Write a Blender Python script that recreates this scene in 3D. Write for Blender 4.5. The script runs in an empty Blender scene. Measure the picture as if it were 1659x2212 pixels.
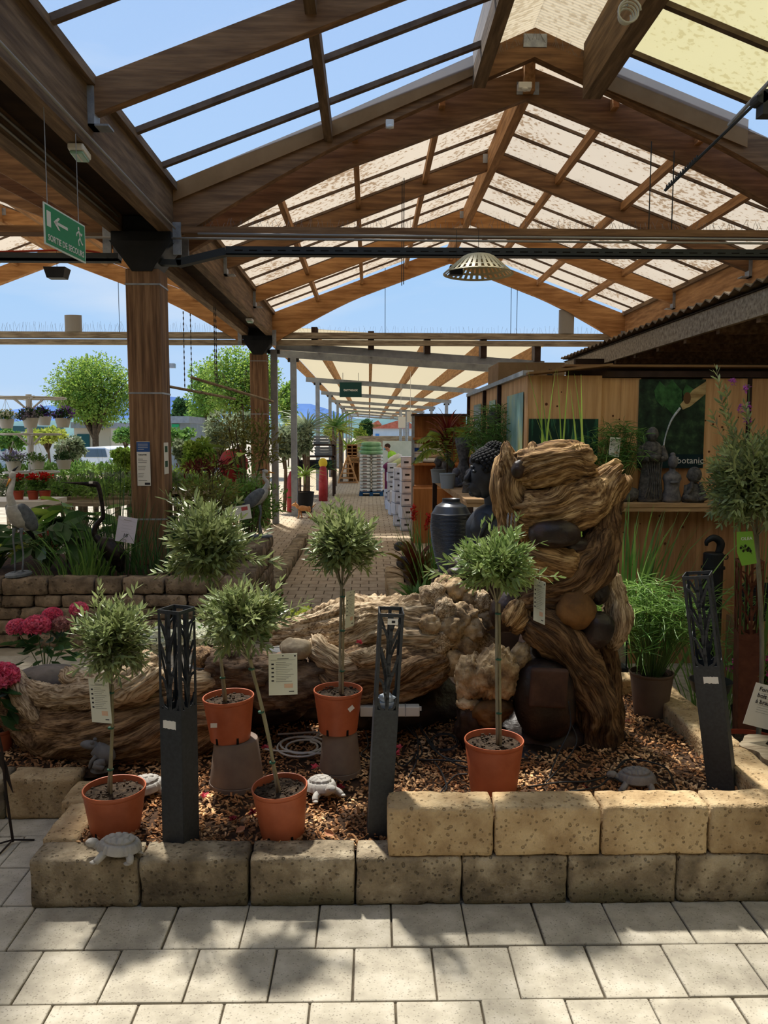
import bpy, math, random
import numpy as np
from mathutils import Vector, Matrix
random.seed(7); RNG = np.random.default_rng(7)
PI = math.pi
SC = bpy.context.scene
COL = SC.collection
# ---------------------------------------------------------------- camera
FPX, CP, CY, CR = 1740.0, math.radians(5.5), math.radians(1.08), math.radians(.1)
CAM = np.array([0, 0, 2.1])
cf = np.array([math.sin(CY)*math.cos(CP), math.cos(CY)*math.cos(CP), -math.sin(CP)])
cr = np.array([math.cos(CY), -math.sin(CY), 0.]); cu = np.cross(cr, cf)
cr, cu = cr*math.cos(CR)+cu*math.sin(CR), -cr*math.sin(CR)+cu*math.cos(CR)
cam = bpy.data.cameras.new('camera'); camo = bpy.data.objects.new('camera', cam); COL.objects.link(camo)
camo.matrix_world = Matrix(((cr[0], cu[0], -cf[0], 0), (cr[1], cu[1], -cf[1], 0), (cr[2], cu[2], -cf[2], 2.1), (0, 0, 0, 1)))
cam.sensor_fit = 'HORIZONTAL'; cam.sensor_width = 36; cam.lens = 36*FPX/1659; cam.clip_end = 3000; cam.clip_start = .05
SC.camera = camo
SC.view_settings.view_transform = 'Standard'; SC.view_settings.look = 'None'
SC.view_settings.gamma = 1; SC.view_settings.use_curve_mapping = False
SC.view_settings.exposure = 0.0
SC.cycles.max_bounces = 7; SC.cycles.transparent_max_bounces = 24; SC.cycles.caustics_reflective = False; SC.cycles.caustics_refractive = False
SC.cycles.diffuse_bounces = 4; SC.cycles.glossy_bounces = 3; SC.cycles.sample_clamp_indirect = 6
def lin(c):
    return tuple(((x/255)/12.92 if x/255 <= .04045 else ((x/255+.055)/1.055)**2.4) for x in c)+(1,)
# ---------------------------------------------------------------- sky
W = bpy.data.worlds.new('sky'); SC.world = W; W.use_nodes = True
nt = W.node_tree; nt.nodes.clear()
def N(t, ty, **k):
    n = t.nodes.new(ty)
    for a, b in k.items(): setattr(n, a, b)
    return n
tc = N(nt, 'ShaderNodeTexCoord'); sp = N(nt, 'ShaderNodeSeparateXYZ'); nt.links.new(tc.outputs['Generated'], sp.inputs[0])
rp = N(nt, 'ShaderNodeValToRGB'); nt.links.new(sp.outputs['Z'], rp.inputs[0])
el = rp.color_ramp.elements
el[0].position = 0; el[0].color = lin((196, 221, 246)); el[1].position = 1; el[1].color = lin((120, 165, 232))
for p, c in ((.06, (186, 217, 251)), (.2, (170, 210, 252)), (.45, (154, 194, 245))):
    e = el.new(p); e.color = lin(c)
mp = N(nt, 'ShaderNodeMapping'); mp.inputs['Scale'].default_value = (1.1, 2.2, 5.5); mp.inputs['Rotation'].default_value = (0, .25, 0); nt.links.new(tc.outputs['Generated'], mp.inputs[0])
nz = N(nt, 'ShaderNodeTexNoise'); nz.inputs['Scale'].default_value = 1.6; nz.inputs['Detail'].default_value = 6; nt.links.new(mp.outputs[0], nz.inputs['Vector'])
cl = N(nt, 'ShaderNodeValToRGB'); cl.color_ramp.elements[0].position = .52; cl.color_ramp.elements[1].position = .85; nt.links.new(nz.outputs['Fac'], cl.inputs[0])
mx = N(nt, 'ShaderNodeMixRGB'); mx.inputs[2].default_value = lin((226, 236, 250)); nt.links.new(cl.outputs[0], mx.inputs[0]); nt.links.new(rp.outputs[0], mx.inputs[1])
bg = N(nt, 'ShaderNodeBackground'); bg.inputs['Strength'].default_value = .98; nt.links.new(mx.outputs[0], bg.inputs[0])
ow = N(nt, 'ShaderNodeOutputWorld'); nt.links.new(bg.outputs[0], ow.inputs[0])
# ---------------------------------------------------------------- sun
sd = bpy.data.lights.new('sun', 'SUN'); sd.energy = 7.2; sd.angle = math.radians(3.0); sd.color = (1, .95, .86)
so = bpy.data.objects.new('sun', sd); COL.objects.link(so); so.location = (-3, 10, 25)
so.rotation_euler = Vector((.17, -.47, -1)).to_track_quat('-Z', 'Y').to_euler()
# ---------------------------------------------------------------- helpers
def ray(x, y): return cr*(x-829.5)/FPX+cu*(1106-y)/FPX+cf
def at(x, y, Y): v = ray(x, y); return CAM+v*(Y/v[1])
def atz(x, y, Z): v = ray(x, y); return CAM+v*((Z-2.1)/v[2])
def atx(x, y, X): v = ray(x, y); return CAM+v*(X/v[0])
def vh(i, j, k, s):
    n = (i*374761393+j*668265263+k*2147483647+s*974634777) & 0xffffffff
    n = ((n ^ (n >> 13))*1274126177) & 0xffffffff
    return ((n ^ (n >> 16)) & 0xffff)/65535.
def vn(P, s=0):
    P = np.asarray(P, float); I = np.floor(P).astype(np.int64); Fr = P-I; Fr = Fr*Fr*(3-2*Fr); r = 0
    for a in (0, 1):
        for b in (0, 1):
            for c in (0, 1):
                w = (Fr[..., 0] if a else 1-Fr[..., 0])*(Fr[..., 1] if b else 1-Fr[..., 1])*(Fr[..., 2] if c else 1-Fr[..., 2])
                r = r+w*vh(I[..., 0]+a, I[..., 1]+b, I[..., 2]+c, s)
    return r*2-1
def fbm(P, s=0, o=4):
    P = np.asarray(P, float); r = 0; a = .5
    for k in range(o): r = r+a*vn(P, s+k); P = P*2.03+7.1; a *= .5
    return r
def rotm(ax, an):
    return np.array(Matrix.Rotation(an, 3, Vector(ax)))
def unit(v):
    v = np.asarray(v, float); return v/(np.linalg.norm(v)+1e-12)
def spl(pts, n):
    """Catmull-Rom through rows of pts, n samples"""
    P = np.asarray(pts, float); m = len(P)
    if m == 2: t = np.linspace(0, 1, n)[:, None]; return P[0]*(1-t)+P[1]*t
    Q = np.vstack([2*P[0]-P[1], P, 2*P[-1]-P[-2]]); out = []
    for u in np.linspace(0, m-1-1e-9, n):
        i = int(u); t = u-i; a, b, c, d = Q[i:i+4]
        out.append(.5*((2*b)+(c-a)*t+(2*a-5*b+4*c-d)*t*t+(3*b-a-3*c+d)*t**3))
    return np.array(out)
class MB:
    def __init__(s): s.V = []; s.F = []; s.n = 0; s.G = []; s.M = []
    def add(s, V, F, G=None, mi=0):
        V = np.asarray(V, float); s.V.append(V); s.F += [tuple(int(i)+s.n for i in f) for f in F]; s.n += len(V)
        s.G.append(np.zeros((len(V), 3)) if G is None else G); s.M += [mi]*len(F); return s
    def box(s, c, d, R=None, mi=0, tw=1.):
        x, y, z = d[0]/2, d[1]/2, d[2]/2
        V = np.array([(-x, -y, -z), (x, -y, -z), (x, y, -z), (-x, y, -z), (-x*tw, -y*tw, z), (x*tw, -y*tw, z), (x*tw, y*tw, z), (-x*tw, y*tw, z)])
        if R is not None: V = V@np.asarray(R).T
        return s.add(V+np.asarray(c, float), [(3, 2, 1, 0), (4, 5, 6, 7), (0, 1, 5, 4), (1, 2, 6, 5), (2, 3, 7, 6), (3, 0, 4, 7)], mi=mi)
    def bb(s, a, b, mi=0):
        a = np.array(a, float); b = np.array(b, float); return s.box((a+b)/2, abs(b-a), mi=mi)
    def bar(s, a, b, w, h, up=(0, 0, 1), mi=0):
        a = np.array(a, float); b = np.array(b, float); y = unit(b-a); x = unit(np.cross(y, up)); z = np.cross(x, y)
        return s.box((a+b)/2, (w, np.linalg.norm(b-a), h), np.array([x, y, z]).T, mi=mi)
    def tube(s, pts, r, n=8, sm=0, cap=True, mi=0):
        P = np.asarray(pts, float); m = len(P)
        if sm: P = spl(P, sm); r = np.interp(np.linspace(0, 1, sm), np.linspace(0, 1, m if np.ndim(r) == 0 else len(r)), np.full(m, r) if np.ndim(r) == 0 else r); m = sm
        r = np.broadcast_to(r, (m,)); T = np.gradient(P, axis=0); T /= np.linalg.norm(T, axis=1)[:, None]+1e-12
        x = unit(np.cross(T[0], (0, 0, 1) if abs(T[0][2]) < .9 else (1, 0, 0))); V = []; a = np.arange(n)*2*PI/n
        for i in range(m):
            x = unit(x-T[i]*(x@T[i])); y = np.cross(T[i], x)
            V.append(P[i]+r[i]*(np.cos(a)[:, None]*x+np.sin(a)[:, None]*y))
        F = [(i*n+j, i*n+(j+1) % n, (i+1)*n+(j+1) % n, (i+1)*n+j) for i in range(m-1) for j in range(n)]
        if cap: F += [tuple(range(n-1, -1, -1)), tuple(range((m-1)*n, m*n))]
        return s.add(np.vstack(V), F, mi=mi)
    def lathe(s, prof, n=24, c=(0, 0, 0), R=None, mi=0, cap=True):
        a = np.arange(n)*2*PI/n; V = np.vstack([np.stack([r*np.cos(a), r*np.sin(a), np.full(n, z)], 1) for r, z in prof])
        if R is not None: V = V@np.asarray(R).T
        m = len(prof); F = [(i*n+j, i*n+(j+1) % n, (i+1)*n+(j+1) % n, (i+1)*n+j) for i in range(m-1) for j in range(n)]
        if cap: F += [tuple(range(n-1, -1, -1)), tuple(range((m-1)*n, m*n))]
        return s.add(V+np.asarray(c, float), F, mi=mi)
    def blob(s, c, r, seed=0, amp=.15, fr=1.5, n=24, R=None, ridge=0, mi=0, sq=1.):
        th = np.linspace(0, PI, n//2+1)[1:-1]; a = np.arange(n)*2*PI/n
        D = np.vstack([[[0, 0, 1]]]+[np.stack([np.sin(t)*np.cos(a), np.sin(t)*np.sin(a), np.full(n, np.cos(t))], 1) for t in th]+[[[0, 0, -1]]])
        if sq != 1: D = np.sign(D)*np.abs(D)**sq
        k = 1+amp*2*fbm(D*fr+seed*3.3, seed, 4)+(ridge*(1-2*abs(vn(D*fr*4+9, seed+5))) if ridge else 0)
        V = D*k[:, None]*np.asarray(r, float); m = len(th)
        if R is not None: V = V@np.asarray(R).T
        F = [(0, 1+j, 1+(j+1) % n) for j in range(n)]
        F += [(1+i*n+j, 1+(i+1)*n+j, 1+(i+1)*n+(j+1) % n, 1+i*n+(j+1) % n) for i in range(m-1) for j in range(n)]
        e = 1+m*n; F += [(e, 1+(m-1)*n+(j+1) % n, 1+(m-1)*n+j) for j in range(n)]
        return s.add(V+np.asarray(c, float), F, D*np.asarray(r), mi=mi)
    def log(s, pts, rad, seed=0, nl=60, na=56, g=.10, lo=.18, rag=.05, flat=1., mi=0):
        """weathered wood limb: radius per point, grooves running along its length"""
        P = spl(pts, nl); m = len(rad); t = np.linspace(0, 1, nl)
        r = spl(np.array(rad, float)[:, None], nl)[:, 0]; T = np.gradient(P, axis=0); T /= np.linalg.norm(T, axis=1)[:, None]
        L = np.concatenate([[0], np.cumsum(np.linalg.norm(np.diff(P, axis=0), axis=1))])
        x = unit(np.cross(T[0], (0, 1, 0) if abs(T[0][1]) < .9 else (1, 0, 0))); a = np.arange(na)*2*PI/na; V = []; G = []
        for i in range(nl):
            x = unit(x-T[i]*(x@T[i])); y = np.cross(T[i], x)
            q = np.stack([np.cos(a), np.sin(a), np.full(na, L[i]*2.2/max(rad)*.35)], 1)
            w = a+.35*vn(q*1.3+seed, seed+3)+L[i]*.8
            gq = np.stack([np.cos(w)*5, np.sin(w)*5, np.full(na, L[i]*3.)], 1); g2 = np.stack([np.cos(w)*13, np.sin(w)*13, np.full(na, L[i]*7)], 1)
            k = 1+lo*2*fbm(q*1.2+seed*1.7, seed, 3)+g*(1-2.2*np.abs(vn(gq, seed+1)))+g*.5*(1-2*np.abs(vn(g2, seed+2)))+(g*.3*(1-2*np.abs(vn(g2*2.1, seed+6))) if na > 60 else 0)
            e = min(i, nl-1-i); k = k*(1-.5*(.5**(e*1.1)))
            off = rag*(vn(gq*1.3, seed+9))*(1 if e < 3 else 0)*max(rad)*3
            V.append(P[i]+r[i]*k[:, None]*(np.cos(a)[:, None]*x+flat*np.sin(a)[:, None]*y)+T[i]*off[:, None])
            G.append(np.stack([np.cos(w)*r[i]*1., np.sin(w)*r[i]*1., np.full(na, L[i]*.12)], 1))
        V = np.vstack(V); G = np.vstack(G)
        F = [(i*na+j, i*na+(j+1) % na, (i+1)*na+(j+1) % na, (i+1)*na+j) for i in range(nl-1) for j in range(na)]
        c0, c1 = len(V), len(V)+1
        V = np.vstack([V, P[0]+T[0]*r[0]*.25, P[-1]-T[-1]*r[-1]*.25]); G = np.vstack([G, [[0, 0, 0]], [[0, 0, 1]]])
        F += [(c0, (j+1) % na, j) for j in range(na)]+[(c1, (nl-1)*na+j, (nl-1)*na+(j+1) % na) for j in range(na)]
        return s.add(V, F, G, mi=mi)
    def leaves(s, P, D, L, Wd, fold=.25, droop=.25, up=None, mi=0):
        """leaf at each P pointing along D"""
        P = np.asarray(P, float); n = len(P)
        if n == 0: return s
        D = np.asarray(D, float); D = D/(np.linalg.norm(D, axis=1)[:, None]+1e-9)
        U = RNG.normal(size=(n, 3))*.5+np.array([0, 0, 1.]) if up is None else np.broadcast_to(np.asarray(up, float), (n, 3))
        S = np.cross(D, U); S /= np.linalg.norm(S, axis=1)[:, None]+1e-9; U = np.cross(S, D)
        L = np.broadcast_to(L, (n,))[:, None]; Wd = np.broadcast_to(Wd, (n,))[:, None]
        tp = [(0, 0, 0), (.33, .44, 0), (.33, 0, -fold), (.33, -.44, 0), (.7, .4, 0), (.7, 0, -fold*.8), (.7, -.4, 0), (1, 0, 0)]
        V = np.stack([P+D*L*a+S*Wd*b+U*(Wd*c-L*droop*a*a) for a, b, c in tp], 1).reshape(-1, 3)
        base = [(0, 2, 1), (0, 3, 2), (1, 2, 5, 4), (2, 3, 6, 5), (4, 5, 7), (5, 6, 7)]
        F = [tuple(i*8+k for k in f) for i in range(n) for f in base]
        return s.add(V, F, mi=mi)
    def blades(s, P, D, L, w, bend=.5, k=6, mi=0):
        """long strap leaves that arch over: root P, start direction D"""
        P = np.asarray(P, float); D = np.asarray(D, float); n = len(P)
        L = np.broadcast_to(L, (n,)); w = np.broadcast_to(w, (n,)); bend = np.broadcast_to(bend, (n,))
        for i in range(n):
            d = unit(D[i]); h = unit(np.array([d[0], d[1], 0])+RNG.normal(size=3)*[.05, .05, 0]); sd_ = unit(np.cross(h, (0, 0, 1))+RNG.normal(size=3)*.55)
            p = P[i].copy(); V = []; st = L[i]/k
            for j in range(k+1):
                ww = w[i]*(1-(j/k)**2.2)*.5+.0005
                V += [p-sd_*ww, p+sd_*ww]; p = p+d*st; d = unit(d+(h*.6-np.array([0, 0, 1]))*bend[i]*(j+1)/k/k*2)
            s.add(V, [(2*j, 2*j+1, 2*j+3, 2*j+2) for j in range(k)], mi=mi)
        return s
    def build(s, name, m, parent=None, smooth=False, bevel=0, world=False, seg=2, origin=None, auto=0, solid=0, sub=0):
        if not s.V: return None
        V = np.vstack(s.V); loc = np.zeros(3)
        if parent is None:
            lo, hi = V.min(0), V.max(0); loc = np.array([(lo[0]+hi[0])/2, (lo[1]+hi[1])/2, lo[2]]) if origin is None else np.array(origin, float)
            V = V-loc
        elif world: V = V-np.array(parent.location)
        me = bpy.data.meshes.new(name); me.from_pydata(V.tolist(), [], s.F)
        for q in (m if isinstance(m, (list, tuple)) else [m]): me.materials.append(q)
        if isinstance(m, (list, tuple)): me.polygons.foreach_set('material_index', s.M)
        G = np.vstack(s.G)
        if np.abs(G).max() > 0:
            at_ = me.attributes.new('grain', 'FLOAT_VECTOR', 'POINT'); at_.data.foreach_set('vector', G.astype(np.float32).ravel())
        if smooth: me.polygons.foreach_set('use_smooth', [True]*len(me.polygons))
        me.update(); o = bpy.data.objects.new(name, me); COL.objects.link(o); o.location = loc
        if parent is not None: o.parent = parent
        if bevel:
            b = o.modifiers.new('bevel', 'BEVEL'); b.width = bevel; b.segments = seg; b.limit_method = 'ANGLE'
        if solid:
            b = o.modifiers.new('solid', 'SOLIDIFY'); b.thickness = solid; b.offset = 0
        if sub:
            b = o.modifiers.new('sub', 'SUBSURF'); b.levels = sub; b.render_levels = sub
        if auto:
            me.polygons.foreach_set('use_smooth', [True]*len(me.polygons))
            try: me.set_sharp_from_angle(angle=auto)
            except Exception: pass
        return o
def tag(o, label=None, cat=None, group=None, kind=None):
    if label: o['label'] = label
    if cat: o['category'] = cat
    if group: o['group'] = group
    if kind: o['kind'] = kind
    return o
def thing(name, label, cat, loc, rz=0, group=None, kind=None):
    o = bpy.data.objects.new(name, None); COL.objects.link(o); o.empty_display_size = .1
    o.location = tuple(float(v) for v in loc); o.rotation_euler = (0, 0, rz)
    return tag(o, label, cat, group, kind)
def dup(o, label=None, loc=None, rz=None, scale=None, group=None, parent=None):
    c = o.copy(); COL.objects.link(c); c.parent = parent
    if loc is not None: c.location = tuple(float(v) for v in loc)
    if rz is not None: c.rotation_euler = (c.rotation_euler[0], c.rotation_euler[1], rz)
    if scale is not None: c.scale = (scale,)*3 if np.ndim(scale) == 0 else scale
    if label: c['label'] = label
    if group: c['group'] = group
    for ch in list(o.children): dup(ch, parent=c)
    return c
# ---------------------------------------------------------------- materials
MATS = {}
def mat(name, c1, c2=None, sc=6., rough=.8, metal=0., bump=0., bsc=None, st=(1, 1, 1), coord='Object', isl=0., trans=0., spec=.3, c3=None, det=5, pos=(.35, .65), alpha=1., lo=None):
    m = bpy.data.materials.new(name); m.use_nodes = True; t = m.node_tree; b = t.nodes['Principled BSDF']; out = t.nodes['Material Output']
    b.inputs['Roughness'].default_value = rough; b.inputs['Metallic'].default_value = metal
    b.inputs['Specular IOR Level'].default_value = spec
    if coord == 'grain': src = N(t, 'ShaderNodeAttribute', attribute_name='grain').outputs['Vector']
    else: src = N(t, 'ShaderNodeTexCoord').outputs[coord]
    mpn = N(t, 'ShaderNodeMapping'); mpn.inputs['Scale'].default_value = st; t.links.new(src, mpn.inputs[0])
    col = None
    if c2:
        n = N(t, 'ShaderNodeTexNoise'); n.inputs['Scale'].default_value = sc; n.inputs['Detail'].default_value = det; n.inputs['Roughness'].default_value = .6; t.links.new(mpn.outputs[0], n.inputs['Vector'])
        r = N(t, 'ShaderNodeValToRGB'); t.links.new(n.outputs['Fac'], r.inputs[0]); e = r.color_ramp.elements
        e[0].position = pos[0]; e[1].position = pos[1]; e[0].color = lin(c1); e[1].color = lin(c2)
        if c3: k = e.new((pos[0]+pos[1])/2); k.color = lin(c3)
        col = r.outputs[0]
    if isl:
        g = N(t, 'ShaderNodeNewGeometry'); h = N(t, 'ShaderNodeHueSaturation')
        mr = N(t, 'ShaderNodeMapRange'); mr.inputs['To Min'].default_value = 1-isl; mr.inputs['To Max'].default_value = 1+isl
        t.links.new(g.outputs['Random Per Island'], mr.inputs['Value']); t.links.new(mr.outputs[0], h.inputs['Value'])
        if col: t.links.new(col, h.inputs['Color'])
        else: h.inputs['Color'].default_value = lin(c1)
        col = h.outputs[0]
    if col: t.links.new(col, b.inputs['Base Color'])
    else: b.inputs['Base Color'].default_value = lin(c1)
    if bump:
        n = N(t, 'ShaderNodeTexNoise'); n.inputs['Scale'].default_value = bsc or sc; n.inputs['Detail'].default_value = 6; t.links.new(mpn.outputs[0], n.inputs['Vector'])
        k = N(t, 'ShaderNodeBump'); k.inputs['Strength'].default_value = 1; k.inputs['Distance'].default_value = bump; t.links.new(n.outputs['Fac'], k.inputs['Height']); t.links.new(k.outputs[0], b.inputs['Normal'])
    if alpha < 1: b.inputs['Alpha'].default_value = alpha
    if trans:
        tr = N(t, 'ShaderNodeBsdfTranslucent'); ms = N(t, 'ShaderNodeMixShader'); ms.inputs[0].default_value = trans
        if col: t.links.new(col, tr.inputs[0])
        else: tr.inputs[0].default_value = lin(c1)
        t.links.new(b.outputs[0], ms.inputs[1]); t.links.new(tr.outputs[0], ms.inputs[2]); t.links.new(ms.outputs[0], out.inputs[0])
    MATS[name] = m; return m
def stone(name, c1, c2, c3, pit, pits=30, bump=.006, moss=None):
    m = mat(name, c1, c2, sc=7, rough=.95, c3=c3, det=10, pos=(.34, .66), spec=.1); t = m.node_tree; b = t.nodes['Principled BSDF']
    tcn = N(t, 'ShaderNodeTexCoord').outputs['Object']
    oi = N(t, 'ShaderNodeObjectInfo'); ad = N(t, 'ShaderNodeVectorMath', operation='MULTIPLY_ADD'); ad.inputs[1].default_value = (37, 53, 91); t.links.new(oi.outputs['Random'], ad.inputs[0]); t.links.new(tcn, ad.inputs[2])
    for n in t.nodes:
        if n.type == 'MAPPING': t.links.new(ad.outputs[0], n.inputs[0])
    n1 = N(t, 'ShaderNodeTexNoise'); n1.inputs['Scale'].default_value = pits; n1.inputs['Detail'].default_value = 3; t.links.new(ad.outputs[0], n1.inputs['Vector'])
    v1 = N(t, 'ShaderNodeTexVoronoi'); v1.inputs['Scale'].default_value = pits*1.3; t.links.new(ad.outputs[0], v1.inputs['Vector'])
    mu = N(t, 'ShaderNodeMath', operation='ADD'); t.links.new(n1.outputs['Fac'], mu.inputs[0]); t.links.new(v1.outputs['Distance'], mu.inputs[1])
    rr = N(t, 'ShaderNodeValToRGB'); rr.color_ramp.elements[0].position = .57; rr.color_ramp.elements[0].color = (1, 1, 1, 1); rr.color_ramp.elements[1].position = .76; rr.color_ramp.elements[1].color = (0, 0, 0, 1); t.links.new(mu.outputs[0], rr.inputs[0])
    src = b.inputs['Base Color'].links[0].from_socket
    br = N(t, 'ShaderNodeHueSaturation'); vr = N(t, 'ShaderNodeMapRange'); vr.inputs['To Min'].default_value = .82; vr.inputs['To Max'].default_value = 1.15; t.links.new(oi.outputs['Random'], vr.inputs['Value']); t.links.new(vr.outputs[0], br.inputs['Value']); t.links.new(src, br.inputs['Color']); src = br.outputs[0]
    if moss:
        n2 = N(t, 'ShaderNodeTexNoise'); n2.inputs['Scale'].default_value = 3.5; n2.inputs['Detail'].default_value = 8; t.links.new(ad.outputs[0], n2.inputs['Vector'])
        sx = N(t, 'ShaderNodeSeparateXYZ'); t.links.new(tcn, sx.inputs[0])
        ml = N(t, 'ShaderNodeMath', operation='MULTIPLY_ADD'); ml.inputs[1].default_value = -1.5; t.links.new(sx.outputs['Z'], ml.inputs[0]); t.links.new(n2.outputs['Fac'], ml.inputs[2])
        r2 = N(t, 'ShaderNodeValToRGB'); r2.color_ramp.elements[0].position = .36; r2.color_ramp.elements[0].color = (0, 0, 0, 1); r2.color_ramp.elements[1].position = .56; r2.color_ramp.elements[1].color = (.75, .75, .75, 1); t.links.new(ml.outputs[0], r2.inputs[0])
        m2 = N(t, 'ShaderNodeMixRGB'); m2.inputs[2].default_value = lin(moss); t.links.new(r2.outputs[0], m2.inputs[0]); t.links.new(src, m2.inputs[1]); src = m2.outputs[0]
    m3 = N(t, 'ShaderNodeMixRGB'); m3.inputs[2].default_value = lin(pit); ms = N(t, 'ShaderNodeMath', operation='MULTIPLY'); ms.inputs[1].default_value = .42; t.links.new(rr.outputs[0], ms.inputs[0]); t.links.new(ms.outputs[0], m3.inputs[0]); t.links.new(src, m3.inputs[1]); t.links.new(m3.outputs[0], b.inputs['Base Color'])
    n4 = N(t, 'ShaderNodeTexNoise'); n4.inputs['Scale'].default_value = 60; n4.inputs['Detail'].default_value = 5; t.links.new(ad.outputs[0], n4.inputs['Vector'])
    sb = N(t, 'ShaderNodeMath', operation='SUBTRACT'); t.links.new(n4.outputs['Fac'], sb.inputs[0]); t.links.new(rr.outputs[0], sb.inputs[1])
    bu = N(t, 'ShaderNodeBump'); bu.inputs['Distance'].default_value = bump; bu.inputs['Strength'].default_value = .9; t.links.new(sb.outputs[0], bu.inputs['Height']); t.links.new(bu.outputs[0], b.inputs['Normal'])
    return m
def sheet(name, c, clear=0., tl=.75, spots=None, ribs=0, rough=.3):
    m = bpy.data.materials.new(name); m.use_nodes = True; t = m.node_tree; t.nodes.clear()
    out = N(t, 'ShaderNodeOutputMaterial'); tr = N(t, 'ShaderNodeBsdfTranslucent'); df = N(t, 'ShaderNodeBsdfDiffuse'); tp = N(t, 'ShaderNodeBsdfTransparent'); gl = N(t, 'ShaderNodeBsdfGlossy'); gl.inputs['Roughness'].default_value = .25
    tcn = N(t, 'ShaderNodeTexCoord'); cs = None
    if spots:
        n = N(t, 'ShaderNodeTexNoise'); n.inputs['Scale'].default_value = 17; n.inputs['Detail'].default_value = 2; t.links.new(tcn.outputs['Object'], n.inputs['Vector'])
        n2 = N(t, 'ShaderNodeTexNoise'); n2.inputs['Scale'].default_value = .9; n2.inputs['Detail'].default_value = 4; t.links.new(tcn.outputs['Object'], n2.inputs['Vector'])
        a = N(t, 'ShaderNodeMath', operation='MULTIPLY_ADD'); a.inputs[1].default_value = .75; t.links.new(n2.outputs['Fac'], a.inputs[0]); t.links.new(n.outputs['Fac'], a.inputs[2])
        r = N(t, 'ShaderNodeValToRGB'); r.color_ramp.elements[0].position = .98; r.color_ramp.elements[0].color = lin(c); r.color_ramp.elements[1].position = 1.08; r.color_ramp.elements[1].color = lin(spots); t.links.new(a.outputs[0], r.inputs[0]); cs = r.outputs[0]
        for s_ in (tr, df): t.links.new(cs, s_.inputs[0])
    else:
        for s_ in (tr, df): s_.inputs[0].default_value = lin(c)
    m1 = N(t, 'ShaderNodeMixShader'); m1.inputs[0].default_value = tl; t.links.new(df.outputs[0], m1.inputs[1]); t.links.new(tr.outputs[0], m1.inputs[2])
    m2 = N(t, 'ShaderNodeMixShader'); m2.inputs[0].default_value = clear; t.links.new(m1.outputs[0], m2.inputs[1]); t.links.new(tp.outputs[0], m2.inputs[2]); last = m2
    if ribs:
        wv = N(t, 'ShaderNodeTexWave'); wv.bands_direction = 'Y'; wv.inputs['Scale'].default_value = ribs; t.links.new(tcn.outputs['Object'], wv.inputs['Vector'])
        bu = N(t, 'ShaderNodeBump'); bu.inputs['Distance'].default_value = .01; t.links.new(wv.outputs['Fac'], bu.inputs['Height'])
        for s_ in (tr, df): t.links.new(bu.outputs[0], s_.inputs['Normal'])
    t.links.new(last.outputs[0], out.inputs[0]); MATS[name] = m; return m
wood_old = mat('aged_wood', (92, 72, 52), (138, 112, 84), sc=3, rough=.85, bump=.004, st=(6, .5, 6), bsc=8, c3=(114, 92, 68))
wood_x = mat('aged_wood_across', (104, 76, 52), (148, 112, 78), sc=3, rough=.85, bump=.003, st=(.5, 6, 6), bsc=8, c3=(126, 94, 64))
wood_lt = mat('honey_wood', (150, 104, 60), (196, 146, 92), sc=3, rough=.8, st=(.6, 6, 6), bump=.002, bsc=8)
wood_ly = mat('honey_wood_along', (140, 100, 62), (188, 142, 94), sc=3, rough=.8, st=(6, .6, 6), bump=.002, bsc=8)
wood_post = mat('post_wood', (94, 70, 50), (158, 124, 92), sc=3.5, rough=.8, st=(7, 7, .35), bump=.003, bsc=8, c3=(126, 96, 70))
plank = mat('pine_plank', (196, 148, 98), (228, 184, 132), sc=2.2, rough=.7, st=(9, 9, .6), c3=(212, 166, 114))
grey_wood = mat('weathered_grey_wood', (120, 106, 88), (176, 162, 138), sc=4, rough=.9, st=(.7, 6, 6), bump=.002)
ply = mat('plywood', (134, 102, 68), (152, 118, 82), sc=2, rough=.9, spec=.05)
blackm = mat('black_steel', (24, 26, 28), (36, 38, 40), rough=.5)
steel = mat('galvanised', (136, 142, 148), (166, 170, 174), sc=12, rough=.45, metal=.3)
greyp = mat('grey_paint', (128, 134, 142), (150, 156, 162), sc=5, rough=.6)
white = mat('white_plastic', (226, 224, 216), rough=.5)
paper = mat('paper', (236, 234, 226), rough=.8)
ink = mat('ink', (46, 46, 50), rough=.8)
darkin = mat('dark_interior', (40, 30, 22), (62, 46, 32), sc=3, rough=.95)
# ================================================================ SETTING
XL, XR, XA = -2.19, 5.85, 1.84
ZE, ZA = 4.86, 6.36            # rafter top at eave and apex
def zr(x): return ZE+(ZA-ZE)*(1-abs(x-XA)/(XR-XA))
def struct(name, mb, m, **k): return tag(mb.build(name, m, **k), kind='structure')
# ground
tile = stone('paver', (152, 145, 131), (188, 181, 166), (171, 164, 148), (118, 110, 98), pits=70, bump=.0015)
joint = mat('joint_sand', (70, 62, 50), (96, 86, 70), sc=30, rough=1)
b = MB(); T = .3165
tx0, ty0 = atz(765, 2048, 0)[0], atz(765, 2046, 0)[1]
for j in range(-9, 16):
    y0 = ty0+(j)*.3165
    if y0 > 7.4: break
    for i in range(-14, 16):
        x0 = tx0+(i+(.5 if (j % 2) == 0 else 0))*T+.0
        c = (x0+T/2+RNG.normal()*.0012, y0+T/2+RNG.normal()*.0012, -.021+RNG.normal()*.0012)
        b.box(c, (T-.007, T-.007, .042), rotm((0, 0, 1), RNG.normal()*.004))
fl = struct('floor', b, tile, bevel=.006, seg=2)
b = MB(); b.bb((-16, -3, -.3), (14, 7.5, -.012)); struct('floor', b, joint)
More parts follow.
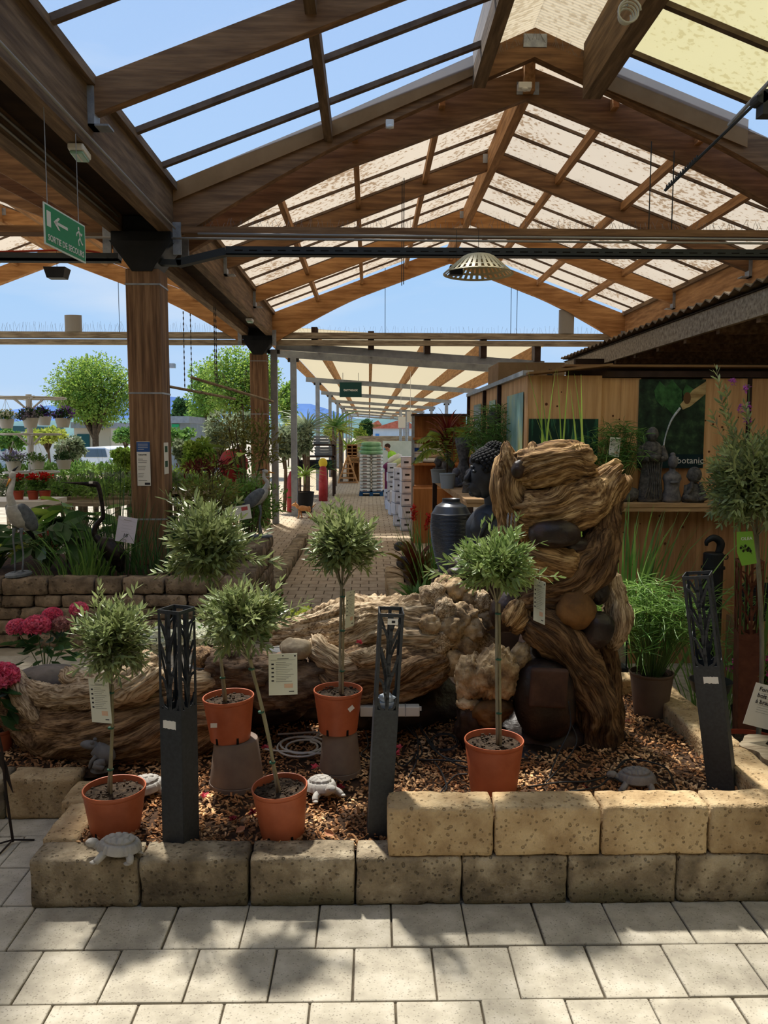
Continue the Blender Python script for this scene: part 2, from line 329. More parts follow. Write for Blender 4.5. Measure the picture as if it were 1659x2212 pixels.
# brick path and yard behind
def brickmat(name, c1, c2, mort, w=.24, h=.25):
    m = mat(name, c1, c2, rough=.95, spec=.1); t = m.node_tree; b_ = t.nodes['Principled BSDF']; src = b_.inputs['Base Color'].links[0].from_socket
    tcn = N(t, 'ShaderNodeTexCoord'); br = N(t, 'ShaderNodeTexBrick'); br.inputs['Scale'].default_value = 1; br.inputs['Brick Width'].default_value = w; br.inputs['Row Height'].default_value = h; br.inputs['Mortar Size'].default_value = .008; br.inputs['Bias'].default_value = .1
    br.inputs['Mortar'].default_value = lin(mort); t.links.new(tcn.outputs['Object'], br.inputs['Vector']); t.links.new(src, br.inputs['Color1'])
    hs = N(t, 'ShaderNodeHueSaturation'); hs.inputs['Value'].default_value = .86; t.links.new(src, hs.inputs['Color']); t.links.new(hs.outputs[0], br.inputs['Color2']); t.links.new(br.outputs[0], b_.inputs['Base Color']); return m
pathm = brickmat('brick_paving', (176, 158, 134), (200, 184, 160), (104, 90, 72))
b = MB(); b.bb((-3.2, 7.5, -.2), (14, 90, -.004)); struct('floor', b, pathm, origin=(0, 0, 0))
earth = mat('yard_gravel', (150, 140, 122), (190, 180, 160), sc=2, rough=1)
b = MB(); b.bb((-400, 7.5, -.25), (-3.2, 900, -.01)); b.bb((14, 7.5, -.25), (400, 900, -.01)); b.bb((-3.2, 90, -.25), (14, 900, -.01)); struct('floor', b, earth)
# ---- roof
cream = sheet('cream_sheet', (220, 211, 197), clear=.04, tl=.8, spots=(188, 170, 148))
yellow = sheet('yellow_sheet', (224, 218, 188), clear=.03, tl=.8, spots=(214, 206, 172))
clears = sheet('clear_sheet', (214, 224, 238), clear=.91, tl=.5)
def slope(b, x0, x1, y0, y1, dz=.03, th=.008):
    a = [(x0, y0, zr(x0)+dz), (x1, y0, zr(x1)+dz), (x1, y1, zr(x1)+dz), (x0, y1, zr(x0)+dz)]
    b.add(a+[(p[0], p[1], p[2]+th) for p in a], [(0, 1, 2, 3), (7, 6, 5, 4), (0, 4, 5, 1), (1, 5, 6, 2), (2, 6, 7, 3), (3, 7, 4, 0)])
def roofset(dx, near=True):
    """sheets over one gabled bay; dx shifts it sideways"""
    def sh(nm, rects, m, **k):
        b = MB()
        for r in rects: slope(b, *r)
        for v in b.V: v[:, 0] += dx
        return struct(nm, b, m, **k)
    sh('ceiling', [(XL, XA, 9.7, 18.6), (XA, XR, 9.7, 18.6)], cream, origin=(dx, 0, 5))
    if near:
        sh('ceiling', [(XL, 1.22, -1, 9.3), (2.5, XR, 8.72, 9.3)], clears, origin=(0, 0, 5))
        sh('ceiling', [(1.22, XA, -1, 9.68, .27), (XA, 2.46, -1, 9.68, .27)], sheet('ridge_sheet', (222, 212, 192), clear=.03, tl=.8, spots=(208, 196, 174), ribs=6), origin=(0, 0, 5))
        sh('ceiling', [(2.5, XR, -1, 8.7)], yellow, origin=(0, 0, 5))
    else:
        sh('ceiling', [(XL, XA, -1, 9.3), (XA, XR, -1, 9.3)], cream, origin=(dx, 0, 5))  # left bay sheets, extended out of view to block more skylight
    # battens under the sheets
    b = MB()
    ys = list(np.arange(10.15, 18.6, .785)) + ([3.6, 4.7, 5.75, 7.75, 8.7] if near else list(np.arange(6, 9.2, .62)))
    for y in ys:
        for s_, x0, x1 in ((0, XL, XA), (1, XA, XR)):
            w = .03 if y > 9.4 else .065
            if y < 9.4 and near and s_ == 0: x1 = 1.2
            if y < 9.4 and near and s_ == 1: x0 = 2.5
            b.bar((x0+dx, y, zr(x0)+.0), (x1+dx, y, zr(x1)+.0), w, .05 if y < 9.4 else .035)
    struct('trim_1', b, mat('batten', (84, 68, 56), (112, 94, 78), rough=.9))
    # purlins
    pur = [XA-.0]+[XA-1.0*i for i in (1, 2, 3)]+[XA+1.0*i for i in (1, 2, 3)]
    for i, x in enumerate(pur):
        w, h = (.12, .3) if i == 0 else (.07, .12)
        b = MB(); b.bb((x-w/2+dx, 9.6, zr(x)-h-(.04 if i == 0 else .02)), (x+w/2+dx, 18.75, zr(x)-.02)); struct('trim_2', b, wood_ly)
    if near:
        for x, w, h in ((-.45, .09, .16), (1.22, .14, .2), (2.48, .2, .3)):
            b = MB(); b.bb((x-w/2, -1, zr(x)-h), (x+w/2, 9.33, zr(x)+(.29 if x > 0 else .02))); struct('trim_2', b, wood_old)
    # rafter pairs
    hang = MB()
    for Y in ([6.65])+[12.55, 15.65]:
        b = MB(); h = .25
        for x0, x1 in ((XL, XA), (XR, XA)):
            if near and Y < 9: x1 = 1.22 if x0 < 0 else 2.48
            b.bar((x0+dx, Y, zr(x0)-.02-h/2), (x1+dx, Y, zr(x1)-.02-h/2), .1, h)
            sx = 1 if x0 == XL else -1
            hang.bb((x0+dx, Y-.07, zr(x0)-.36), (x0+dx+sx*.05, Y+.07, zr(x0)-.06)); hang.bb((x0+dx, Y-.07, zr(x0)-.36), (x0+dx+sx*.16, Y+.07, zr(x0)-.345))
        struct('trim_3', b, wood_x if Y < 14 else wood_lt)
        if Y > 9:
            hang.box((XA+dx, Y-.055, ZA-.14), (.26, .006, .13))
    for k in (0,):
        for Y, t_ in ((9.4, .12), (9.78, .12), (18.7, .14)):
            b = MB(); n = 14
            for sx, x0 in ((1, XL), (-1, XR)):
                for i in range(n):
                    ua, ub = i/n, (i+1)/n; xa_, xb_ = x0+(XA-x0)*ua, x0+(XA-x0)*ub
                    def hh(u): return .31+.26*max(0, 1-u/.5)**1.5
                    V = []
                    for x_, u_ in ((xa_, ua), (xb_, ub)):
                        zt = zr(x_)+.24*u_*(Y == 9.4)-.02; zb = zt-hh(u_)*(1 if Y != 9.78 else 1.15)*(1.2 if Y > 10 else 1)
                        V += [(x_+dx, Y-t_/2, zb), (x_+dx, Y+t_/2, zb), (x_+dx, Y-t_/2, zt), (x_+dx, Y+t_/2, zt)]
                    b.add(V, [(0, 1, 3, 2), (4, 6, 7, 5), (0, 4, 5, 1), (2, 3, 7, 6), (0, 2, 6, 4), (1, 5, 7, 3)])
            struct('trim_3', b, wood_lt if Y > 18 else wood_x)
            hang.box((XA+dx, Y-t_/2-.005, ZA-(-.08 if Y == 9.4 else .2 if Y > 10 else .27)), (.26, .008, .14))
            for sx, x0 in ((1, XL), (-1, XR)): hang.bb((x0+dx, Y-.11, zr(x0)-.75), (x0+dx+sx*.09, Y-.08, zr(x0)-.4))
    struct('trim_4', hang, steel)
    # edge boards along the eaves
    for x0 in (XL, XR):
        sx = 1 if x0 == XL else -1
        b = MB(); b.bb((x0+dx, -1, zr(x0)-.05), (x0+dx+sx*.06, 18.75, zr(x0)+.03)); struct('trim_5', b, wood_old)
roofset(0); roofset(-8.73, near=False)
# gutter beams
for x in (XL-.07, -2.81):
    b = MB(); b.bb((x-.07, -1.5, 4.33), (x+.07, 18.85, 4.95)); struct('trim_6', b, wood_old)
for x in (XR+.07,):
    b = MB(); b.bb((x-.07, -1.5, 4.36), (x+.07, 18.85, 4.98)); struct('trim_6', b, wood_ly)
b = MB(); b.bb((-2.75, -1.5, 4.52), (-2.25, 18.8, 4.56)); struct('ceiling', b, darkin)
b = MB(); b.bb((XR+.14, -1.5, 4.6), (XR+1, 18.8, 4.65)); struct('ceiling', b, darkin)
# tie beams on the post lines
b = MB(); b.bb((-12, 9.3, 4.335), (-2.72, 9.5, 4.41)); b.bb((-2.28, 9.3, 4.335), (7, 9.5, 4.41)); struct('trim_7', b, wood_x)
b = MB(); b.bb((-12, 18.7, 4.28), (7, 18.9, 4.41)); b.bb((-12, 18.72, 4.13), (7, 18.86, 4.245)); struct('trim_7', b, grey_wood)
# posts: glued laminated timber with black steel heads
for Y in (9.4, 18.8):
    t = thing('timber_post', 'thick square laminated timber post '+('standing in the planted bed, carrying taped notices' if Y < 10 else 'further back behind the grey heron statue'), 'post', (-2.52, Y, 0 if Y > 10 else .6))
    z0 = 0 if Y > 10 else .6
    b = MB(); b.bb((-.19, -.19, 0), (.19, .19, 3.93-z0)); b.build('shaft', wood_post, t, bevel=.015)
    b = MB()
    b.add([(-.11, -.2, 3.9-z0), (.11, -.2, 3.9-z0), (.11, .2, 3.9-z0), (-.11, .2, 3.9-z0), (-.34, -.24, 4.22-z0), (.34, -.24, 4.22-z0), (.34, .24, 4.22-z0), (-.34, .24, 4.22-z0)], [(3, 2, 1, 0), (4, 5, 6, 7), (0, 1, 5, 4), (1, 2, 6, 5), (2, 3, 7, 6), (3, 0, 4, 7)])
    b.bb((-.33, -.2, 4.22-z0), (.33, .2, 4.33-z0)); b.bb((-.2, -.16, 4.33-z0), (.2, .16, 4.5-z0)); b.build('post_head', blackm, t)
    for z in (3.75, 2.55, 1.12):
        b = MB(); b.lathe([(.0, 0)], 4) if 0 else None
        b.bb((-.194, -.194, z-z0), (.194, .194, z-z0+.02)); b.build('strap', steel, t)

# unseen walls and ceiling added around the hall to cut and warm ambient light
enclosure = mat('added_enclosure_wall', (186, 174, 154), (204, 192, 172), sc=2, rough=.9)
b = MB(); b.bb((-12, -3.2, 0), (8, -3, 6.6)); struct('added_wall_back', b, enclosure)
b = MB(); b.bb((-11.7, -3, 0), (-11.5, 8, 4.9)); struct('added_wall_left', b, enclosure)
b = MB(); b.bb((7.3, -3, 0), (7.5, 18.8, 4.9)); struct('added_wall_right', b, enclosure)
b = MB(); b.bb((-12.5, -3.0, 4.95), (8, -1.0, 5.0)); struct('ceiling', b, darkin)
# white boards set on the first truss
for (x0, y0), (x1, y1) in (((372, 375), (700, 238)), ((715, 235), (1030, 98)), ((1300, 105), (1618, 238))):
    p0, p1 = at(x0, y0, 9.3)-[0, 0, .1], at(x1, y1, 9.3)-[0, 0, .1]; d = np.array([0, 0, .2 if x0 < 1000 else .3])
    b = MB(); b.add([p0, p1, p1-d, p0-d]+[q+np.array([0, .012, 0]) for q in (p0, p1, p1-d, p0-d)], [(3, 2, 1, 0), (4, 5, 6, 7), (0, 1, 5, 4), (1, 2, 6, 5), (2, 3, 7, 6), (3, 0, 4, 7)])
    struct('trim_8', b, ply)
# ================================================================ RAISED BED IN FRONT
def rblock(d, seed, amp=.006, rad=.011, cell=.022):
    """rough sawn stone block, centred, as (V, F)"""
    d = np.array(d, float); n = np.maximum(3, np.round(d/cell)).astype(int); V = []; F = []; c = 0
    for ax in range(3):
        a, b_ = [(1, 2), (2, 0), (0, 1)][ax]
        for sg in (-1, 1):
            u = np.linspace(-.5, .5, n[a]+1)*d[a]; v = np.linspace(-.5, .5, n[b_]+1)*d[b_]; U, W_ = np.meshgrid(u, v, indexing='ij')
            P = np.zeros(U.shape+(3,)); P[..., a] = U; P[..., b_] = W_; P[..., ax] = sg*d[ax]/2; V.append(P.reshape(-1, 3)); m = len(v)
            for i in range(len(u)-1):
                for j in range(m-1):
                    q = [c+i*m+j, c+(i+1)*m+j, c+(i+1)*m+j+1, c+i*m+j+1]; F.append(q if sg > 0 else q[::-1])
            c += U.size
    V = np.vstack(V); key = np.round(V, 5); uq, inv = np.unique(key, axis=0, return_inverse=True); inv = inv.ravel(); V = uq; F = [tuple(int(inv[i]) for i in f) for f in F]
    inner = d/2-rad; q = np.clip(V, -inner, inner); e = V-q; L = np.linalg.norm(e, axis=1)[:, None]
    V = q+e/np.maximum(L, 1e-9)*np.minimum(L, rad)
    o = np.array([seed*3.7, seed*1.3, seed*.7]); nn = V/np.linalg.norm(V, axis=1)[:, None]
    ed = (np.abs(e) > 1e-6).sum(1)[:, None] > 1
    V = V+nn*(fbm(V*9+o, seed, 4)*amp*1.6)[:, None]-nn*(ed*np.maximum(0, vn(V*26+o, seed+4))[:, None]*amp*1.4)
    return V, F
tan_stone = stone('tan_tuff', (112, 101, 84), (190, 176, 150), (150, 136, 113), (82, 70, 54), pits=34, moss=(92, 90, 66), bump=.012)
tan_new = stone('fresh_tan_tuff', (166, 140, 104), (212, 188, 148), (190, 164, 126), (128, 102, 72), pits=34, bump=.01)
rear_stone = stone('brown_tuff', (98, 86, 72), (160, 142, 120), (130, 114, 96), (60, 50, 40), pits=16, bump=.012)
def block(c, d, seed, label, m=tan_stone, rz=0, group=None, amp=.006, rad=.011, cell=.022):
    V, F = rblock(d, seed, amp, rad, cell); b = MB(); b.add(V+[0, 0, d[2]/2], F)
    o = b.build('stone_block', m, smooth=True, origin=(0, 0, 0)); o.location = (c[0], c[1], c[2]); o.rotation_euler = (0, 0, rz)
    return tag(o, label, 'stone block', group)
ORD = ['first', 'second', 'third', 'fourth', 'fifth', 'sixth', 'seventh', 'eighth', 'ninth', 'tenth', 'eleventh', 'twelfth', 'thirteenth', 'fourteenth', 'fifteenth', 'sixteenth']
FY = 3.42; xs = [-1.505, -1.022, -.536, -.06, .417, .894, 1.386, 1.87, 2.35]
what = ['left corner, the small pale turtle stands on it', 'just right of the corner block, below the left dark bollard', 'in front of the leaning olive pot', 'mossy, below the middle dark bollard and the step', 'under the upper course, below the fountain olive pot', 'below the grey turtle', 'below the leaning right bollard', 'partly cut by the right edge of the photo']
for i in range(8):
    block(((xs[i]+xs[i+1])/2, FY+.085, 0), (xs[i+1]-xs[i]-.006, .17, .225), i+1, 'pitted low front block, '+what[i])
xs = [.08, .558, 1.039, 1.524, 2.01]; what = ['leftmost of the upper course, beside the middle dark bollard', 'second of the upper course, in front of the right-hand olive pot', 'third of the upper course, in front of the grey turtle', 'fourth of the upper course, at the right edge of the photo']
for i in range(4):
    block(((xs[i]+xs[i+1])/2, FY+.085, .228), (xs[i+1]-xs[i]-.01, .17, .227), i+21, 'clean yellow-tan front block, '+what[i], m=tan_new)
block((-1.44, 3.80, 0), (.17, .38, .225), 31, 'sunlit tan side block running back from the front left corner', m=tan_new)
block((-1.50, 4.13, 0), (.17, .27, .222), 32, 'tan side block behind the first, half hidden by the leftmost olive pot', m=tan_new)
block((-1.79, 4.345, 0), (.385, .17, .232), 33, 'long tan block stepping out left beside the frog statue', m=tan_new)
block((-2.21, 4.345, 0), (.44, .17, .232), 34, 'tan block at the far left edge beneath the pink hydrangea', m=tan_stone)
for i, (y0, y1) in enumerate([(3.6, 4.2), (4.21, 4.8), (4.81, 5.4)]):
    block((1.955, (y0+y1)/2, .20), (.19, y1-y0, .215), 41+i, ['tan wall block right of the leaning bollard, behind the front course', 'tan wall block right of the mulch, between bollard and grass pot', 'tan wall block under the black bowl, beside the brown grass pot'][i], m=tan_new)
for i, (x0, x1) in enumerate([(1.42, 2.05), (.95, 1.41)]):
    block(((x0+x1)/2, 5.5, .2), (x1-x0-.01, .17, .215), 51+i, ['tan block at the back of the mulch behind the brown grass pot', 'tan block behind the tall driftwood fountain'][i], m=tan_new)
for i in range(3): block((1.955, 3.9+.61*i, -.02), (.2, .6, .22), 55+i, 'tan lower block of the right side wall, %s from the front' % ORD[i], m=tan_new, cell=.05)
# mulch
def mz(x, y): return .205+.11*np.clip((x-.1)/.6, 0, 1)+.012*fbm(np.stack([x*3, y*3, x*0], -1), 3, 2)
soilm = mat('dark_mulch_soil', (48, 34, 24), (84, 60, 42), sc=20, rough=1, bump=.01)
b = MB(); gx = np.linspace(-2.5, 1.86, 60); gy = np.linspace(3.55, 5.7, 36); X, Y = np.meshgrid(gx, gy, indexing='ij')
Y2 = np.where((X < -1.45) & (Y < 4.36), 4.36, Y); X2 = X
Z = mz(X2, Y2)-.012; n = len(gy); b.add(np.stack([X2, Y2, Z], -1).reshape(-1, 3), [(i*n+j, (i+1)*n+j, (i+1)*n+j+1, i*n+j+1) for i in range(59) for j in range(35)])
tag(b.build('soil', soilm, smooth=True), 'dark soil filling the raised stone bed under the wood chips', 'soil', kind='stuff')
b = MB(); K = 15000; P = []
x = RNG.uniform(-2.5, 1.85, K); y = 3.56+RNG.beta(1.0, 1.25, K)*2.0; ok = ~((x < -1.35) & (y < 4.42)) & ~((x < -1.42) & (y < 4.45)) & ~((y > 5.4) & (x > .9)); x, y = x[ok], y[ok]
for i in range(len(x)):
    R = np.array(Matrix.Rotation(RNG.uniform(0, 6.3), 3, 'Z')@Matrix.Rotation(RNG.normal()*.45, 3, 'X')@Matrix.Rotation(RNG.normal()*.45, 3, 'Y'))
    L = RNG.uniform(.012, .034); w = RNG.uniform(.006, .015); z = float(mz(x[i], y[i]))+abs(RNG.normal())*.008
    q = np.array([(-L, -w*.6, 0), (L*.7, -w, 0), (L, w*.5, 0), (-L*.6, w, 0)])*.6; q2 = q*.9+[0, 0, .004]
    b.add(np.vstack([q, q2])@R.T+[x[i], y[i], z], [(4, 5, 6, 7), (0, 1, 5, 4), (1, 2, 6, 5), (2, 3, 7, 6), (3, 0, 4, 7)])
chip = mat('wood_chip', (138, 98, 64), (236, 194, 144), sc=5, rough=.9, isl=.45, c3=(158, 110, 70))
tag(b.build('wood_chip_mulch', chip), 'reddish brown wood chip mulch spread inside the raised stone bed', 'mulch', kind='stuff')
# fallen petals and dry leaves
pinkm = mat('pink_petal', (206, 62, 88), (232, 120, 130), sc=30, rough=.7, trans=.2)
redm = mat('dark_red_petal', (120, 20, 36), (160, 36, 50), sc=30, rough=.7)
dryl = mat('dry_leaf', (176, 112, 78), (206, 150, 112), sc=20, rough=.8)
for i, (px_, py_, w, k) in enumerate([(862, 1615, 'in front of the white cable coil', 0), (573, 1615, 'left of the white cable coil', 0), (1360, 1560, 'right of the tall fountain', 0), (1265, 1705, 'by the front wall near the grey turtle', 1), (1380, 1642, 'above the grey turtle', 1), (505, 1770, 'left of the leaning olive', 1), (858, 1628, 'right of the middle bollard', 0), (440, 1720, 'in front of the left upturned pot', 0), (545, 1755, 'left of the leaning olive pot', 1), (1245, 1640, 'at the foot of the tall fountain', 1), (680, 1655, 'left of the second upturned pot', 0), (735, 1700, 'below the turtle beside the leaning pot', 1), (1500, 1600, 'near the right side wall', 0)]):
    p = atz(px_, py_, .24 if px_ < 800 else .3); b = MB(); a = RNG.uniform(0, 6.3, 16)
    D = np.stack([np.cos(a), np.sin(a), RNG.uniform(.1, 1, 16)], 1); b.leaves(p+RNG.normal(size=(16, 3))*[.008, .008, .003], D, .022, .016, droop=.1)
    tag(b.build('fallen_flower', [pinkm, redm][k]), ['faded pink', 'dark red'][k]+' fallen flower on the wood chips '+w, 'fallen flower')
for i, (px_, py_, w) in enumerate([(530, 1790, 'pale one left of the leaning olive pot'), (1280, 1672, 'beside the tall fountain foot'), (1470, 1735, 'near the front wall by the bollard'), (1190, 1698, 'by the black cable'), (700, 1800, 'before the middle bollard')]):
    p = atz(px_, py_, .235 if px_ < 800 else .3)+[0, 0, .012]; b = MB(); b.leaves([p], [[RNG.normal(), RNG.normal(), .15]], .06, .034, droop=.2)
    tag(b.build('dry_leaf', dryl), 'curled tan dry leaf on the mulch, '+w, 'leaf')
# ---------------------------------------------------------------- bollards
anth = mat('anthracite_powder_coat', (44, 48, 52), (56, 60, 64), sc=60, rough=.62, spec=.4)
rust = mat('rust_brown_steel', (92, 52, 36), (116, 68, 48), sc=12, rough=.85)
def bollard(name, label, base, rz, tilt, m, w=.118, H=1.11, Hc=.46, sticker=None):
    t = thing('garden_bollard', label, 'bollard light', base, rz); t.rotation_euler = (tilt[0], tilt[1], rz)
    h = w/2; th = .003; zc = H-Hc; b = MB()
    for s_ in (-1, 1):
        b.bb((-h, s_*h-th/2, 0), (h, s_*h+th/2, zc)); b.bb((s_*h-th/2, -h, 0), (s_*h+th/2, h, zc))
    b.bb((-h, -h, 0), (h, h, .004)); b.bb((-h+.003, -h+.003, zc-.12), (h-.003, h-.003, zc-.115)); b.build('post', m, t)
    b = MB(); cw = .012
    for sx in (-1, 1):
        for sy in (-1, 1):
            b.bb((sx*h, sy*(h+.001), zc), (sx*(h-cw), sy*(h-.002), H)); b.bb((sx*(h+.001), sy*h, zc), (sx*(h-.002), sy*(h-cw), H))
    br = [[(0, 0), (.03, .25), (-.02, .5), (.02, .75), (0, 1)], [(.0, .04), (-.5, .28), (-.9, .34)], [(.02, .22), (.45, .42), (.9, .6)], [(-.01, .4), (-.4, .52), (-.9, .68)], [(.0, .62), (-.45, .84), (-.9, .9)], [(.02, .68), (.45, .8), (.9, .93)],
          [(-.9, .12), (-.7, .03), (-.3, .0)], [(.9, .12), (.7, .03), (.3, .0)]]
    for k in range(4):
        R = rotm((0, 0, 1), k*PI/2)
        for q, pl in enumerate(br):
            pts = spl([(x_*(h-.008), 0, zc+v*(Hc-.02)) for x_, v in pl], 9); wd = .016 if q == 0 else .0115
            for i in range(8):
                d = pts[i+1]-pts[i]; n_ = np.array([-d[2], 0, d[0]]); n_ = n_/np.linalg.norm(n_)*wd/2; e = d*.12
                Q = [pts[i]-n_-e, pts[i+1]-n_+e, pts[i+1]+n_+e, pts[i]+n_-e]; Q = [q_+[0, -h-.001, 0] for q_ in Q]; Q2 = [q_+[0, th, 0] for q_ in Q]
                b.add(np.array(Q+Q2)@R.T, [(3, 2, 1, 0), (4, 5, 6, 7), (0, 1, 5, 4), (2, 3, 7, 6)])
        b.add(np.array([(-h, -h-.002, H-.016), (h, -h-.002, H-.016), (h, -h-.002, H), (-h, -h-.002, H), (-h, -h+.002, H-.016), (h, -h+.002, H-.016), (h, -h+.002, H), (-h, -h+.002, H)])@R.T, [(3, 2, 1, 0), (4, 5, 6, 7), (0, 1, 5, 4), (2, 3, 7, 6)])
    b.build('cutout_lattice', m, t)
    if sticker:
        x0, z0, w_, h_ = sticker; b = MB(); n = 11; xs_ = np.linspace(-w_/2, w_/2, n); up = [h_/2+RNG.normal()*.002 for _ in xs_]; dn = [-h_/2+RNG.normal()*.002 for _ in xs_]
        V = [(x0+a, -h-.0025, z0+u) for a, u in zip(xs_, up)]+[(x0+a, -h-.0025, z0+u) for a, u in zip(xs_, dn)]
        b.add(V, [(i, n+i, n+i+1, i+1) for i in range(n-1)]); b.build('torn_sticker', paper, t, solid=.0008)
    return t
bl = atz(378, 1832, .2); bollard('b', 'dark grey square bollard with leafy cut-out top, nearest the left corner', (bl[0]+.012, bl[1]+.07, .2), math.radians(-24), (0, .004), anth, sticker=(-.005, .58, .07, .038))
bm_ = atz(818, 1812, .2); t = bollard('b', 'dark grey square bollard with leafy cut-out top, beside the step in the front wall', (bm_[0], bm_[1]+.06, .2), math.radians(3), (math.radians(5), math.radians(2.6)), anth, w=.108)
b = MB(); b.bb((-.018, -.0585, 1.06), (.028, -.057, 1.088)); b.build('price_sticker', paper, t)
b = MB(); b.bb((.0, -.0592, 1.068), (.016, -.0586, 1.079)); b.build('printed_price', ink, t)
b = MB(); b.box((0, 0, .66), (.07, .07, .03)); b.blob((0, 0, .69), (.035, .035, .02), 3, .3, 3, 12); b.build('lamp_insert', mat('clear_lamp', (190, 200, 210), rough=.15), t)
br_ = atz(1575, 1712, .31); bollard('b', 'dark grey bollard with leafy cut-out top leaning left at the right of the bed', (br_[0], br_[1]+.07, .29), math.radians(-30), (0.05, math.radians(-8)), anth, w=.125, H=1.13, sticker=(.015, .6, .07, .034))
br_ = at(1612, 1470, 5.35); bollard('b', 'rust brown cut-out bollard behind the right dark bollard', (br_[0]+.02, 5.35, .0), math.radians(-12), (0, math.radians(-1.5)), rust, w=.15, H=1.26, Hc=.5)
# ---------------------------------------------------------------- pots and olives
terra = mat('terracotta_plastic', (168, 88, 56), (186, 102, 68), sc=9, rough=.45, spec=.4)
taupe = mat('taupe_plastic', (112, 96, 86), (126, 110, 98), sc=9, rough=.6)
potsoil = mat('potting_soil', (38, 29, 22), (76, 62, 48), sc=40, rough=1, bump=.012, bsc=60)
bark = mat('olive_bark', (118, 112, 92), (152, 146, 124), sc=12, rough=.9, st=(3, 3, .6), bump=.002)
stake = mat('bamboo_stake', (120, 112, 84), (150, 142, 110), sc=9, rough=.8)
olv = mat('olive_leaf', (112, 130, 76), (168, 178, 122), sc=3, rough=.38, isl=.4, trans=.3, spec=.5)
olv2 = mat('olive_leaf_fresh', (130, 158, 88), (170, 188, 120), sc=3, rough=.42, isl=.3, trans=.32, spec=.5)
tie = mat('green_tie', (48, 92, 72), rough=.5)
slot = mat('pot_slot', (20, 14, 10), rough=1)
def pot(t, r, h, m=terra, rb=None, soil=True, slots=True, rim=.012, nm='pot'):
    rb = rb or r*.78; b = MB(); k = .005
    b.lathe([(rb*.2, .003), (rb, 0), (rb+(r-rb)*.9, h-rim*1.9), (r-.004, h-rim*1.8), (r, h-rim*1.5), (r+.002, h-.004), (r, h), (r-k, h-.001), (r-k-.004, h-.02), (r*.93, h*.75), (rb*.9, .02), (.002, .015)], 48); b.build(nm, m, t, smooth=True, auto=.7)
    if slots:
        for a in (-2.1, -1.05): b = MB(); b.box((math.cos(a)*(rb+.002), math.sin(a)*(rb+.002), .016), (.006, .012, .034), rotm((0, 0, 1), a)); b.build('drain_slot', slot, t)
    if soil:
        b = MB(); zz = h-.03; n = 20; rr = np.linspace(0, r*.95, 9)[1:]; V = [(0, 0, zz+.006)]; a = np.arange(n)*2*PI/n
        for q in rr: V += [(q*math.cos(c), q*math.sin(c), zz+.01*float(vn(np.array([q*30*math.cos(c), q*30*math.sin(c), r*77]), 2))) for c in a]
        F = [(0, 1+j, 1+(j+1) % n) for j in range(n)]+[(1+i*n+j, 1+(i+1)*n+j, 1+(i+1)*n+(j+1) % n, 1+i*n+(j+1) % n) for i in range(7) for j in range(n)]
        b.add(V, F)
        for _ in range(60):
            q = r*.88*math.sqrt(RNG.random()); c = RNG.uniform(0, 6.3); b.box((q*math.cos(c), q*math.sin(c), zz+.008), RNG.uniform(.004, .016, 3)*[1, 1, .5], rotm((0, 0, 1), c))
        b.build('soil', potsoil, t)
def crown(t, c, r, seed, twigs=190, m=olv, strays=(), leaf=.066, nm='foliage', low=-.8, inner=True):
    b = MB(); tw = MB(); c = np.array(c, float); r = np.array(r, float); base = c-np.array([0, 0, r[2]*.6]); P = []; D = []; Ls = []
    rg = np.random.default_rng(seed); ends = []
    for i in range(twigs):
        d = rg.normal(size=3); d /= np.linalg.norm(d)
        if d[2] < low: d[2] = -d[2]*.5
        k = .78+.3*rg.random() if i % 4 else .45+.3*rg.random()
        e = c+d*r*k*(1+.16*float(vn(d*2.2+seed, seed))); ends.append((c+d*r*.25*rg.random()+(base-c)*.3*rg.random(), e, d))
    for (p, q) in strays: ends.append((np.array(p, float), np.array(q, float), unit(np.array(q, float)-np.array(p, float))))
    for p0, e, d in ends:
        L = np.linalg.norm(e-p0); n = max(4, int(L/.018)); u = np.linspace(.12, 1, n)
        bow = unit(rg.normal(size=3))*L*.07; pts = p0+(e-p0)*u[:, None]+bow*(np.sin(u*PI))[:, None]+[0, 0, 1]*(u[:, None]**2)*L*.05
        tw.tube(pts[::3] if n > 6 else pts, .0016, 4, cap=False); ax = unit(e-p0); s_ = unit(np.cross(ax, rg.normal(size=3))); s2 = np.cross(ax, s_)
        for i, q in enumerate(pts):
            aa = (i*PI/2)+rg.normal()*.3
            for sg in (1, -1):
                if rg.random() < .3: continue
                v = (math.cos(aa)*s_+math.sin(aa)*s2)*sg; P.append(q); D.append(ax*.85+v*.8+[0, 0, .12]); Ls.append(leaf*(.6+.55*rg.random())*(1 if i < n-2 else .75))
        P.append(pts[-1]); D.append(ax); Ls.append(leaf*.7)
    Ls = np.array(Ls); b.leaves(P, D, Ls, Ls*.29, fold=.16, droop=.1); f = b.build(nm, m, t)
    tw.build('twigs', bark, t); return f
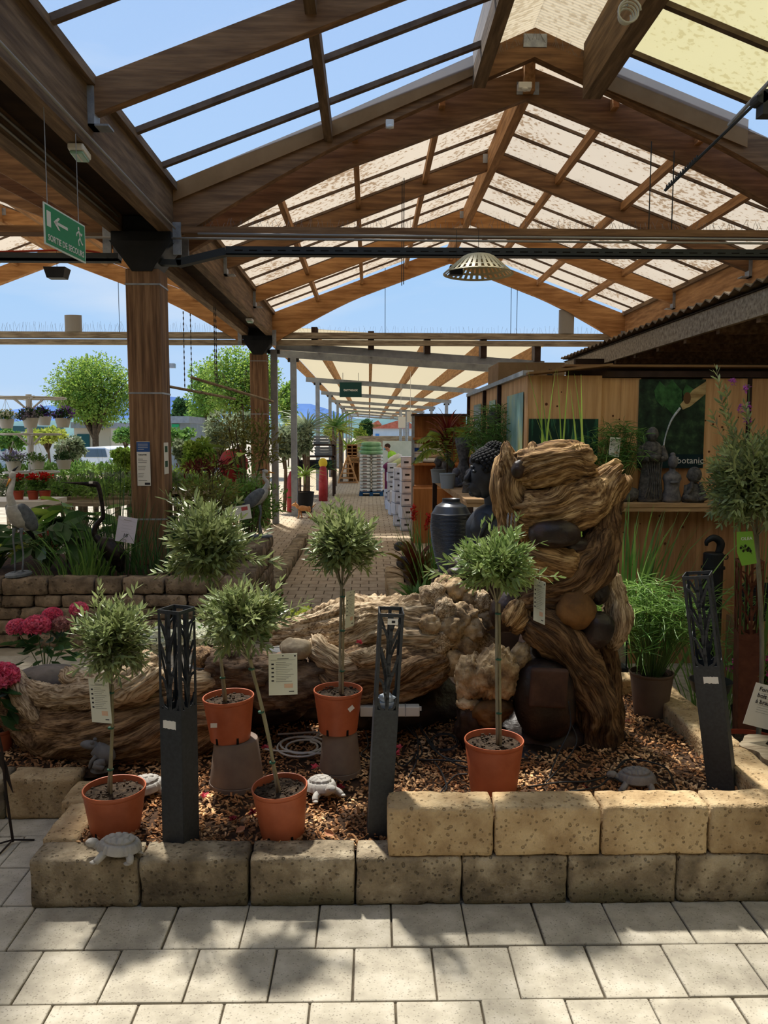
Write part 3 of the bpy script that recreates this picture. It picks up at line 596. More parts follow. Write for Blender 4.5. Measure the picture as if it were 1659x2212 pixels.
def olive(label, base, r, h, tr, cc, cr_, seed, lean=(0, 0), strays=(), rz=0, m=olv, twigs=190, leaf=.066, potm=terra, stk=True, tag_=None, trr=.008):
    t = thing('potted_olive_tree', label, 'olive tree', base, rz); t.rotation_euler = (lean[0], lean[1], rz)
    pot(t, r, h, potm)
    b = MB(); b.tube([(tr[0][0], tr[0][1], h-.04)]+[tuple(q) for q in tr[1:]], [trr*1.15]+[trr]*(len(tr)-1), 8, sm=14); b.build('trunk', bark, t, smooth=True)
    if stk:
        b = MB(); p0 = np.array([tr[0][0]+.014, tr[0][1]-.008, h-.05]); p1 = np.array(tr[-1])+[.012, -.006, -.03]; b.tube([p0, p1], .0065, 6); b.build('stake', stake, t)
        for u in (.25, .62, .93):
            p = p0+(p1-p0)*u; b = MB(); b.lathe([(.014, -.004), (.0155, 0), (.014, .004)], 10, p-[.006, -.003, 0]); b.build('tie', tie, t)
    b = MB(); top = np.array(tr[-1], float); rg = np.random.default_rng(seed+50)
    for _ in range(9):
        e = np.array(cc)+rg.normal(size=3)*np.array(cr_)*.4; b.tube([top-[0, 0, .03], (top+e)/2+rg.normal(size=3)*.012, e], [.005, .0035, .002], 5, sm=6)
    b.build('branches', bark, t)
    crown(t, cc, cr_, seed, strays=strays, m=m, twigs=twigs, leaf=leaf)
    return t
def rel(px_, py_, Y, base): return at(px_, py_, Y)-np.array(base)
def po(label, px_, pyb, zb, rpx, h, stem, cpx, seed, stray=(), **k):
    """pot front base at pixel, z known; stem/crown given by pixel and depth offsets"""
    p = atz(px_, pyb, zb); base = np.array([p[0], p[1]+k.pop('back', .11), zb]); Y = base[1]; s_ = Y/FPX*1.0
    tr = [rel(x_, y_, Y, base) for x_, y_ in stem]; c = rel(cpx[0], cpx[1], Y, base)
    st = [(rel(x0, y0, Y+dy, base), rel(x1, y1, Y+dy, base)) for x0, y0, x1, y1, dy in stray]
    return olive(label, base, rpx*s_, h, tr, c, (cpx[2]*s_, cpx[2]*s_, cpx[3]*s_), seed, strays=st, **k), base
OA, bA = po('small olive standard in a terracotta pot at the left corner, behind the pale turtle', 234, 1818, .205, 68, .215, [(234, 1700), (243, 1560), (238, 1465)], (243, 1385, 74, 88), 11, [(190, 1340, 172, 1318, 0), (212, 1320, 216, 1270, .02), (280, 1310, 292, 1275, 0), (310, 1370, 335, 1355, 0), (185, 1440, 160, 1450, 0), (300, 1340, 328, 1325, 0)], twigs=210)
OC, bC = po('olive standard with a leaning stem in a tilted terracotta pot at the front', 606, 1826, .205, 62, .245, [(606, 1690), (590, 1560), (560, 1400)], (548, 1330, 78, 72), 12, [(590, 1330, 640, 1255, 0), (600, 1340, 690, 1302, 0), (610, 1345, 672, 1330, .02), (500, 1330, 470, 1320, 0), (555, 1290, 565, 1240, 0), (490, 1370, 466, 1335, 0)], twigs=220)
OE, bE = po('olive standard in a terracotta pot in front of the tall driftwood fountain', 1073, 1727, .31, 66, .265, [(1075, 1610), (1073, 1450), (1073, 1290)], (1072, 1225, 84, 66), 13, [(1010, 1230, 958, 1212, 0), (1120, 1250, 1205, 1250, 0), (1100, 1180, 1118, 1122, 0), (1030, 1180, 1042, 1135, .03), (1000, 1240, 930, 1238, 0), (1060, 1175, 1062, 1130, 0), (1130, 1190, 1165, 1175, 0)], m=olv2, twigs=230)
def riser(label, px_, pyb, rpx, h):
    p = atz(px_, pyb, .215); base = np.array([p[0], p[1]+.13, .2]); s_ = base[1]/FPX; r = rpx*s_
    t = thing('upturned_pot', label, 'plant pot', base); b = MB()
    b.lathe([(r, 0), (r+.003, .004), (r+.001, .03), (r-.006, .034), (r*.985, .036), (r*.80, h-.004), (r*.78, h), (r*.3, h), (.004, h)], 48); b.build('pot', taupe, t, smooth=True, auto=.6); return t, base, h
R1, rb1, rh1 = riser('upside-down taupe plastic pot under the left-hand raised olive', 503, 1712, 60, .262)
b = MB(); b.box((-.04, -.121, .045), (.036, .003, .03), rotm((0, 0, 1), -.3)); b.build('sticker', paper, R1)
R2, rb2, rh2 = riser('upside-down taupe plastic pot under the second raised olive', 733, 1685, 47, .25)
def po2(label, rb, rh, dx, rpx, h, stem, cpx, seed, stray, **k):
    base = np.array([rb[0]+dx, rb[1], rb[2]+rh]); Y = base[1]; s_ = Y/FPX
    tr = [rel(x_, y_, Y, base) for x_, y_ in stem]; c = rel(cpx[0], cpx[1], Y, base)
    st = [(rel(x0, y0, Y+dy, base), rel(x1, y1, Y+dy, base)) for x0, y0, x1, y1, dy in stray]
    return olive(label, base, rpx*s_, h, tr, c, (cpx[2]*s_, cpx[2]*s_, cpx[3]*s_), seed, strays=st, **k)
OB = po2('olive standard in a terracotta pot raised on an upturned pot beside the left bollard', rb1, rh1, -.03, 56, .235, [(488, 1510), (480, 1380), (466, 1270)], (468, 1180, 78, 82), 14, [(420, 1120, 378, 1068, 0), (440, 1110, 400, 1080, 0), (520, 1190, 590, 1218, 0), (530, 1160, 560, 1172, 0), (400, 1230, 352, 1235, 0), (430, 1240, 378, 1215, 0), (500, 1120, 530, 1090, 0), (450, 1100, 424, 1060, 0), (560, 1190, 590, 1150, .03), (520, 1200, 612, 1222, 0)], twigs=230, leaf=.08)
OD = po2('raised olive standard in a terracotta pot with a slanted sticker, beside the middle bollard', rb2, rh2, -.01, 54, .235, [(735, 1510), (735, 1380), (738, 1260)], (738, 1180, 66, 72), 15, [(700, 1150, 674, 1120, 0), (712, 1110, 714, 1090, 0), (780, 1180, 818, 1195, 0), (790, 1150, 806, 1130, 0), (740, 1120, 735, 1088, 0), (690, 1200, 672, 1212, 0), (770, 1230, 812, 1180, 0)], twigs=200, leaf=.078)
for t_, p_, r_, h_, rr_ in ((OB, (-.06, -.128, .12), .1, .028, -.05), (OD, (.075, -.108, .16), .4, .03, .6)):
    b = MB(); b.box(p_, (.034, .002, .024), rotm((0, 0, 1), r_)@rotm((0, 1, 0), -rr_)); b.build('barcode_sticker', paper, t_)
OC.rotation_euler = (math.radians(3), math.radians(-3), 0)
OB.rotation_euler = (0, math.radians(-2), 0)
# right-hand big olive standing beyond the wall
base = np.array([2.36, 4.78, 0.]); 
def R_(x_, y_, dy=0): return rel(x_, y_, base[1]+dy, base)
OF = olive('large olive standard at the right edge with a bright green care label', base, .2, .22, [R_(1640, 1560), R_(1646, 1400), R_(1634, 1150)], R_(1632, 1050), (.29, .29, .3), 16, strays=[(R_(1600, 990), R_(1548, 810)), (R_(1600, 990), R_(1540, 900)), (R_(1570, 1060), R_(1535, 1110)), (R_(1560, 1030), R_(1535, 1000)), (R_(1600, 960), R_(1570, 850)), (R_(1640, 960), R_(1610, 880))], twigs=520, leaf=.07, potm=mat('red_plastic_pot', (150, 62, 40), (166, 74, 48), rough=.45), trr=.014, stk=False)
# tags
def card(name, label, cat, p, w, h, ry, m=paper, lines=12, rx=0, rl=0, ring=False, title=True, icons=True):
    t = thing(name, label, cat, p, ry); t.rotation_euler = (rx, rl, ry)
    b = MB(); b.box((0, 0, -h/2), (w, .0015, h)); b.build('card', m, t)
    b = MB()
    if title: b.bb((-w*.2, -.0015, -h*.13), (w*.2, -.0009, -h*.115)); b.bb((-w*.42, -.0015, -h*.155), (w*.42, -.0009, -h*.15))
    for i in range(lines):
        z = -h*(.21+.5*i/lines); b.bb((-w*.25, -.0015, z-.0012), (w*(.1+.3*((i*37 % 10)/10)), -.0009, z))
    b.build('printed_text', mat('print_grey', (120, 120, 116)) if 'print_grey' not in MATS else MATS['print_grey'], t)
    b = MB()
    if icons:
        for i in range(5): b.box((-w*.36, -.0013, -h*(.25+.1*i)), (w*.09, .0008, h*.035))
        b.box((w*.42, -.0013, -h*.06), (w*.06, .0008, h*.035)); b.bb((w*.2, -.0016, -h*.93), (w*.38, -.0009, -h*.91)); b.lathe([(.001, -.0004), (.0035, 0), (.001, .0004)], 8, (0, -.001, -h*.05), rotm((1, 0, 0), PI/2))
        b.build('printed_icons', ink, t)
        b = MB(); b.bb((w*.04, -.0016, -h*.83), (w*.34, -.0008, -h*.73)); b.build('price_sticker', mat('peach_sticker', (226, 190, 160)) if 'peach_sticker' not in MATS else MATS['peach_sticker'], t)
    return t
tagm = mat('cream_card', (222, 224, 206), rough=.7)
card('plant_label', 'hanging white care card with black icons below the left corner olive crown', 'plant label', at(212, 1466, bA[1]-.05), .115, .21, math.radians(-22), tagm, rl=math.radians(-4))
card('plant_label', 'hanging white care card with black icons behind the leaning olive stem', 'plant label', at(611, 1412, bC[1]+.05), .135, .2, math.radians(6), tagm)
card('plant_label', 'narrow twisted care card hanging right of the middle olive stem', 'plant label', at(757, 1276, rb2[1]-.03), .12, .2, math.radians(68), tagm, rl=math.radians(4))
card('plant_label', 'care card seen nearly edge-on hanging right of the fountain olive', 'plant label', at(1166, 1254, bE[1]-.02), .11, .21, math.radians(-72), tagm)
for x0, y0, x1, y1, Y, w in ((220, 1440, 212, 1468, bA[1]-.05, 'the left corner olive card'), (607, 1385, 609, 1413, bC[1]+.05, 'the leaning olive card'), (757, 1240, 757, 1278, rb2[1]-.03, 'the middle olive card'), (1166, 1225, 1166, 1256, bE[1]-.02, 'the fountain olive card')):
    b = MB(); b.tube([at(x0, y0, Y), at(x1, y1, Y)], .0008, 4); tag(b.build('string', white), 'thin string holding '+w, 'string')
lab = thing('plant_label', 'bright green plant label with a berry picture on the right-hand olive', 'plant label', at(1612, 1148, 4.6), 0); lab.rotation_euler = (0, math.radians(-4), math.radians(-5))
b = MB(); w, h = .11, .2; b.add([(-w/2, 0, 0), (w/2-.02, 0, 0), (w/2, 0, -h*.95), (-w/2+.025, 0, -h), (-w/2, .0, -h*.6)], [(0, 4, 3, 2, 1)]); b.build('card', mat('label_green', (128, 178, 62), rough=.5), lab, solid=.002)
def text(s, size, loc, m, rot=(PI/2, 0, 0), parent=None, name='lettering', bold=0, align='CENTER'):
    c = bpy.data.curves.new(name, 'FONT'); c.body = s; c.size = size; c.extrude = .0008; c.align_x = align; c.offset = bold*size; c.resolution_u = 2
    o = bpy.data.objects.new(name, c); COL.objects.link(o); o.location = loc; o.rotation_euler = rot
    dg = bpy.context.evaluated_depsgraph_get(); me = bpy.data.meshes.new_from_object(o.evaluated_get(dg)); bpy.data.objects.remove(o); me.materials.clear(); me.materials.append(m)
    q = bpy.data.objects.new(name, me); COL.objects.link(q); q.location = loc; q.rotation_euler = rot
    if parent: q.parent = parent
    return q
text('OLEA', .026, (0, -.0025, -.05), tagm, parent=lab, bold=.01)
b = MB(); 
for i in range(7): b.blob((RNG.normal()*.018, -.003, -.1+RNG.normal()*.012), (.007, .0012, .009), i, .1, 1, 8)
b.leaves(RNG.normal(size=(8, 3))*[.014, .0005, .01]+[0, -.004, -.1], RNG.normal(size=(8, 3))*[1, .05, 1], .03, .007); b.build('berry_picture', mat('olive_black', (36, 34, 22)), lab)
# ---------------------------------------------------------------- turtles and frog
cement = mat('pale_cement', (150, 146, 140), (186, 182, 174), sc=9, rough=.95, bump=.002, bsc=60)
def turtle(label, p, rz, s=1., m=cement, lift=0):
    t = thing('turtle_statue', label, 'turtle statue', p, rz); t.scale = (s, s, s); t.rotation_euler = (0, -lift, rz)
    n = 72; q = 26; a = np.arange(n)*2*PI/n; u = np.linspace(0, 1, q); A, U = np.meshgrid(a, u, indexing='ij')
    x = .092*U*np.cos(A); y = .07*U*np.sin(A)*(1-.1*np.cos(A)); z = .038+.062*np.sqrt(np.maximum(0, 1-U**2.3))
    C = np.array([(x_, 0) for x_ in (-.062, -.03, 0, .03, .06)]+[(x_, s_*.036) for s_ in (-1, 1) for x_ in (-.045, -.016, .015, .044)])
    d = np.sort(np.sqrt((x[..., None]-C[:, 0])**2+(y[..., None]-C[:, 1])**2), -1); g = np.clip((d[..., 1]-d[..., 0])/.011, 0, 1)
    mg = U > .78; ga = np.clip(np.abs(((A*22/(2*PI)) % 1)-.5)*-8+4, 0, 1); g = np.where(mg, np.clip(ga, 0, 1), g); g = np.where(np.abs(U-.78) < .03, 0, g)
    k = 1+.12*(g-.5)+.01*np.clip((d[..., 0]-.008)/.01, 0, 1)*(~mg); fl = np.where(mg, (U-.78)*.06, 0)
    X = x*k+fl*np.cos(A)*.25; Y = y*k+fl*np.sin(A)*.25; Z = .03+(z-.03)*k
    V = np.stack([X, Y, Z], -1).reshape(-1, 3); F = [(i*q+j, ((i+1) % n)*q+j, ((i+1) % n)*q+j+1, i*q+j+1) for i in range(n) for j in range(q-1)]
    b = MB(); b.add(V, F); b.build('shell', m, t, smooth=True)
    b = MB(); b.blob((0, 0, .034), (.085, .06, .024), 2, .04, 2, 20); b.build('belly', m, t, smooth=True)
    b = MB(); b.tube([(.06, 0, .035), (.09, 0, .045), (.112, 0, .056)], [.024, .021, .018], 12, sm=6); b.blob((.122, 0, .06), (.03, .022, .02), 4, .05, 2, 20)
    for s_ in (-1, 1): b.blob((.135, s_*.015, .066), (.006, .005, .006), 1, 0, 1, 10)
    b.build('head', m, t, smooth=True)
    for sx, sy in ((1, 1), (1, -1), (-1, 1), (-1, -1)):
        b = MB(); b.tube([(sx*.055, sy*.04, .035), (sx*.068, sy*.062, .022), (sx*.075+.008, sy*.072, .007)], [.019, .017, .015], 10, sm=6); b.blob((sx*.075+.014, sy*.074, .008), (.018, .014, .008), 3, .15, 3, 12); b.build('leg', m, t, smooth=True)
    b = MB(); b.tube([(-.085, 0, .028), (-.112, 0, .016)], [.01, .003], 8); b.build('tail', m, t, smooth=True)
    return t
turtle('pale turtle statue standing on the front left corner of the wall', tuple(atz(248, 1862, .228)[:2]+[0, .06])+(.222,), PI, .98, lift=.05)
turtle('pale turtle statue half hidden behind the left corner olive pot', tuple(atz(308, 1722, .23)[:2]+[.0, .05])+(.215,), math.radians(40), 1.05)
turtle('white turtle statue facing the viewer beside the leaning olive pot', tuple(atz(694, 1722, .23)[:2]+[0, .05])+(.212,), math.radians(-62), 1.05, lift=.18)
turtle('grey turtle statue on the chips behind the upper front wall, facing left', tuple(atz(1385, 1713, .31)[:2]+[0, .07])+(.312,), math.radians(168), .98, m=mat('grey_cement', (112, 106, 102), (142, 136, 130), sc=9, rough=.95, bump=.002, bsc=60), lift=-.05)
frogm = mat('grey_stoneware', (84, 84, 86), (120, 120, 122), sc=8, rough=.7)
t = thing('frog_statue', 'small grey frog statue looking up left beside the corner olive', 'frog statue', tuple(atz(212, 1668, .235)[:2]+[0, .05])+(.228,), PI); t.scale = (1.05,)*3
b = MB(); b.lathe([(.001, 0), (.055, 0), (.05, .018), (.03, .024), (.001, .024)], 24); b.build('base', frogm, t, smooth=True, auto=.8)
b = MB(); b.tube([(-.05, 0, .045), (-.03, 0, .075), (.0, 0, .1), (.03, 0, .122)], [.035, .05, .047, .036], 18, sm=14); b.build('body', frogm, t, smooth=True)
b = MB(); b.blob((.055, 0, .138), (.05, .036, .022), 2, .03, 1, 20, rotm((0, 1, 0), -.15))
for s_ in (-1, 1): b.blob((.035, s_*.022, .158), (.012, .01, .011), 1, 0, 1, 12)
b.build('head', frogm, t, smooth=True)
for s_ in (-1, 1):
    b = MB(); b.tube([(.01, s_*.035, .09), (.035, s_*.045, .06), (.045, s_*.04, .026)], [.014, .011, .009], 8, sm=8); b.build('leg', frogm, t, smooth=True)
    b = MB(); b.tube([(-.03, s_*.035, .06), (.01, s_*.06, .05), (-.03, s_*.058, .03), (.015, s_*.05, .024)], [.026, .02, .014, .009], 8, sm=12); b.build('leg', frogm, t, smooth=True)
# ================================================================ TALL DRIFTWOOD FOUNTAIN
def barkm(name, a, b_, c, bump=.012):
    m = mat(name, a, b_, sc=40, rough=.82, coord='grain', c3=c, bump=bump, bsc=80, pos=(.28, .66), det=8, spec=.25); t = m.node_tree; p = t.nodes['Principled BSDF']
    src = p.inputs['Base Color'].links[0].from_socket; mp_ = [n for n in t.nodes if n.type == 'MAPPING'][0]
    n = N(t, 'ShaderNodeTexNoise'); n.inputs['Scale'].default_value = 150; n.inputs['Detail'].default_value = 3; t.links.new(mp_.outputs[0], n.inputs['Vector'])
    r = N(t, 'ShaderNodeValToRGB'); r.color_ramp.elements[0].position = .4; r.color_ramp.elements[0].color = (.42, .37, .31, 1); r.color_ramp.elements[1].position = .52; r.color_ramp.elements[1].color = (1, 1, 1, 1); t.links.new(n.outputs['Fac'], r.inputs[0])
    x = N(t, 'ShaderNodeMixRGB', blend_type='MULTIPLY'); x.inputs[0].default_value = 1; t.links.new(src, x.inputs[1]); t.links.new(r.outputs[0], x.inputs[2]); t.links.new(x.outputs[0], p.inputs['Base Color']); return m
fw = barkm('fountain_wood', (58, 40, 22), (220, 184, 132), (142, 108, 68))
fw2 = barkm('fountain_wood_dark', (46, 32, 22), (150, 118, 82), (94, 70, 47))
fpale = barkm('driftwood_pale', (112, 92, 70), (228, 208, 176), (184, 160, 128))
rock_d = mat('wet_dark_rock', (26, 18, 14), (66, 46, 36), sc=5, rough=.45, bump=.008, bsc=22, spec=.4, c3=(42, 30, 24))
rock_b = mat('ochre_rock', (62, 42, 22), (134, 96, 54), sc=4, rough=.7, bump=.008, bsc=20, c3=(100, 70, 38))
rock_p = mat('pale_coral_rock', (104, 84, 62), (218, 192, 154), sc=9, rough=.85, bump=.016, bsc=26, c3=(172, 146, 110))
slabm = mat('brown_slab', (66, 46, 38), (94, 68, 56), sc=6, rough=.75, bump=.003, bsc=30)
FYc = 4.62
def W(x, y, dy=0): return at(x, y, FYc+dy)
S1 = FYc/FPX
F1 = thing('driftwood_fountain', 'tall carved fountain of brown driftwood logs and dark rocks, standing behind the right-hand olive', 'fountain', (W(1180, 1500)[0], FYc, .26))
def flog(name, pts, rads, m=fw, seed=1, dyk=0, **k):
    b = MB(); b.log([W(*p) for p in pts], [r*S1 for r in rads], seed, **k); return b.build(name, m, F1, smooth=True, world=True)
def frock(name, x, y, dy, rx, ry, rz_, m=rock_d, seed=1, amp=.14, fr=1.4, ridge=0, rot=0, n=40, sq=1.):
    b = MB(); b.blob(W(x, y, dy), (rx*S1, ry*S1, rz_*S1), seed, amp, fr, n, rotm((0, 1, 0), rot), ridge=ridge, sq=sq); return b.build(name, m, F1, smooth=True, world=True)
frock('hollow_shade', 1119, 1014, -.12, 15, 14, 20, rock_d, 48, .1)  # dark blobs stand in for the shade of gaps and hollows
frock('hollow_shade', 1140, 1096, -.1, 10, 30, 8, rock_d, 49, .1)
# back core and rocky foot
frock('rock_base', 1175, 1600, .12, 175, 120, 95, rock_d, 3, .16, 1.6, n=56)
frock('rock_base', 1200, 1480, .17, 118, 90, 160, rock_d, 4, .14, 1.8, n=56)
frock('rock_base', 1080, 1620, .02, 92, 90, 72, rock_d, 5, .2, 1.8, n=48)
frock('rock_base', 1235, 1655, -.1, 105, 80, 52, rock_d, 6, .16, 1.8, n=48)
frock('rock_base', 1130, 1645, -.12, 80, 70, 50, rock_d, 7, .16, 1.8, n=48)
# trunk and limbs
flog('trunk', [(1118, 985, .05), (1105, 1060, .03), (1140, 1150, .08), (1195, 1230, .1), (1220, 1330, .14)], [40, 44, 56, 68, 62], fw, 11, na=72, nl=90, g=.07)
flog('top_branch', [(1120, 1015, -.02), (1165, 1008, -.05), (1215, 1002, -.04), (1268, 1002, .0)], [38, 46, 47, 40], fw, 12, na=84, nl=90, g=.08, lo=.14, rag=.12)
flog('broken_spike', [(1112, 1045, 0), (1100, 1000, -.02), (1092, 955, -.02)], [34, 24, 7], fw, 13, na=40, nl=40, g=.14)
flog('broken_spike', [(1150, 1035, -.08), (1152, 995, -.1), (1150, 955, -.08)], [26, 20, 6], fw, 14, na=40, nl=40, g=.14)
flog('upper_limb', [(1120, 1100, -.04), (1180, 1105, -.06), (1250, 1090, -.04), (1300, 1062, -.02), (1342, 1022, -.02)], [46, 56, 54, 44, 36], fw, 15, na=84, nl=100, g=.08, lo=.16, rag=.14)
flog('right_limb', [(1318, 1055, .0), (1300, 1130, -.02), (1296, 1190, -.04), (1270, 1240, -.06), (1200, 1290, -.06), (1120, 1305, -.02)], [30, 34, 36, 40, 40, 22], fw2, 16, na=64, nl=100, g=.13, rag=.1)
flog('mid_limb', [(1140, 1190, -.08), (1180, 1205, -.1), (1240, 1225, -.08), (1290, 1180, -.05)], [40, 46, 40, 26], fw, 17, na=64, nl=70, g=.1)
flog('mid_limb', [(1160, 1260, -.06), (1220, 1245, -.1), (1270, 1200, -.1), (1310, 1130, -.06)], [30, 36, 34, 18], fw2, 18, na=64, nl=70, g=.12)
flog('root', [(1150, 1335, -.05), (1195, 1370, -.1), (1245, 1430, -.12), (1280, 1510, -.1), (1290, 1600, -.06), (1285, 1660, .0)], [42, 44, 46, 44, 50, 60], fw2, 19, na=72, nl=110, g=.12, rag=.1)
flog('root', [(1300, 1370, .1), (1320, 1460, .1), (1322, 1560, .1), (1310, 1650, .08)], [24, 22, 26, 34], fw2, 20, na=48, nl=70)
flog('knot_bowl', [(1135, 1300, -.02), (1118, 1330, -.06), (1100, 1352, -.06)], [18, 30, 26], fw, 21, na=44, nl=30, g=.12, rag=.2)
flog('knot', [(1090, 1165, -.03), (1092, 1150, -.04), (1097, 1140, -.04)], [16, 20, 10], fw, 22, na=36, nl=24)
flog('right_stump', [(1316, 1235, .05), (1328, 1290, .03), (1332, 1340, .02), (1318, 1400, .06)], [20, 26, 30, 16], fpale, 23, na=48, nl=50, g=.14)
frock('boulder', 1196, 1154, -.2, 52, 36, 30, rock_d, 31, .08, 1.2, sq=.85)
frock('boulder', 1240, 1178, -.12, 30, 26, 22, rock_d, 32, .1)
frock('boulder', 1242, 1318, -.16, 42, 34, 46, rock_b, 33, .1, rot=-.5)
frock('boulder', 1290, 1362, -.15, 34, 30, 42, rock_d, 34, .1, rot=.3, sq=.9)
frock('boulder', 1292, 1276, -.06, 24, 24, 30, rock_d, 35, .1)
frock('boulder', 1178, 1510, -.16, 68, 50, 88, rock_d, 36, .07, 1.2, sq=.9)
frock('boulder', 1190, 1400, -.06, 40, 34, 40, rock_d, 37, .1)
b = MB(); V, F = rblock((78*S1, .05, 82*S1), 61, .003, .012, .012); b.add(V@rotm((0, 1, 0), .05).T+W(1185, 1486, -.285), F); b.build('stone_slab', slabm, F1, smooth=True, world=True)
frock('coral_rock', 1070, 1455, -.14, 44, 40, 58, rock_p, 41, .18, 2.4, ridge=.1, rot=.25, n=64)
frock('coral_rock', 1022, 1465, -.1, 34, 34, 52, rock_p, 42, .2, 2.6, ridge=.12, n=56)
frock('coral_rock', 1110, 1440, -.1, 26, 28, 52, rock_p, 43, .16, 2, ridge=.1, rot=.5, n=48)
frock('coral_rock', 1062, 1535, -.14, 50, 40, 32, rock_b, 44, .16, 2, ridge=.06, rot=-.3, n=48)
frock('coral_rock', 1018, 1560, -.1, 34, 34, 66, rock_d, 45, .18, 2, ridge=.08, n=48)
frock('coral_rock', 1012, 1520, -.13, 26, 20, 16, rock_p, 47, .18, 2, ridge=.08, n=40)
frock('hollow_shade', 1098, 1325, .05, 40, 34, 44, rock_d, 46, .1)  # dark blob stands in for the shade behind the knot bowl
waterm = bpy.data.materials.new('water'); waterm.use_nodes = True; bb_ = waterm.node_tree.nodes['Principled BSDF']; bb_.inputs['Base Color'].default_value = (.9, .95, 1, 1); bb_.inputs['Roughness'].default_value = .04; bb_.inputs['Transmission Weight'].default_value = .85; bb_.inputs['IOR'].default_value = 1.33; MATS['water'] = waterm
for i in range(3):
    b = MB(); x = 1098+i*8; b.tube([W(x, 1108, -.1), W(x-2, 1125, -.12), W(x-1, 1150, -.12)], [.004, .006, .003], 6, sm=8); b.build('water_strand', waterm, F1, smooth=True, world=True)
# cables on the foot
cabm = mat('black_rubber', (30, 31, 34), rough=.5, spec=.4)
def cable(label, pts, r=.0045, m=cabm, z=None, name='cable', cat='cable', n=40):
    P = []
    for q in pts:
        if len(q) == 2: p = atz(q[0], q[1], .24); p[2] = float(mz(p[0], p[1]))+.038; p = atz(q[0], q[1], p[2])
        else: p = at(*q)
        P.append(p)
    b = MB(); b.tube(P, r, 6, sm=n); return tag(b.build(name, m, smooth=True), label, cat)
cable('black cable hanging down the foot of the tall fountain', [(1228, 1515, 4.25), (1232, 1570, 4.22), (1205, 1630, 4.12), (1185, 1680, 4.0)], .004)
cable('second black cable looping to the ground at the tall fountain foot', [(1232, 1560, 4.24), (1246, 1600, 4.2), (1225, 1640, 4.12), (1180, 1690)], .004)
cable('black cable crossing the chips left of the grey turtle', [(1140, 1700), (1210, 1690), (1270, 1688), (1310, 1676), (1335, 1658), (1350, 1645)])
cable('black cable passing over behind the grey turtle and down its right side', [(1335, 1655), (1355, 1641), (1400, 1645), (1440, 1660), (1455, 1690), (1462, 1706)])
cable('long black cable along the back of the front wall', [(1180, 1712), (1230, 1710), (1290, 1700), (1320, 1680), (1345, 1690)])
for i, pts in enumerate([[(862, 1545), (880, 1570), (905, 1600), (912, 1625), (905, 1640), (950, 1642), (1000, 1645)], [(895, 1555), (925, 1595), (945, 1625), (985, 1650), (1018, 1660)], [(880, 1558), (900, 1590), (903, 1620), (898, 1650), (882, 1680)], [(905, 1560), (930, 1610), (960, 1635), (1015, 1648)], [(938, 1645), (955, 1670), (965, 1700), (958, 1712)], [(1010, 1672), (985, 1675), (965, 1695), (950, 1715)], [(790, 1580), (795, 1610), (780, 1630), (800, 1640), (830, 1655)], [(850, 1640), (870, 1655), (890, 1640), (900, 1625)]]):
    cable('black cable lying on the chips between the middle bollard and the fountain', pts).__setitem__('group', 'black cables on the chips')
cable('coiled black cable beside the foot of the tall fountain', [(960+32*math.cos(a)*(1-.02*a), 1602+20*math.sin(a)*(1-.02*a)) for a in np.arange(0, 13, .5)], .0035, n=120)
whc = mat('white_cable', (206, 200, 190), rough=.5)
cable('coiled white cable on the chips between the two upturned pots', [(600, 1586), (640, 1584), (690, 1583)]+[(652+(34+a*1.1)*math.cos(a)+4*math.sin(a*.37), 1612+(13+.5*a)*math.sin(a)+3*math.sin(a*.53)) for a in np.arange(-.9, 20, .45)]+[(600, 1622), (572, 1618)], .0065, whc, n=260)
# white power box bar
t = thing('power_box', 'long white plastic connector box on the plinth behind the middle bollard', 'power box', at(842, 1545, 4.62)); b = MB(); b.bb((-.175, -.03, 0), (.175, .03, .06)); b.build('housing', white, t, bevel=.006)
b = MB(); b.bb((.175, -.012, .03), (.187, .012, .05)); b.build('latch', white, t)
b = MB(); b.bb((.09, -.0325, 0), (.094, .0325, .062)); b.build('strap', steel, t)
# ================================================================ LONG LOW FOUNTAIN
G0 = 4.95
F2 = thing('driftwood_cascade', 'long low cascade fountain of pale driftwood logs and basins running left to right', 'fountain', (at(500, 1500, G0)[0], G0, .21))
def glog(name, pts, rads, m=fpale, seed=1, **k):
    b = MB(); b.log([at(x, y, G0+d) for x, y, d in pts], [r*G0/FPX for r in rads], seed, **k); return b.build(name, m, F2, smooth=True, world=True)
def grock(name, x, y, dy, rx, ry, rz_, m=rock_d, seed=1, amp=.14, fr=1.4, ridge=0, rot=0, n=40, sq=1.):
    b = MB(); s_ = G0/FPX; b.blob(at(x, y, G0+dy), (rx*s_, ry*s_, rz_*s_), seed, amp, fr, n, rotm((0, 1, 0), rot), ridge=ridge, sq=sq); return b.build(name, m, F2, smooth=True, world=True)
mid = barkm('driftwood_mid', (66, 49, 35), (184, 152, 114), (126, 100, 74))
glog('front_log', [(8, 1470, -.05), (50, 1530, -.1), (150, 1565, -.2), (280, 1560, -.25), (400, 1545, -.2), (520, 1530, -.05)], [26, 52, 78, 84, 84, 70], mid, 71, na=110, nl=150, g=.09, lo=.1)
glog('rim_limb', [(55, 1480, -.25), (110, 1505, -.36), (200, 1500, -.42), (290, 1478, -.42), (340, 1440, -.36)], [16, 22, 26, 30, 26], fpale, 72, na=52, nl=90, g=.14, rag=.1)
glog('rim_limb', [(25, 1455, -.1), (50, 1500, -.28), (90, 1560, -.36)], [18, 24, 14], fpale, 73, na=44, nl=50, g=.14)
glog('broken_branch', [(140, 1455, -.2), (175, 1475, -.3), (230, 1490, -.36)], [18, 22, 20], fpale, 74, na=44, nl=50, g=.12)
glog('broken_branch', [(180, 1475, -.3), (230, 1480, -.38), (300, 1450, -.38), (330, 1420, -.3)], [20, 26, 28, 24], fpale, 75, na=44, nl=60, g=.12)
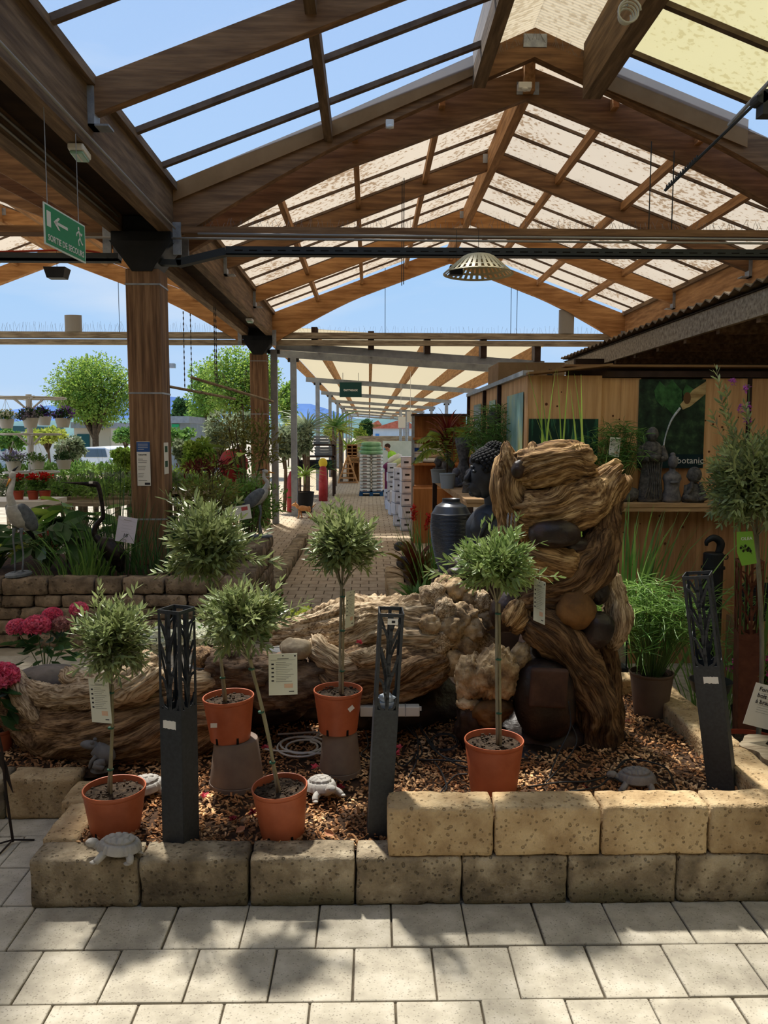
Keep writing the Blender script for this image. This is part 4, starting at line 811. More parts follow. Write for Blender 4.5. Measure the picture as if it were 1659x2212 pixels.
grock('basin_rock', 105, 1470, -.05, 72, 60, 36, mat('grey_rock', (82, 74, 68), (128, 118, 108), sc=4, rough=.8, bump=.008, bsc=18), 76, .1, n=48)
grock('foot_rock', 300, 1620, .05, 210, 100, 50, rock_d, 77, .12, n=48)
grock('foot_rock', 640, 1530, .42, 200, 70, 80, rock_d, 78, .1, n=56)
grock('foot_rock', 880, 1540, .3, 180, 110, 120, rock_d, 79, .12, n=56)
brb = mat('brown_rock', (70, 52, 40), (138, 112, 88), sc=9, rough=.8, bump=.02, bsc=26, c3=(98, 78, 60), st=(1, 1, 3))
grock('middle_rock', 440, 1420, .0, 30, 30, 26, mid, 80, .18, n=40)
grock('middle_rock', 520, 1450, -.12, 76, 60, 46, brb, 81, .2, 2.2, n=64, sq=.85, ridge=.1)
grock('middle_rock', 640, 1470, -.12, 95, 66, 56, brb, 82, .2, 2.2, n=64, sq=.85, ridge=.1)
grock('middle_rock', 560, 1520, .12, 110, 70, 50, rock_d, 83, .12, n=48)
glog('middle_limb', [(340, 1470, -.25), (400, 1480, -.28), (440, 1475, -.24), (480, 1470, -.1)], [30, 28, 24, 16], fpale, 84, na=44, nl=50, g=.12)
glog('middle_limb', [(400, 1520, -.22), (440, 1535, -.25), (500, 1530, -.1)], [18, 26, 20], mid, 85, na=44, nl=50)
grock('pale_rock', 640, 1402, -.2, 34, 26, 24, mat('pale_rock', (128, 112, 90), (190, 172, 144), sc=8, rough=.9, bump=.01, bsc=24), 86, .14, n=40)
glog('upper_log', [(590, 1372, .2), (660, 1362, .16), (740, 1362, .1), (830, 1372, .05), (920, 1375, .05), (1000, 1370, .15)], [24, 36, 66, 84, 88, 70], fpale, 87, na=130, nl=170, g=.13, lo=.12)
glog('lower_lip', [(690, 1420, -.12), (740, 1455, -.2), (820, 1460, -.22), (900, 1445, -.18), (960, 1420, -.1)], [36, 50, 56, 50, 34], mid, 88, na=90, nl=110, g=.1)
glog('rim_limb', [(680, 1385, -.08), (700, 1415, -.2), (760, 1440, -.28), (810, 1425, -.3)], [22, 24, 22, 14], fpale, 89, na=44, nl=60, g=.14, rag=.12)
glog('rim_limb', [(760, 1418, -.32), (800, 1420, -.36), (825, 1400, -.34)], [12, 20, 12], fpale, 90, na=40, nl=36, g=.14, rag=.12)
for i, (x, y, dy, r) in enumerate([(940, 1290, -.02, 30), (985, 1275, 0, 26), (1010, 1300, 0, 26), (960, 1320, -.12, 26), (930, 1350, -.16, 24), (1000, 1330, -.12, 26), (1040, 1300, -.02, 22), (975, 1355, -.16, 28), (1020, 1360, -.12, 26), (950, 1385, -.16, 26), (1000, 1395, -.12, 30), (985, 1425, -.14, 28), (1040, 1390, -.06, 24), (1050, 1340, -.04, 22), (965, 1275, .05, 30)]):
    grock('coral_knob', x, y, dy, r, r, r*.95, rock_p if i % 3 else fpale, 100+i, .2, 2.2, ridge=.1, rot=i*.7, n=36, sq=.75)
b = MB(); b.blob(at(645, 1402, G0+.05), (.2, .12, .006), 5, .1, 2, 24); b.build('basin_water', waterm, F2, smooth=True, world=True)
b = MB(); b.blob(at(440, 1440, G0-.02), (.1, .06, .02), 6, .2, 2, 20); b.build('basin_water', waterm, F2, smooth=True, world=True)
# small green plants on the cascade
# ================================================================ REAR LEFT STONE BED
def dress(b0, n=4): pass
ROWN = ['top', 'second', 'third', 'fourth', 'bottom']
zt = [.70, .53, .405, .28, .14, 0]; rg = random.Random(5)
for k in range(5):
    z0, h = zt[k+1], zt[k]-zt[k+1]-.006; x = -1.19; i = 0; first = True
    while x > -4.1:
        w = rg.uniform(.27, .46); w = w if not first else [.4, .28, .45, .33, .4][k]; first = False; y = 7.83+rg.uniform(-.012, .012)
        block((x-w/2, y+.11, z0), (w-.012, .22, h), 200+k*20+i, 'brown rear left wall block, %s course, %s from the path corner' % (ROWN[k], ORD[min(i, 15)]), m=rear_stone, amp=.013, cell=.05, rad=.016)
        x -= w; i += 1
zt2 = [.86, .70, .53, .405, .28, .14, 0]
for k in range(6):
    z0, h = zt2[k+1], zt2[k]-zt2[k+1]-.006; y = 8.07 if k else 8.9; i = 0
    while y < 9.95:
        w = min(rg.uniform(.28, .42), 10.05-y)
        if w < .1: break
        block((-1.30+rg.uniform(-.01, .01), y+w/2, z0), (.22, w-.012, h), 320+k*20+i, 'brown path-side bed wall block, %s, %s going back' % (['topmost under the heron', 'top course', 'second course', 'third course', 'fourth course', 'bottom course'][k], ORD[i]), m=rear_stone, amp=.013, cell=.05, rad=.016)
        y += w; i += 1
for i in range(15):
    block((-1.30+rg.uniform(-.012, .012), 10.25+.38*i, 0), (.22, .37, .16+rg.uniform(-.01, .015)), 460+i, 'low kerb block along the left of the brick path, %s going back' % ORD[i], m=tan_stone, amp=.008, cell=.06)
for i in range(8):
    block((.34+rg.uniform(-.012, .012), 7.9+.4*i, 0), (.22, .38, .3+rg.uniform(-.01, .015)), 480+i, 'tan kerb block along the right of the brick path, %s going back' % ORD[i], m=tan_new, amp=.008, cell=.05)
b = MB(); b.bb((-9, 8.06, 0), (-1.42, 10.1, .6)); tag(b.build('bed_soil', soilm), 'dark soil filling the rear left raised bed', 'soil', kind='stuff')
b = MB(); b.bb((.46, 7.6, 0), (2.9, 11.6, .25)); tag(b.build('bed_soil', soilm), 'dark soil of the planted bed beside the brick path', 'soil', kind='stuff')
# ================================================================ PLANT BUILDERS
def lm(name, a, b_, **k):
    k.setdefault('trans', .3); k.setdefault('rough', .45); k.setdefault('isl', .35); return mat(name, a, b_, sc=2.5, **k)
green_d = lm('dark_green_leaf', (46, 80, 44), (80, 114, 62)); green_m = lm('green_leaf', (80, 124, 54), (126, 162, 80)); green_l = lm('light_green_leaf', (130, 168, 66), (176, 200, 96)); green_g = lm('grass_green', (88, 132, 58), (146, 178, 92)); green_s = lm('silver_leaf', (112, 130, 100), (160, 172, 140)); yel_g = lm('yellow_green_leaf', (140, 160, 62), (186, 190, 84)); red_l = lm('red_leaf', (104, 30, 30), (150, 62, 40)); brn_l = lm('bronze_leaf', (98, 104, 50), (140, 138, 70)); tree_l = lm('tree_leaf', (96, 140, 52), (170, 186, 84), trans=.4); purple = lm('purple_petal', (96, 50, 150), (150, 90, 190)); mauve = lm('mauve_petal', (150, 140, 190), (196, 190, 220)); pinkp = lm('hydrangea_pink', (226, 76, 118), (246, 146, 172)); whitep = lm('white_petal', (244, 246, 226), (254, 254, 246), isl=.05); redp = lm('red_petal', (170, 20, 20), (216, 50, 36)); stemm = mat('green_stem', (70, 96, 50), (96, 120, 66), rough=.6)
trunkm = mat('brown_bark', (72, 58, 44), (110, 92, 72), sc=8, rough=.95)
def cloud(b, c, r, n, L, w, clumps=9, shell=.75, seed=0, up=.35, lo=-.7):
    """leaf mass: leaves over several lobes inside an ellipsoid"""
    g = np.random.default_rng(seed+900); c = np.array(c, float); r = np.broadcast_to(np.array(r, float), (3,)); P = []; D = []
    cc = []
    for _ in range(clumps):
        d = g.normal(size=3); d /= np.linalg.norm(d); d[2] = max(d[2], lo); cc.append(d*g.uniform(.3, .68))
    for i in range(n):
        q = cc[i % clumps]; d = g.normal(size=3); d /= np.linalg.norm(d); d[2] = max(d[2], -.6); rr = .45*(g.uniform(.5, 1.05)); p = q+d*rr
        P.append(c+p*r); D.append(d+[0, 0, up]+g.normal(size=3)*.5)
    b.leaves(P, D, L*(.6+.7*g.random(n)), w*(.7+.5*g.random(n)), droop=.2); return b
def shrub(label, base, r, m=green_m, n=500, L=.06, w=.03, seed=1, cat='shrub', name='shrub', stem=.3, clumps=9, potr=None, group=None, trunk_m=None, ch=None):
    t = thing(name, label, cat, base, 0, group); r = np.broadcast_to(np.array(r, float), (3,)); h = stem
    if potr: pot(t, potr, potr*1.5, mat('black_pot', (30, 30, 32), rough=.6) if 'black_pot' not in MATS else MATS['black_pot'], slots=False)
    b = MB(); g = np.random.default_rng(seed)
    b.tube([(0, 0, 0), (0, 0, h+r[2]*.8)], max(.004, r[0]*.03), 6)
    for _ in range(5): d = g.normal(size=3)*r*.4; b.tube([(0, 0, h*.6), (d[0]*.5, d[1]*.5, h+r[2]*.4), (d[0], d[1], h+r[2]+abs(d[2]))], max(.003, r[0]*.018), 5, sm=5)
    b.build('stem', trunk_m or trunkm, t)
    b = MB(); cloud(b, (0, 0, h+r[2]), r, n, L, w, clumps, seed=seed); b.build('foliage', m, t)
    if ch: b = MB(); cloud(b, (0, 0, h+r[2]*1.1), r*1.02, ch[1], ch[2], ch[2]*.9, clumps+3, seed=seed+5); b.build('blossom', ch[0], t)
    return t
def grass(label, base, n, L, w, spread, bend=.6, m=green_g, seed=1, name='reed_clump', cat='reeds', r0=.08, lean=(0, 0)):
    b = MB(); g = np.random.default_rng(seed); P = []; D = []
    for i in range(n):
        a = g.uniform(0, 6.28); q = g.random()**.5; P.append(np.array(base)+[math.cos(a)*r0*q, math.sin(a)*r0*q, 0]); s_ = spread*g.random(); D.append([math.cos(a)*s_+lean[0], math.sin(a)*s_+lean[1], 1])
    b.blades(P, D, L*(.6+.4*g.random(n)), w*(.7+.4*g.random(n)), bend*(.3+g.random(n))); return tag(b.build(name, m, origin=base), label, cat)
def umbels(label, base, n, H, R, seed=1, m=green_m, spread=.35, potr=None, potm=taupe, poth=None, name='papyrus_pot', leaf=.16, cat='papyrus plant', pr=.06, w=.007):
    t = thing(name, label, cat, base)
    z0 = 0
    if potr: poth = poth or potr*1.7; pot(t, potr, poth, potm, slots=False, rb=potr*.75); z0 = poth-.03
    b = MB(); f = MB(); g = np.random.default_rng(seed); P = []; D = []; Ls = []
    for i in range(n):
        a = g.uniform(0, 6.28); q = g.random()**.6; e = np.array([math.cos(a)*q*R, math.sin(a)*q*R, z0+H*(.45+.55*g.random())*(1-.25*q*q)]); p = np.array([math.cos(a)*q*pr, math.sin(a)*q*pr, z0])
        b.tube([p, (p+e)/2+[0, 0, .03], e], .0022, 4, sm=5, cap=False); k = 9
        for j in range(k): an = j*6.28/k+a; D.append([math.cos(an), math.sin(an), .3+.3*g.normal()]); P.append(e); Ls.append(leaf*(.6+.5*g.random()))
    b.build('stems', stemm, t); f.leaves(P, D, np.array(Ls), w, fold=.3, droop=.45); f.build('foliage', m, t); return t
def hydrangea(label, base, heads, fr, seed, m=pinkp, stem=.25, potr=.11):
    t = thing('hydrangea', label, 'hydrangea', base); 
    if potr: pot(t, potr, potr*1.5, terra, slots=False)
    b = MB(); g = np.random.default_rng(seed); n = 46; P = []; D = []
    for i in range(n):
        a = g.uniform(0, 6.28); q = g.uniform(.1, 1); P.append([math.cos(a)*fr*.55*q, math.sin(a)*fr*.4*q, stem+fr*g.uniform(.05, 1.0)]); D.append([math.cos(a), math.sin(a), g.uniform(-.3, .5)])
    b.leaves(P, D, g.uniform(.09, .14, n), g.uniform(.055, .08, n), droop=.3); b.build('foliage', green_d, t)
    b = MB(); b.tube([(0, 0, 0), (0, 0, stem+fr*.5)], .006, 6)
    for h in heads: b.tube([(0, 0, stem*.8), ((h[0])*.6, h[1]*.6, stem+fr*.5), (h[0], h[1], h[2]-h[3]*.5)], .0035, 5, sm=6)
    b.build('stem', stemm, t)
    for h in heads:
        b = MB(); k = 110; th = np.arccos(1-1.35*(np.arange(k)+.5)/k); ph = np.arange(k)*2.39996; d = np.stack([np.sin(th)*np.cos(ph), np.sin(th)*np.sin(ph), np.cos(th)], 1)
        P = np.array(h[:3])+d*h[3]*[1, 1, .8]; T = np.cross(d, g.normal(size=(k, 3))); T /= np.linalg.norm(T, axis=1)[:, None]
        for s_ in (1, -1): b.leaves(P, T*s_+d*.25, h[3]*.42, h[3]*.4, up=None, droop=.1)
        for s_ in (1, -1): b.leaves(P, np.cross(d, T)*s_+d*.25, h[3]*.42, h[3]*.4, droop=.1)
        b.build('flower_head', h[4] if len(h) > 4 else m, t)
    return t
# ---------------------------------------------------------------- flowers around the cascade
pb = at(95, 1400, 6.1); base = (pb[0], 6.1, 0)
pale_pink = lm('faded_pink', (180, 130, 120), (216, 160, 160))
hydrangea('pink hydrangea with a dark green bush behind the left log, before the rear wall', base, [tuple(at(x, y, 6.1+d)-np.array(base))+(r,) + ((pale_pink,) if r == .071 else ()) for x, y, d, r in ((38, 1356, -.05, .07), (80, 1352, -.1, .085), (113, 1330, .05, .066), (136, 1350, -.02, .071), (170, 1316, .08, .06))], .36, 3, stem=.3)
pb = at(-8, 1470, 4.75); base = (pb[0], 4.75, .2)
hydrangea('pink hydrangea cut by the left edge of the photo', base, [tuple(at(2, 1462, 4.65)-np.array(base))+(.088,), tuple(at(-45, 1440, 4.85)-np.array(base))+(.085,)], .26, 4, stem=.2, potr=.09)
b = MB(); b.leaves([at(-6, 1488, 4.6), at(0, 1510, 4.62), at(0, 1545, 4.64)], [[1, -.2, .0], [1, 0, -.5], [1, 0, -.9]], .16, .085, droop=.15)
tag(b.build('hydrangea_leaf', green_d), 'three large dark hydrangea leaves at the left edge', 'leaf')
for i, (x, y, rx, lab) in enumerate([(345, 1405, .13, 'white petunias behind the left bollard'), (425, 1386, .17, 'white petunias between the left bollard and the raised olive')]):
    p = at(x, y, 5.75); shrub(lab+' on the cascade', (p[0], 5.75, .25), (rx, .11, .09), green_m, 160, .04, .025, 20+i, 'petunia', 'petunia_clump', stem=p[2]-.25-.04, ch=(whitep, 300, .06))
p = at(660, 1335, 5.9); shrub('small variegated creeping plant on the rim of the upper log', (p[0], 5.9, .0), (.15, .08, .05), yel_g, 90, .06, .045, 23, 'creeping plant', 'ivy_clump', stem=p[2]-.06)
b = MB(); a = RNG.uniform(0, 6.3, 14); b.leaves(np.tile(at(776, 1388, 4.6), (14, 1)), np.stack([np.cos(a), np.sin(a)-.5, RNG.uniform(0, 1, 14)], 1), .022, .016); tag(b.build('fallen_flower', pinkm), 'small coral flower caught on the log beside the middle olive', 'fallen flower')
# iron stake at the left edge
ironm = mat('dark_iron', (34, 28, 26), (60, 46, 38), rough=.8)
p = atz(28, 1822, 0); t = thing('iron_plant_stake', 'dark iron stake with spread feet standing on the paving at the left edge', 'garden ornament', p)
def q_(x, y, d=0): return at(x, y, p[1]+d)-p
b = MB(); b.tube([q_(28, 1818), q_(14, 1720), q_(4, 1620), q_(-10, 1560)], .007, 6); b.build('rod', ironm, t)
for e in ((-5, 1812, -.02), (75, 1826, .02), (-2, 1828, -.12)): b = MB(); b.tube([(0, 0, .02), tuple(q_(*e)*[1, 1, 0]+[0, 0, .008])], .005, 5); b.build('foot', ironm, t)
b = MB(); b.add([q_(-8, 1610, .02), q_(14, 1650, .0), q_(28, 1712, .0), q_(12, 1680, .03), q_(0, 1650, .04)], [(0, 4, 3, 2, 1)]); b.build('blade', ironm, t, solid=.004)
# ---------------------------------------------------------------- herons
heron_g = mat('heron_grey', (88, 94, 102), (120, 126, 132), sc=20, rough=.7); heron_w = mat('heron_white', (170, 170, 166), (206, 206, 200), sc=14, rough=.7); heron_b = mat('heron_black', (24, 26, 30), rough=.6); beakm = mat('heron_beak', (196, 128, 40), (216, 150, 60), rough=.5)
def heron(label, base, rz, s, neck, head, beak, lean=.0):
    """local: faces +x, metres for s=1 about 1 m tall"""
    t = thing('heron_statue', label, 'heron statue', base, rz); t.scale = (s, s, s)
    b = MB(); b.lathe([(.001, 0), (.13, 0), (.13, .02), (.11, .03), (.001, .032)], 28, R=np.diag([1.25, .8, 1])); b.build('base', heron_g, t, smooth=True, auto=.7)
    for s_ in (-1, 1):
        b = MB(); b.tube([(.0+s_*.01, s_*.045, .03), (-.02, s_*.045, .2), (.0, s_*.042, .36), (-.02, s_*.035, .46)], [.009, .008, .009, .02], 8, sm=12)
        for a in (-.5, 0, .5, PI): b.tube([(s_*.01, s_*.045, .034), (s_*.01+math.cos(a)*.05, s_*.045+math.sin(a)*.05, .032)], [.007, .004], 6)
        b.build('leg', heron_g, t, smooth=True)
    b = MB(); b.tube([(-.26, 0, .4), (-.17, 0, .47), (-.05, 0, .56), (.04, 0, .64), (.075, 0, .7)], [.012, .06, .095, .075, .04], 20, sm=26); b.build('body', heron_w, t, smooth=True)
    for s_ in (-1, 1):
        b = MB(); b.blob((-.1, s_*.06, .555), (.2, .045, .09), 3, .04, 2, 24, rotm((0, 1, 0), -.72)); b.build('wing', heron_g, t, smooth=True)
    b = MB(); b.tube([(-.12, 0, .5), (-.24, 0, .38), (-.31, 0, .31)], [.04, .025, .008], 10, sm=8); b.build('tail', heron_b, t, smooth=True)
    b = MB(); b.tube(neck, [.045, .03, .024, .022, .024][:len(neck)], 14, sm=24); b.build('neck', heron_w, t, smooth=True)
    hx = np.array(neck[-1]); d = unit(np.array(beak)-hx)
    b = MB(); b.tube([hx-d*.03, hx, hx+d*.03, hx+d*.06], [.014, .03, .028, .015], 14, sm=12); b.build('head', heron_w, t, smooth=True)
    b = MB(); u = np.array([0, 0, .018])+0; b.tube([hx-d*.1-[0, 0, .01], hx-d*.02+[0, 0, .02], hx+d*.03+[0, 0, .018]], [.004, .014, .008], 8, sm=8); b.build('crest', heron_b, t, smooth=True)
    b = MB(); b.tube([hx+d*.05, beak], [.016, .003], 10); b.build('beak', beakm, t, smooth=True); return t
hb = at(565, 1146, 9.75)
heron('grey heron statue facing right on the wall corner beside the path', (hb[0], 9.72, .86), 0, .84, [(.06, 0, .68), (.1, 0, .78), (.05, 0, .86), (.055, 0, .95)], None, (.21, 0, .92))
hb = at(38, 1228, 7.96)
heron('grey heron statue facing the viewer with bowed orange beak, far left on the rear wall', (hb[0], 7.98, .7), -PI/2-.15, 1.02, [(.06, 0, .68), (.09, 0, .8), (.04, 0, .9), (.02, 0, .99)], None, (.1, -.03, .87))
# dark metal crane
bronze = mat('dark_bronze', (22, 18, 18), (58, 50, 48), sc=20, rough=.42, metal=.5)
cb = at(240, 1230, 8.35); t = thing('crane_statue', 'dark metal crane statue with a long beak pointing left in the rear bed', 'crane statue', (cb[0], 8.35, .6))
def k_(x, y, d=0): return at(x, y, 8.35+d)-np.array([cb[0], 8.35, .6])
b = MB(); b.tube([k_(222, 1120), k_(222, 1100), k_(213, 1052), k_(205, 1046), k_(193, 1046)], [.022, .02, .024, .032, .026], 12, sm=24); b.tube([k_(222, 1118), k_(206, 1138), k_(206, 1158), k_(228, 1178)], [.022, .028, .03, .06], 12, sm=16); b.build('neck', bronze, t, smooth=True)
b = MB(); b.tube([k_(195, 1046), k_(170, 1044), k_(133, 1042)], [.024, .014, .002], 10); b.build('beak', bronze, t, smooth=True)
b = MB(); b.tube([k_(215, 1168), k_(232, 1180), k_(250, 1200), k_(262, 1235)], [.05, .1, .11, .03], 16, sm=20); b.build('body', bronze, t, smooth=True)
for s_ in (-.05, .05): b = MB(); b.tube([k_(240, 1205, s_), k_(238, 1250, s_), [k_(238, 1250, s_)[0], s_, 0]], .01, 6); b.build('leg', bronze, t)
b = MB(); b.box(k_(196, 1042, -.035), (.04, .002, .024)); b.build('price_sticker', paper, t)
# cards and notices
t = card('price_card', 'white price card marked 18 leaning before the timber post', 'price card', at(277, 1117, 8.15), .19, .26, .05, mat('cool_paper', (206, 204, 222), rough=.7), lines=4, rl=math.radians(10), icons=False)
text('18', .05, (.0, -.003, -.205), ink, parent=t, bold=.01)
b = MB(); b.tube([(0, .003, -.24), (0, .003, -.55)], .002, 5); b.build('wire_holder', blackm, t)
b = MB(); b.tube([(.015*math.cos(a), -.003, -.245+.015*math.sin(a)) for a in np.linspace(0, 6.28, 14)], .0015, 4); b.build('wire_holder', blackm, t)
t = card('price_card', 'white price card with a small red picture beside the heron on the wall', 'price card', at(520, 1092, 8.9), .2, .16, .3, lines=3, rl=math.radians(-8), icons=False)
b = MB(); b.bb((0, -.002, -.06), (.07, -.001, -.02)); b.build('picture', mat('card_red', (190, 90, 90)), t)
b = MB(); b.tube([(0, .003, -.1), (0, .003, -.75)], .002, 5); b.build('wire_holder', blackm, t)
text('24', .035, (.02, -.003, -.13), ink, parent=t)
t = card('price_card', 'blank tilted white card left of the one with a red picture', 'price card', at(497, 1100, 9.0), .13, .14, .5, lines=0, icons=False, title=False, rl=math.radians(-24)); b = MB(); b.tube([(0, .003, -.1), (0, .003, -.75)], .002, 5); b.build('wire_holder', blackm, t)
t = thing('notice_sheet', 'white notice with a blue header taped to the front of the timber post', 'notice', tuple(at(309, 954, 9.2))); w, h = .15, .5
b = MB(); b.bb((-w/2, 0, -h), (w/2, .002, 0)); b.build('sheet', paper, t)
b = MB(); b.bb((-w/2, -.001, -.115), (w/2, .0, -.005)); b.build('header', mat('notice_blue', (52, 90, 150), rough=.7), t)
b = MB(); [b.bb((-w*.4, -.002, -.03-.02*i), (w*(.35 if i < 3 else .05), -.001, -.026-.02*i)) for i in range(4)]; b.build('header_text', paper, t)
text('naturiathèque'[:8], .03, (-.01, -.002, -.155), ink, parent=t, bold=.01)
b = MB(); [b.bb((-w*.42, -.001, -.2-.02*i), (w*(-.05+.35*((i*29 % 10)/10)), .0, -.196-.02*i)) for i in range(13) if i % 4 != 3]; b.build('text_lines', ink, t)
b = MB(); b.bb((w*.05, -.001, -.49), (w*.46, 0, -.465)); b.build('logo_bar', ink, t)
t = thing('notice_sheet', 'narrow white notice taped to the right side of the timber post', 'notice', (-2.327, 9.32, at(360, 956, 9.3)[2])); b = MB(); b.bb((-.002, -.1, -.36), (0, .1, 0)); b.build('sheet', paper, t)
b = MB(); [b.bb((0, -.06, z), (.001, .06, z+.07)) for z in (-.11, -.28)]; b.build('pictures', mat('notice_green', (44, 84, 60)), t)
# plants in the rear bed (x px, base y px or z, depth)
def gp(x, Y, z=.6): q = at(x, 1100, Y); return (q[0], Y, z)
grass('tall dark rushes around the crane statue in the rear bed', gp(265, 8.7), 90, .95, .016, .35, .35, green_d, 31, r0=.35)
grass('green strap leaves in front of the crane in the rear bed', gp(190, 8.35), 60, .8, .03, .7, 1.1, green_m, 32, r0=.25)
grass('loose dark rushes at the foot of the timber post', gp(345, 8.5), 60, .7, .012, .6, .7, green_d, 33, r0=.3)
grass('grassy clump at the front edge of the rear bed', gp(140, 8.25), 70, .35, .012, .6, .9, green_g, 34, r0=.4)
grass('grassy clump right of the timber post in the rear bed', gp(420, 8.3), 80, .5, .014, .5, .7, green_d, 35, r0=.3)
grass('fine rushes rising behind the crane statue', gp(252, 8.9), 26, 1.5, .008, .18, .25, green_d, 36, r0=.08)
def bigleaf(label, base, n, L, w, m, seed, R=.3, H=.5, name='broadleaf_plant', cat='leafy plant'):
    t = thing(name, label, cat, base); g = np.random.default_rng(seed); b = MB(); s_ = MB(); P = []; D = []
    for i in range(n):
        a = g.uniform(0, 6.28); q = g.uniform(.2, 1); e = np.array([math.cos(a)*q*R, math.sin(a)*q*R, H*g.uniform(.4, 1)]); s_.tube([(0, 0, 0), e*[.4, .4, .7], e], .006, 5, sm=5); P.append(e); D.append([math.cos(a), math.sin(a), g.uniform(-.4, .5)])
    s_.build('stems', stemm, t); b.leaves(P, D, g.uniform(.7, 1, n)*L, g.uniform(.7, 1, n)*w, droop=.35, fold=.15); b.build('leaves', m, t); return t
bigleaf('large dark arum leaves between the left heron and the crane', gp(100, 8.9), 50, .38, .2, green_d, 41, .5, .6)
bigleaf('glossy mid green broad leaves behind the dark arum leaves', gp(170, 9.4), 36, .3, .17, green_m, 42, .5, .7)
bigleaf('yellow green canna leaf plant left of the crane', gp(142, 9.2), 7, .4, .2, green_l, 43, .12, .75)
bigleaf('dark broad leaves behind the timber post', gp(395, 9.9), 26, .32, .18, green_d, 44, .5, .6)
bigleaf('lime green heuchera at the far left behind the heron', gp(-5, 9.0), 40, .14, .12, yel_g, 45, .25, .3)
bigleaf('dark red leafy plant behind the left heron', gp(70, 9.7), 60, .13, .1, red_l, 46, .3, .35)
bigleaf('banana plant with long arching leaves right of the second timber post', (-1.75, 11.5, .0), 9, .6, .17, green_l, 47, .3, 1.9, name='banana_plant')
shrub('feathery bronze green maple right of the timber post', gp(440, 9.6), (.55, .4, .4), brn_l, 1300, .08, .024, 51, stem=.3, clumps=14)
shrub('feathery green maple behind the heron beside the path', gp(535, 10.8, 0), (.55, .4, .5), green_m, 1300, .085, .026, 52, stem=.7, clumps=14)
shrub('dense bright green maple at the right end of the rear bed', (-1.72, 11.3, .0), (.42, .42, .48), green_m, 1500, .07, .028, 53, stem=.5, clumps=12)
shrub('airy maple with reddish twigs near the second timber post', gp(530, 11.8, 0), (.55, .4, .6), brn_l, 800, .09, .03, 54, stem=1.3, clumps=12)
shrub('dark red lace leaf maple behind the price cards', gp(455, 11.4, 0), (.45, .3, .13), mat('dark_maple_leaf', (78, 30, 30), (116, 48, 40), trans=.2), 330, .09, .02, 55, stem=1.5, clumps=9)
shrub('low green shrub in a black pot beside the path kerb', (-1.62, 10.35, .0), (.24, .22, .2), green_d, 450, .05, .02, 56, stem=.35, potr=.15)
shrub('dark red flowering daisy clump at the wall foot beside the path', (-1.02, 8.55, .0), (.16, .14, .16), green_m, 160, .08, .03, 57, stem=.1, ch=(mat('maroon_petal', (84, 14, 24), (120, 30, 36)), 16, .04))
grass('broad green blades of a plant before the wall corner', (-1.05, 8.1, 0), 24, .5, .05, .5, .6, green_m, 58, r0=.06)
# ================================================================ DISPLAY WALLS ON THE RIGHT
DY = 7.5; shelfw = mat('shelf_plank', (150, 116, 80), (196, 160, 118), sc=3, rough=.8, st=(.6, 6, 6)); dkp = mat('dark_brown_post', (44, 30, 24), (66, 48, 38), rough=.8)
panel_dark = mat('pine_painted_shade', (148, 106, 70), (186, 142, 100), sc=2.4, rough=.8, st=(8, 8, .5), c3=(170, 126, 86))  # darker copy of the pine, with shade put into its colour
def kn(b, x0, x1, z0, z1, y, n):
    for _ in range(n): b.lathe([(.0005, -.001), (RNG.uniform(.006, .014), 0), (.0005, .001)], 8, (RNG.uniform(x0, x1), y, RNG.uniform(z0, z1)), rotm((1, 0, 0), PI/2), mi=1)
knot = mat('wood_knot', (96, 54, 30), rough=.8)
def panel(label, x0, x1, z0, z1, y0, m=plank, along=False, nk=8):
    """planked wall panel; along=True runs back along Y at x=x0"""
    t = thing('wood_panel', label, 'wood panel', ((x0+x1)/2, y0, z0) if not along else (x0, (y0+x1)/2, z0))
    b = MB(); n = max(2, int(round((x1-x0 if not along else x1-y0)/.2)))
    for i in range(n):
        if not along: w = (x1-x0)/n; b.bb((x0+i*w+.001-(x0+x1)/2, 0, 0), (x0+(i+1)*w-.001-(x0+x1)/2, .03, z1-z0))
        else: w = (x1-y0)/n; c = (y0+x1)/2; b.bb((0, y0+i*w+.001-c, 0), (.03, y0+(i+1)*w-.001-c, z1-z0))
    if not along: kn(b, x0+.03-(x0+x1)/2, x1-.03-(x0+x1)/2, .05, z1-z0-.05, -.002, nk)
    b.build('boards', [m, knot], t)
    return t
def px_(x, Y): return at(x, 900, Y)[0]
def pz_(y, Y, x=1300): return at(x, y, Y)[2]
zt_ = pz_(812, DY); X0, X1, X2, X3, X4, X5 = [px_(v, DY) for v in (1137, 1296, 1378, 1521, 1612, 1621)]
panel('tall pine panel above the fountain, carrying the small green grass poster', X0, X1, 1.45, zt_, DY-.04)
panel('pine panel with dark knots left of the bamboo spout poster', X1, X2+.02, 1.45, zt_-.02, DY)
panel('pine panel right of the bamboo spout poster', X3-.02, X4, 1.45, zt_-.02, DY, nk=14)
panel('pine panel at the right edge beyond the dark post', X5, X5+1.2, 1.45, zt_-.02, DY)
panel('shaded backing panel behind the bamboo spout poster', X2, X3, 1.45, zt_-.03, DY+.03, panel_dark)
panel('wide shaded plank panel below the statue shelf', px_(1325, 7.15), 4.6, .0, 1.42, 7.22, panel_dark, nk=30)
b = MB(); b.bb((X4+.005, DY-.02, 0), (X5-.005, DY+.03, zt_+.05)); tag(b.build('dark_post', dkp), 'thin dark post between the two right pine panels', 'post')
b = MB(); b.bb((px_(1222, DY), DY-.03, zt_-.01), (4.8, DY+.03, zt_+.045)); tag(b.build('top_rail', dkp), 'dark rail along the top of the pine panels', 'rail')
b = MB(); b.bar((X0-.02, DY-.05, zt_+.01), (X1+.05, DY-.05, zt_+.09), .3, .02); tag(b.build('cover_board', ply), 'thin brown board sloping over the tall pine panel', 'board')
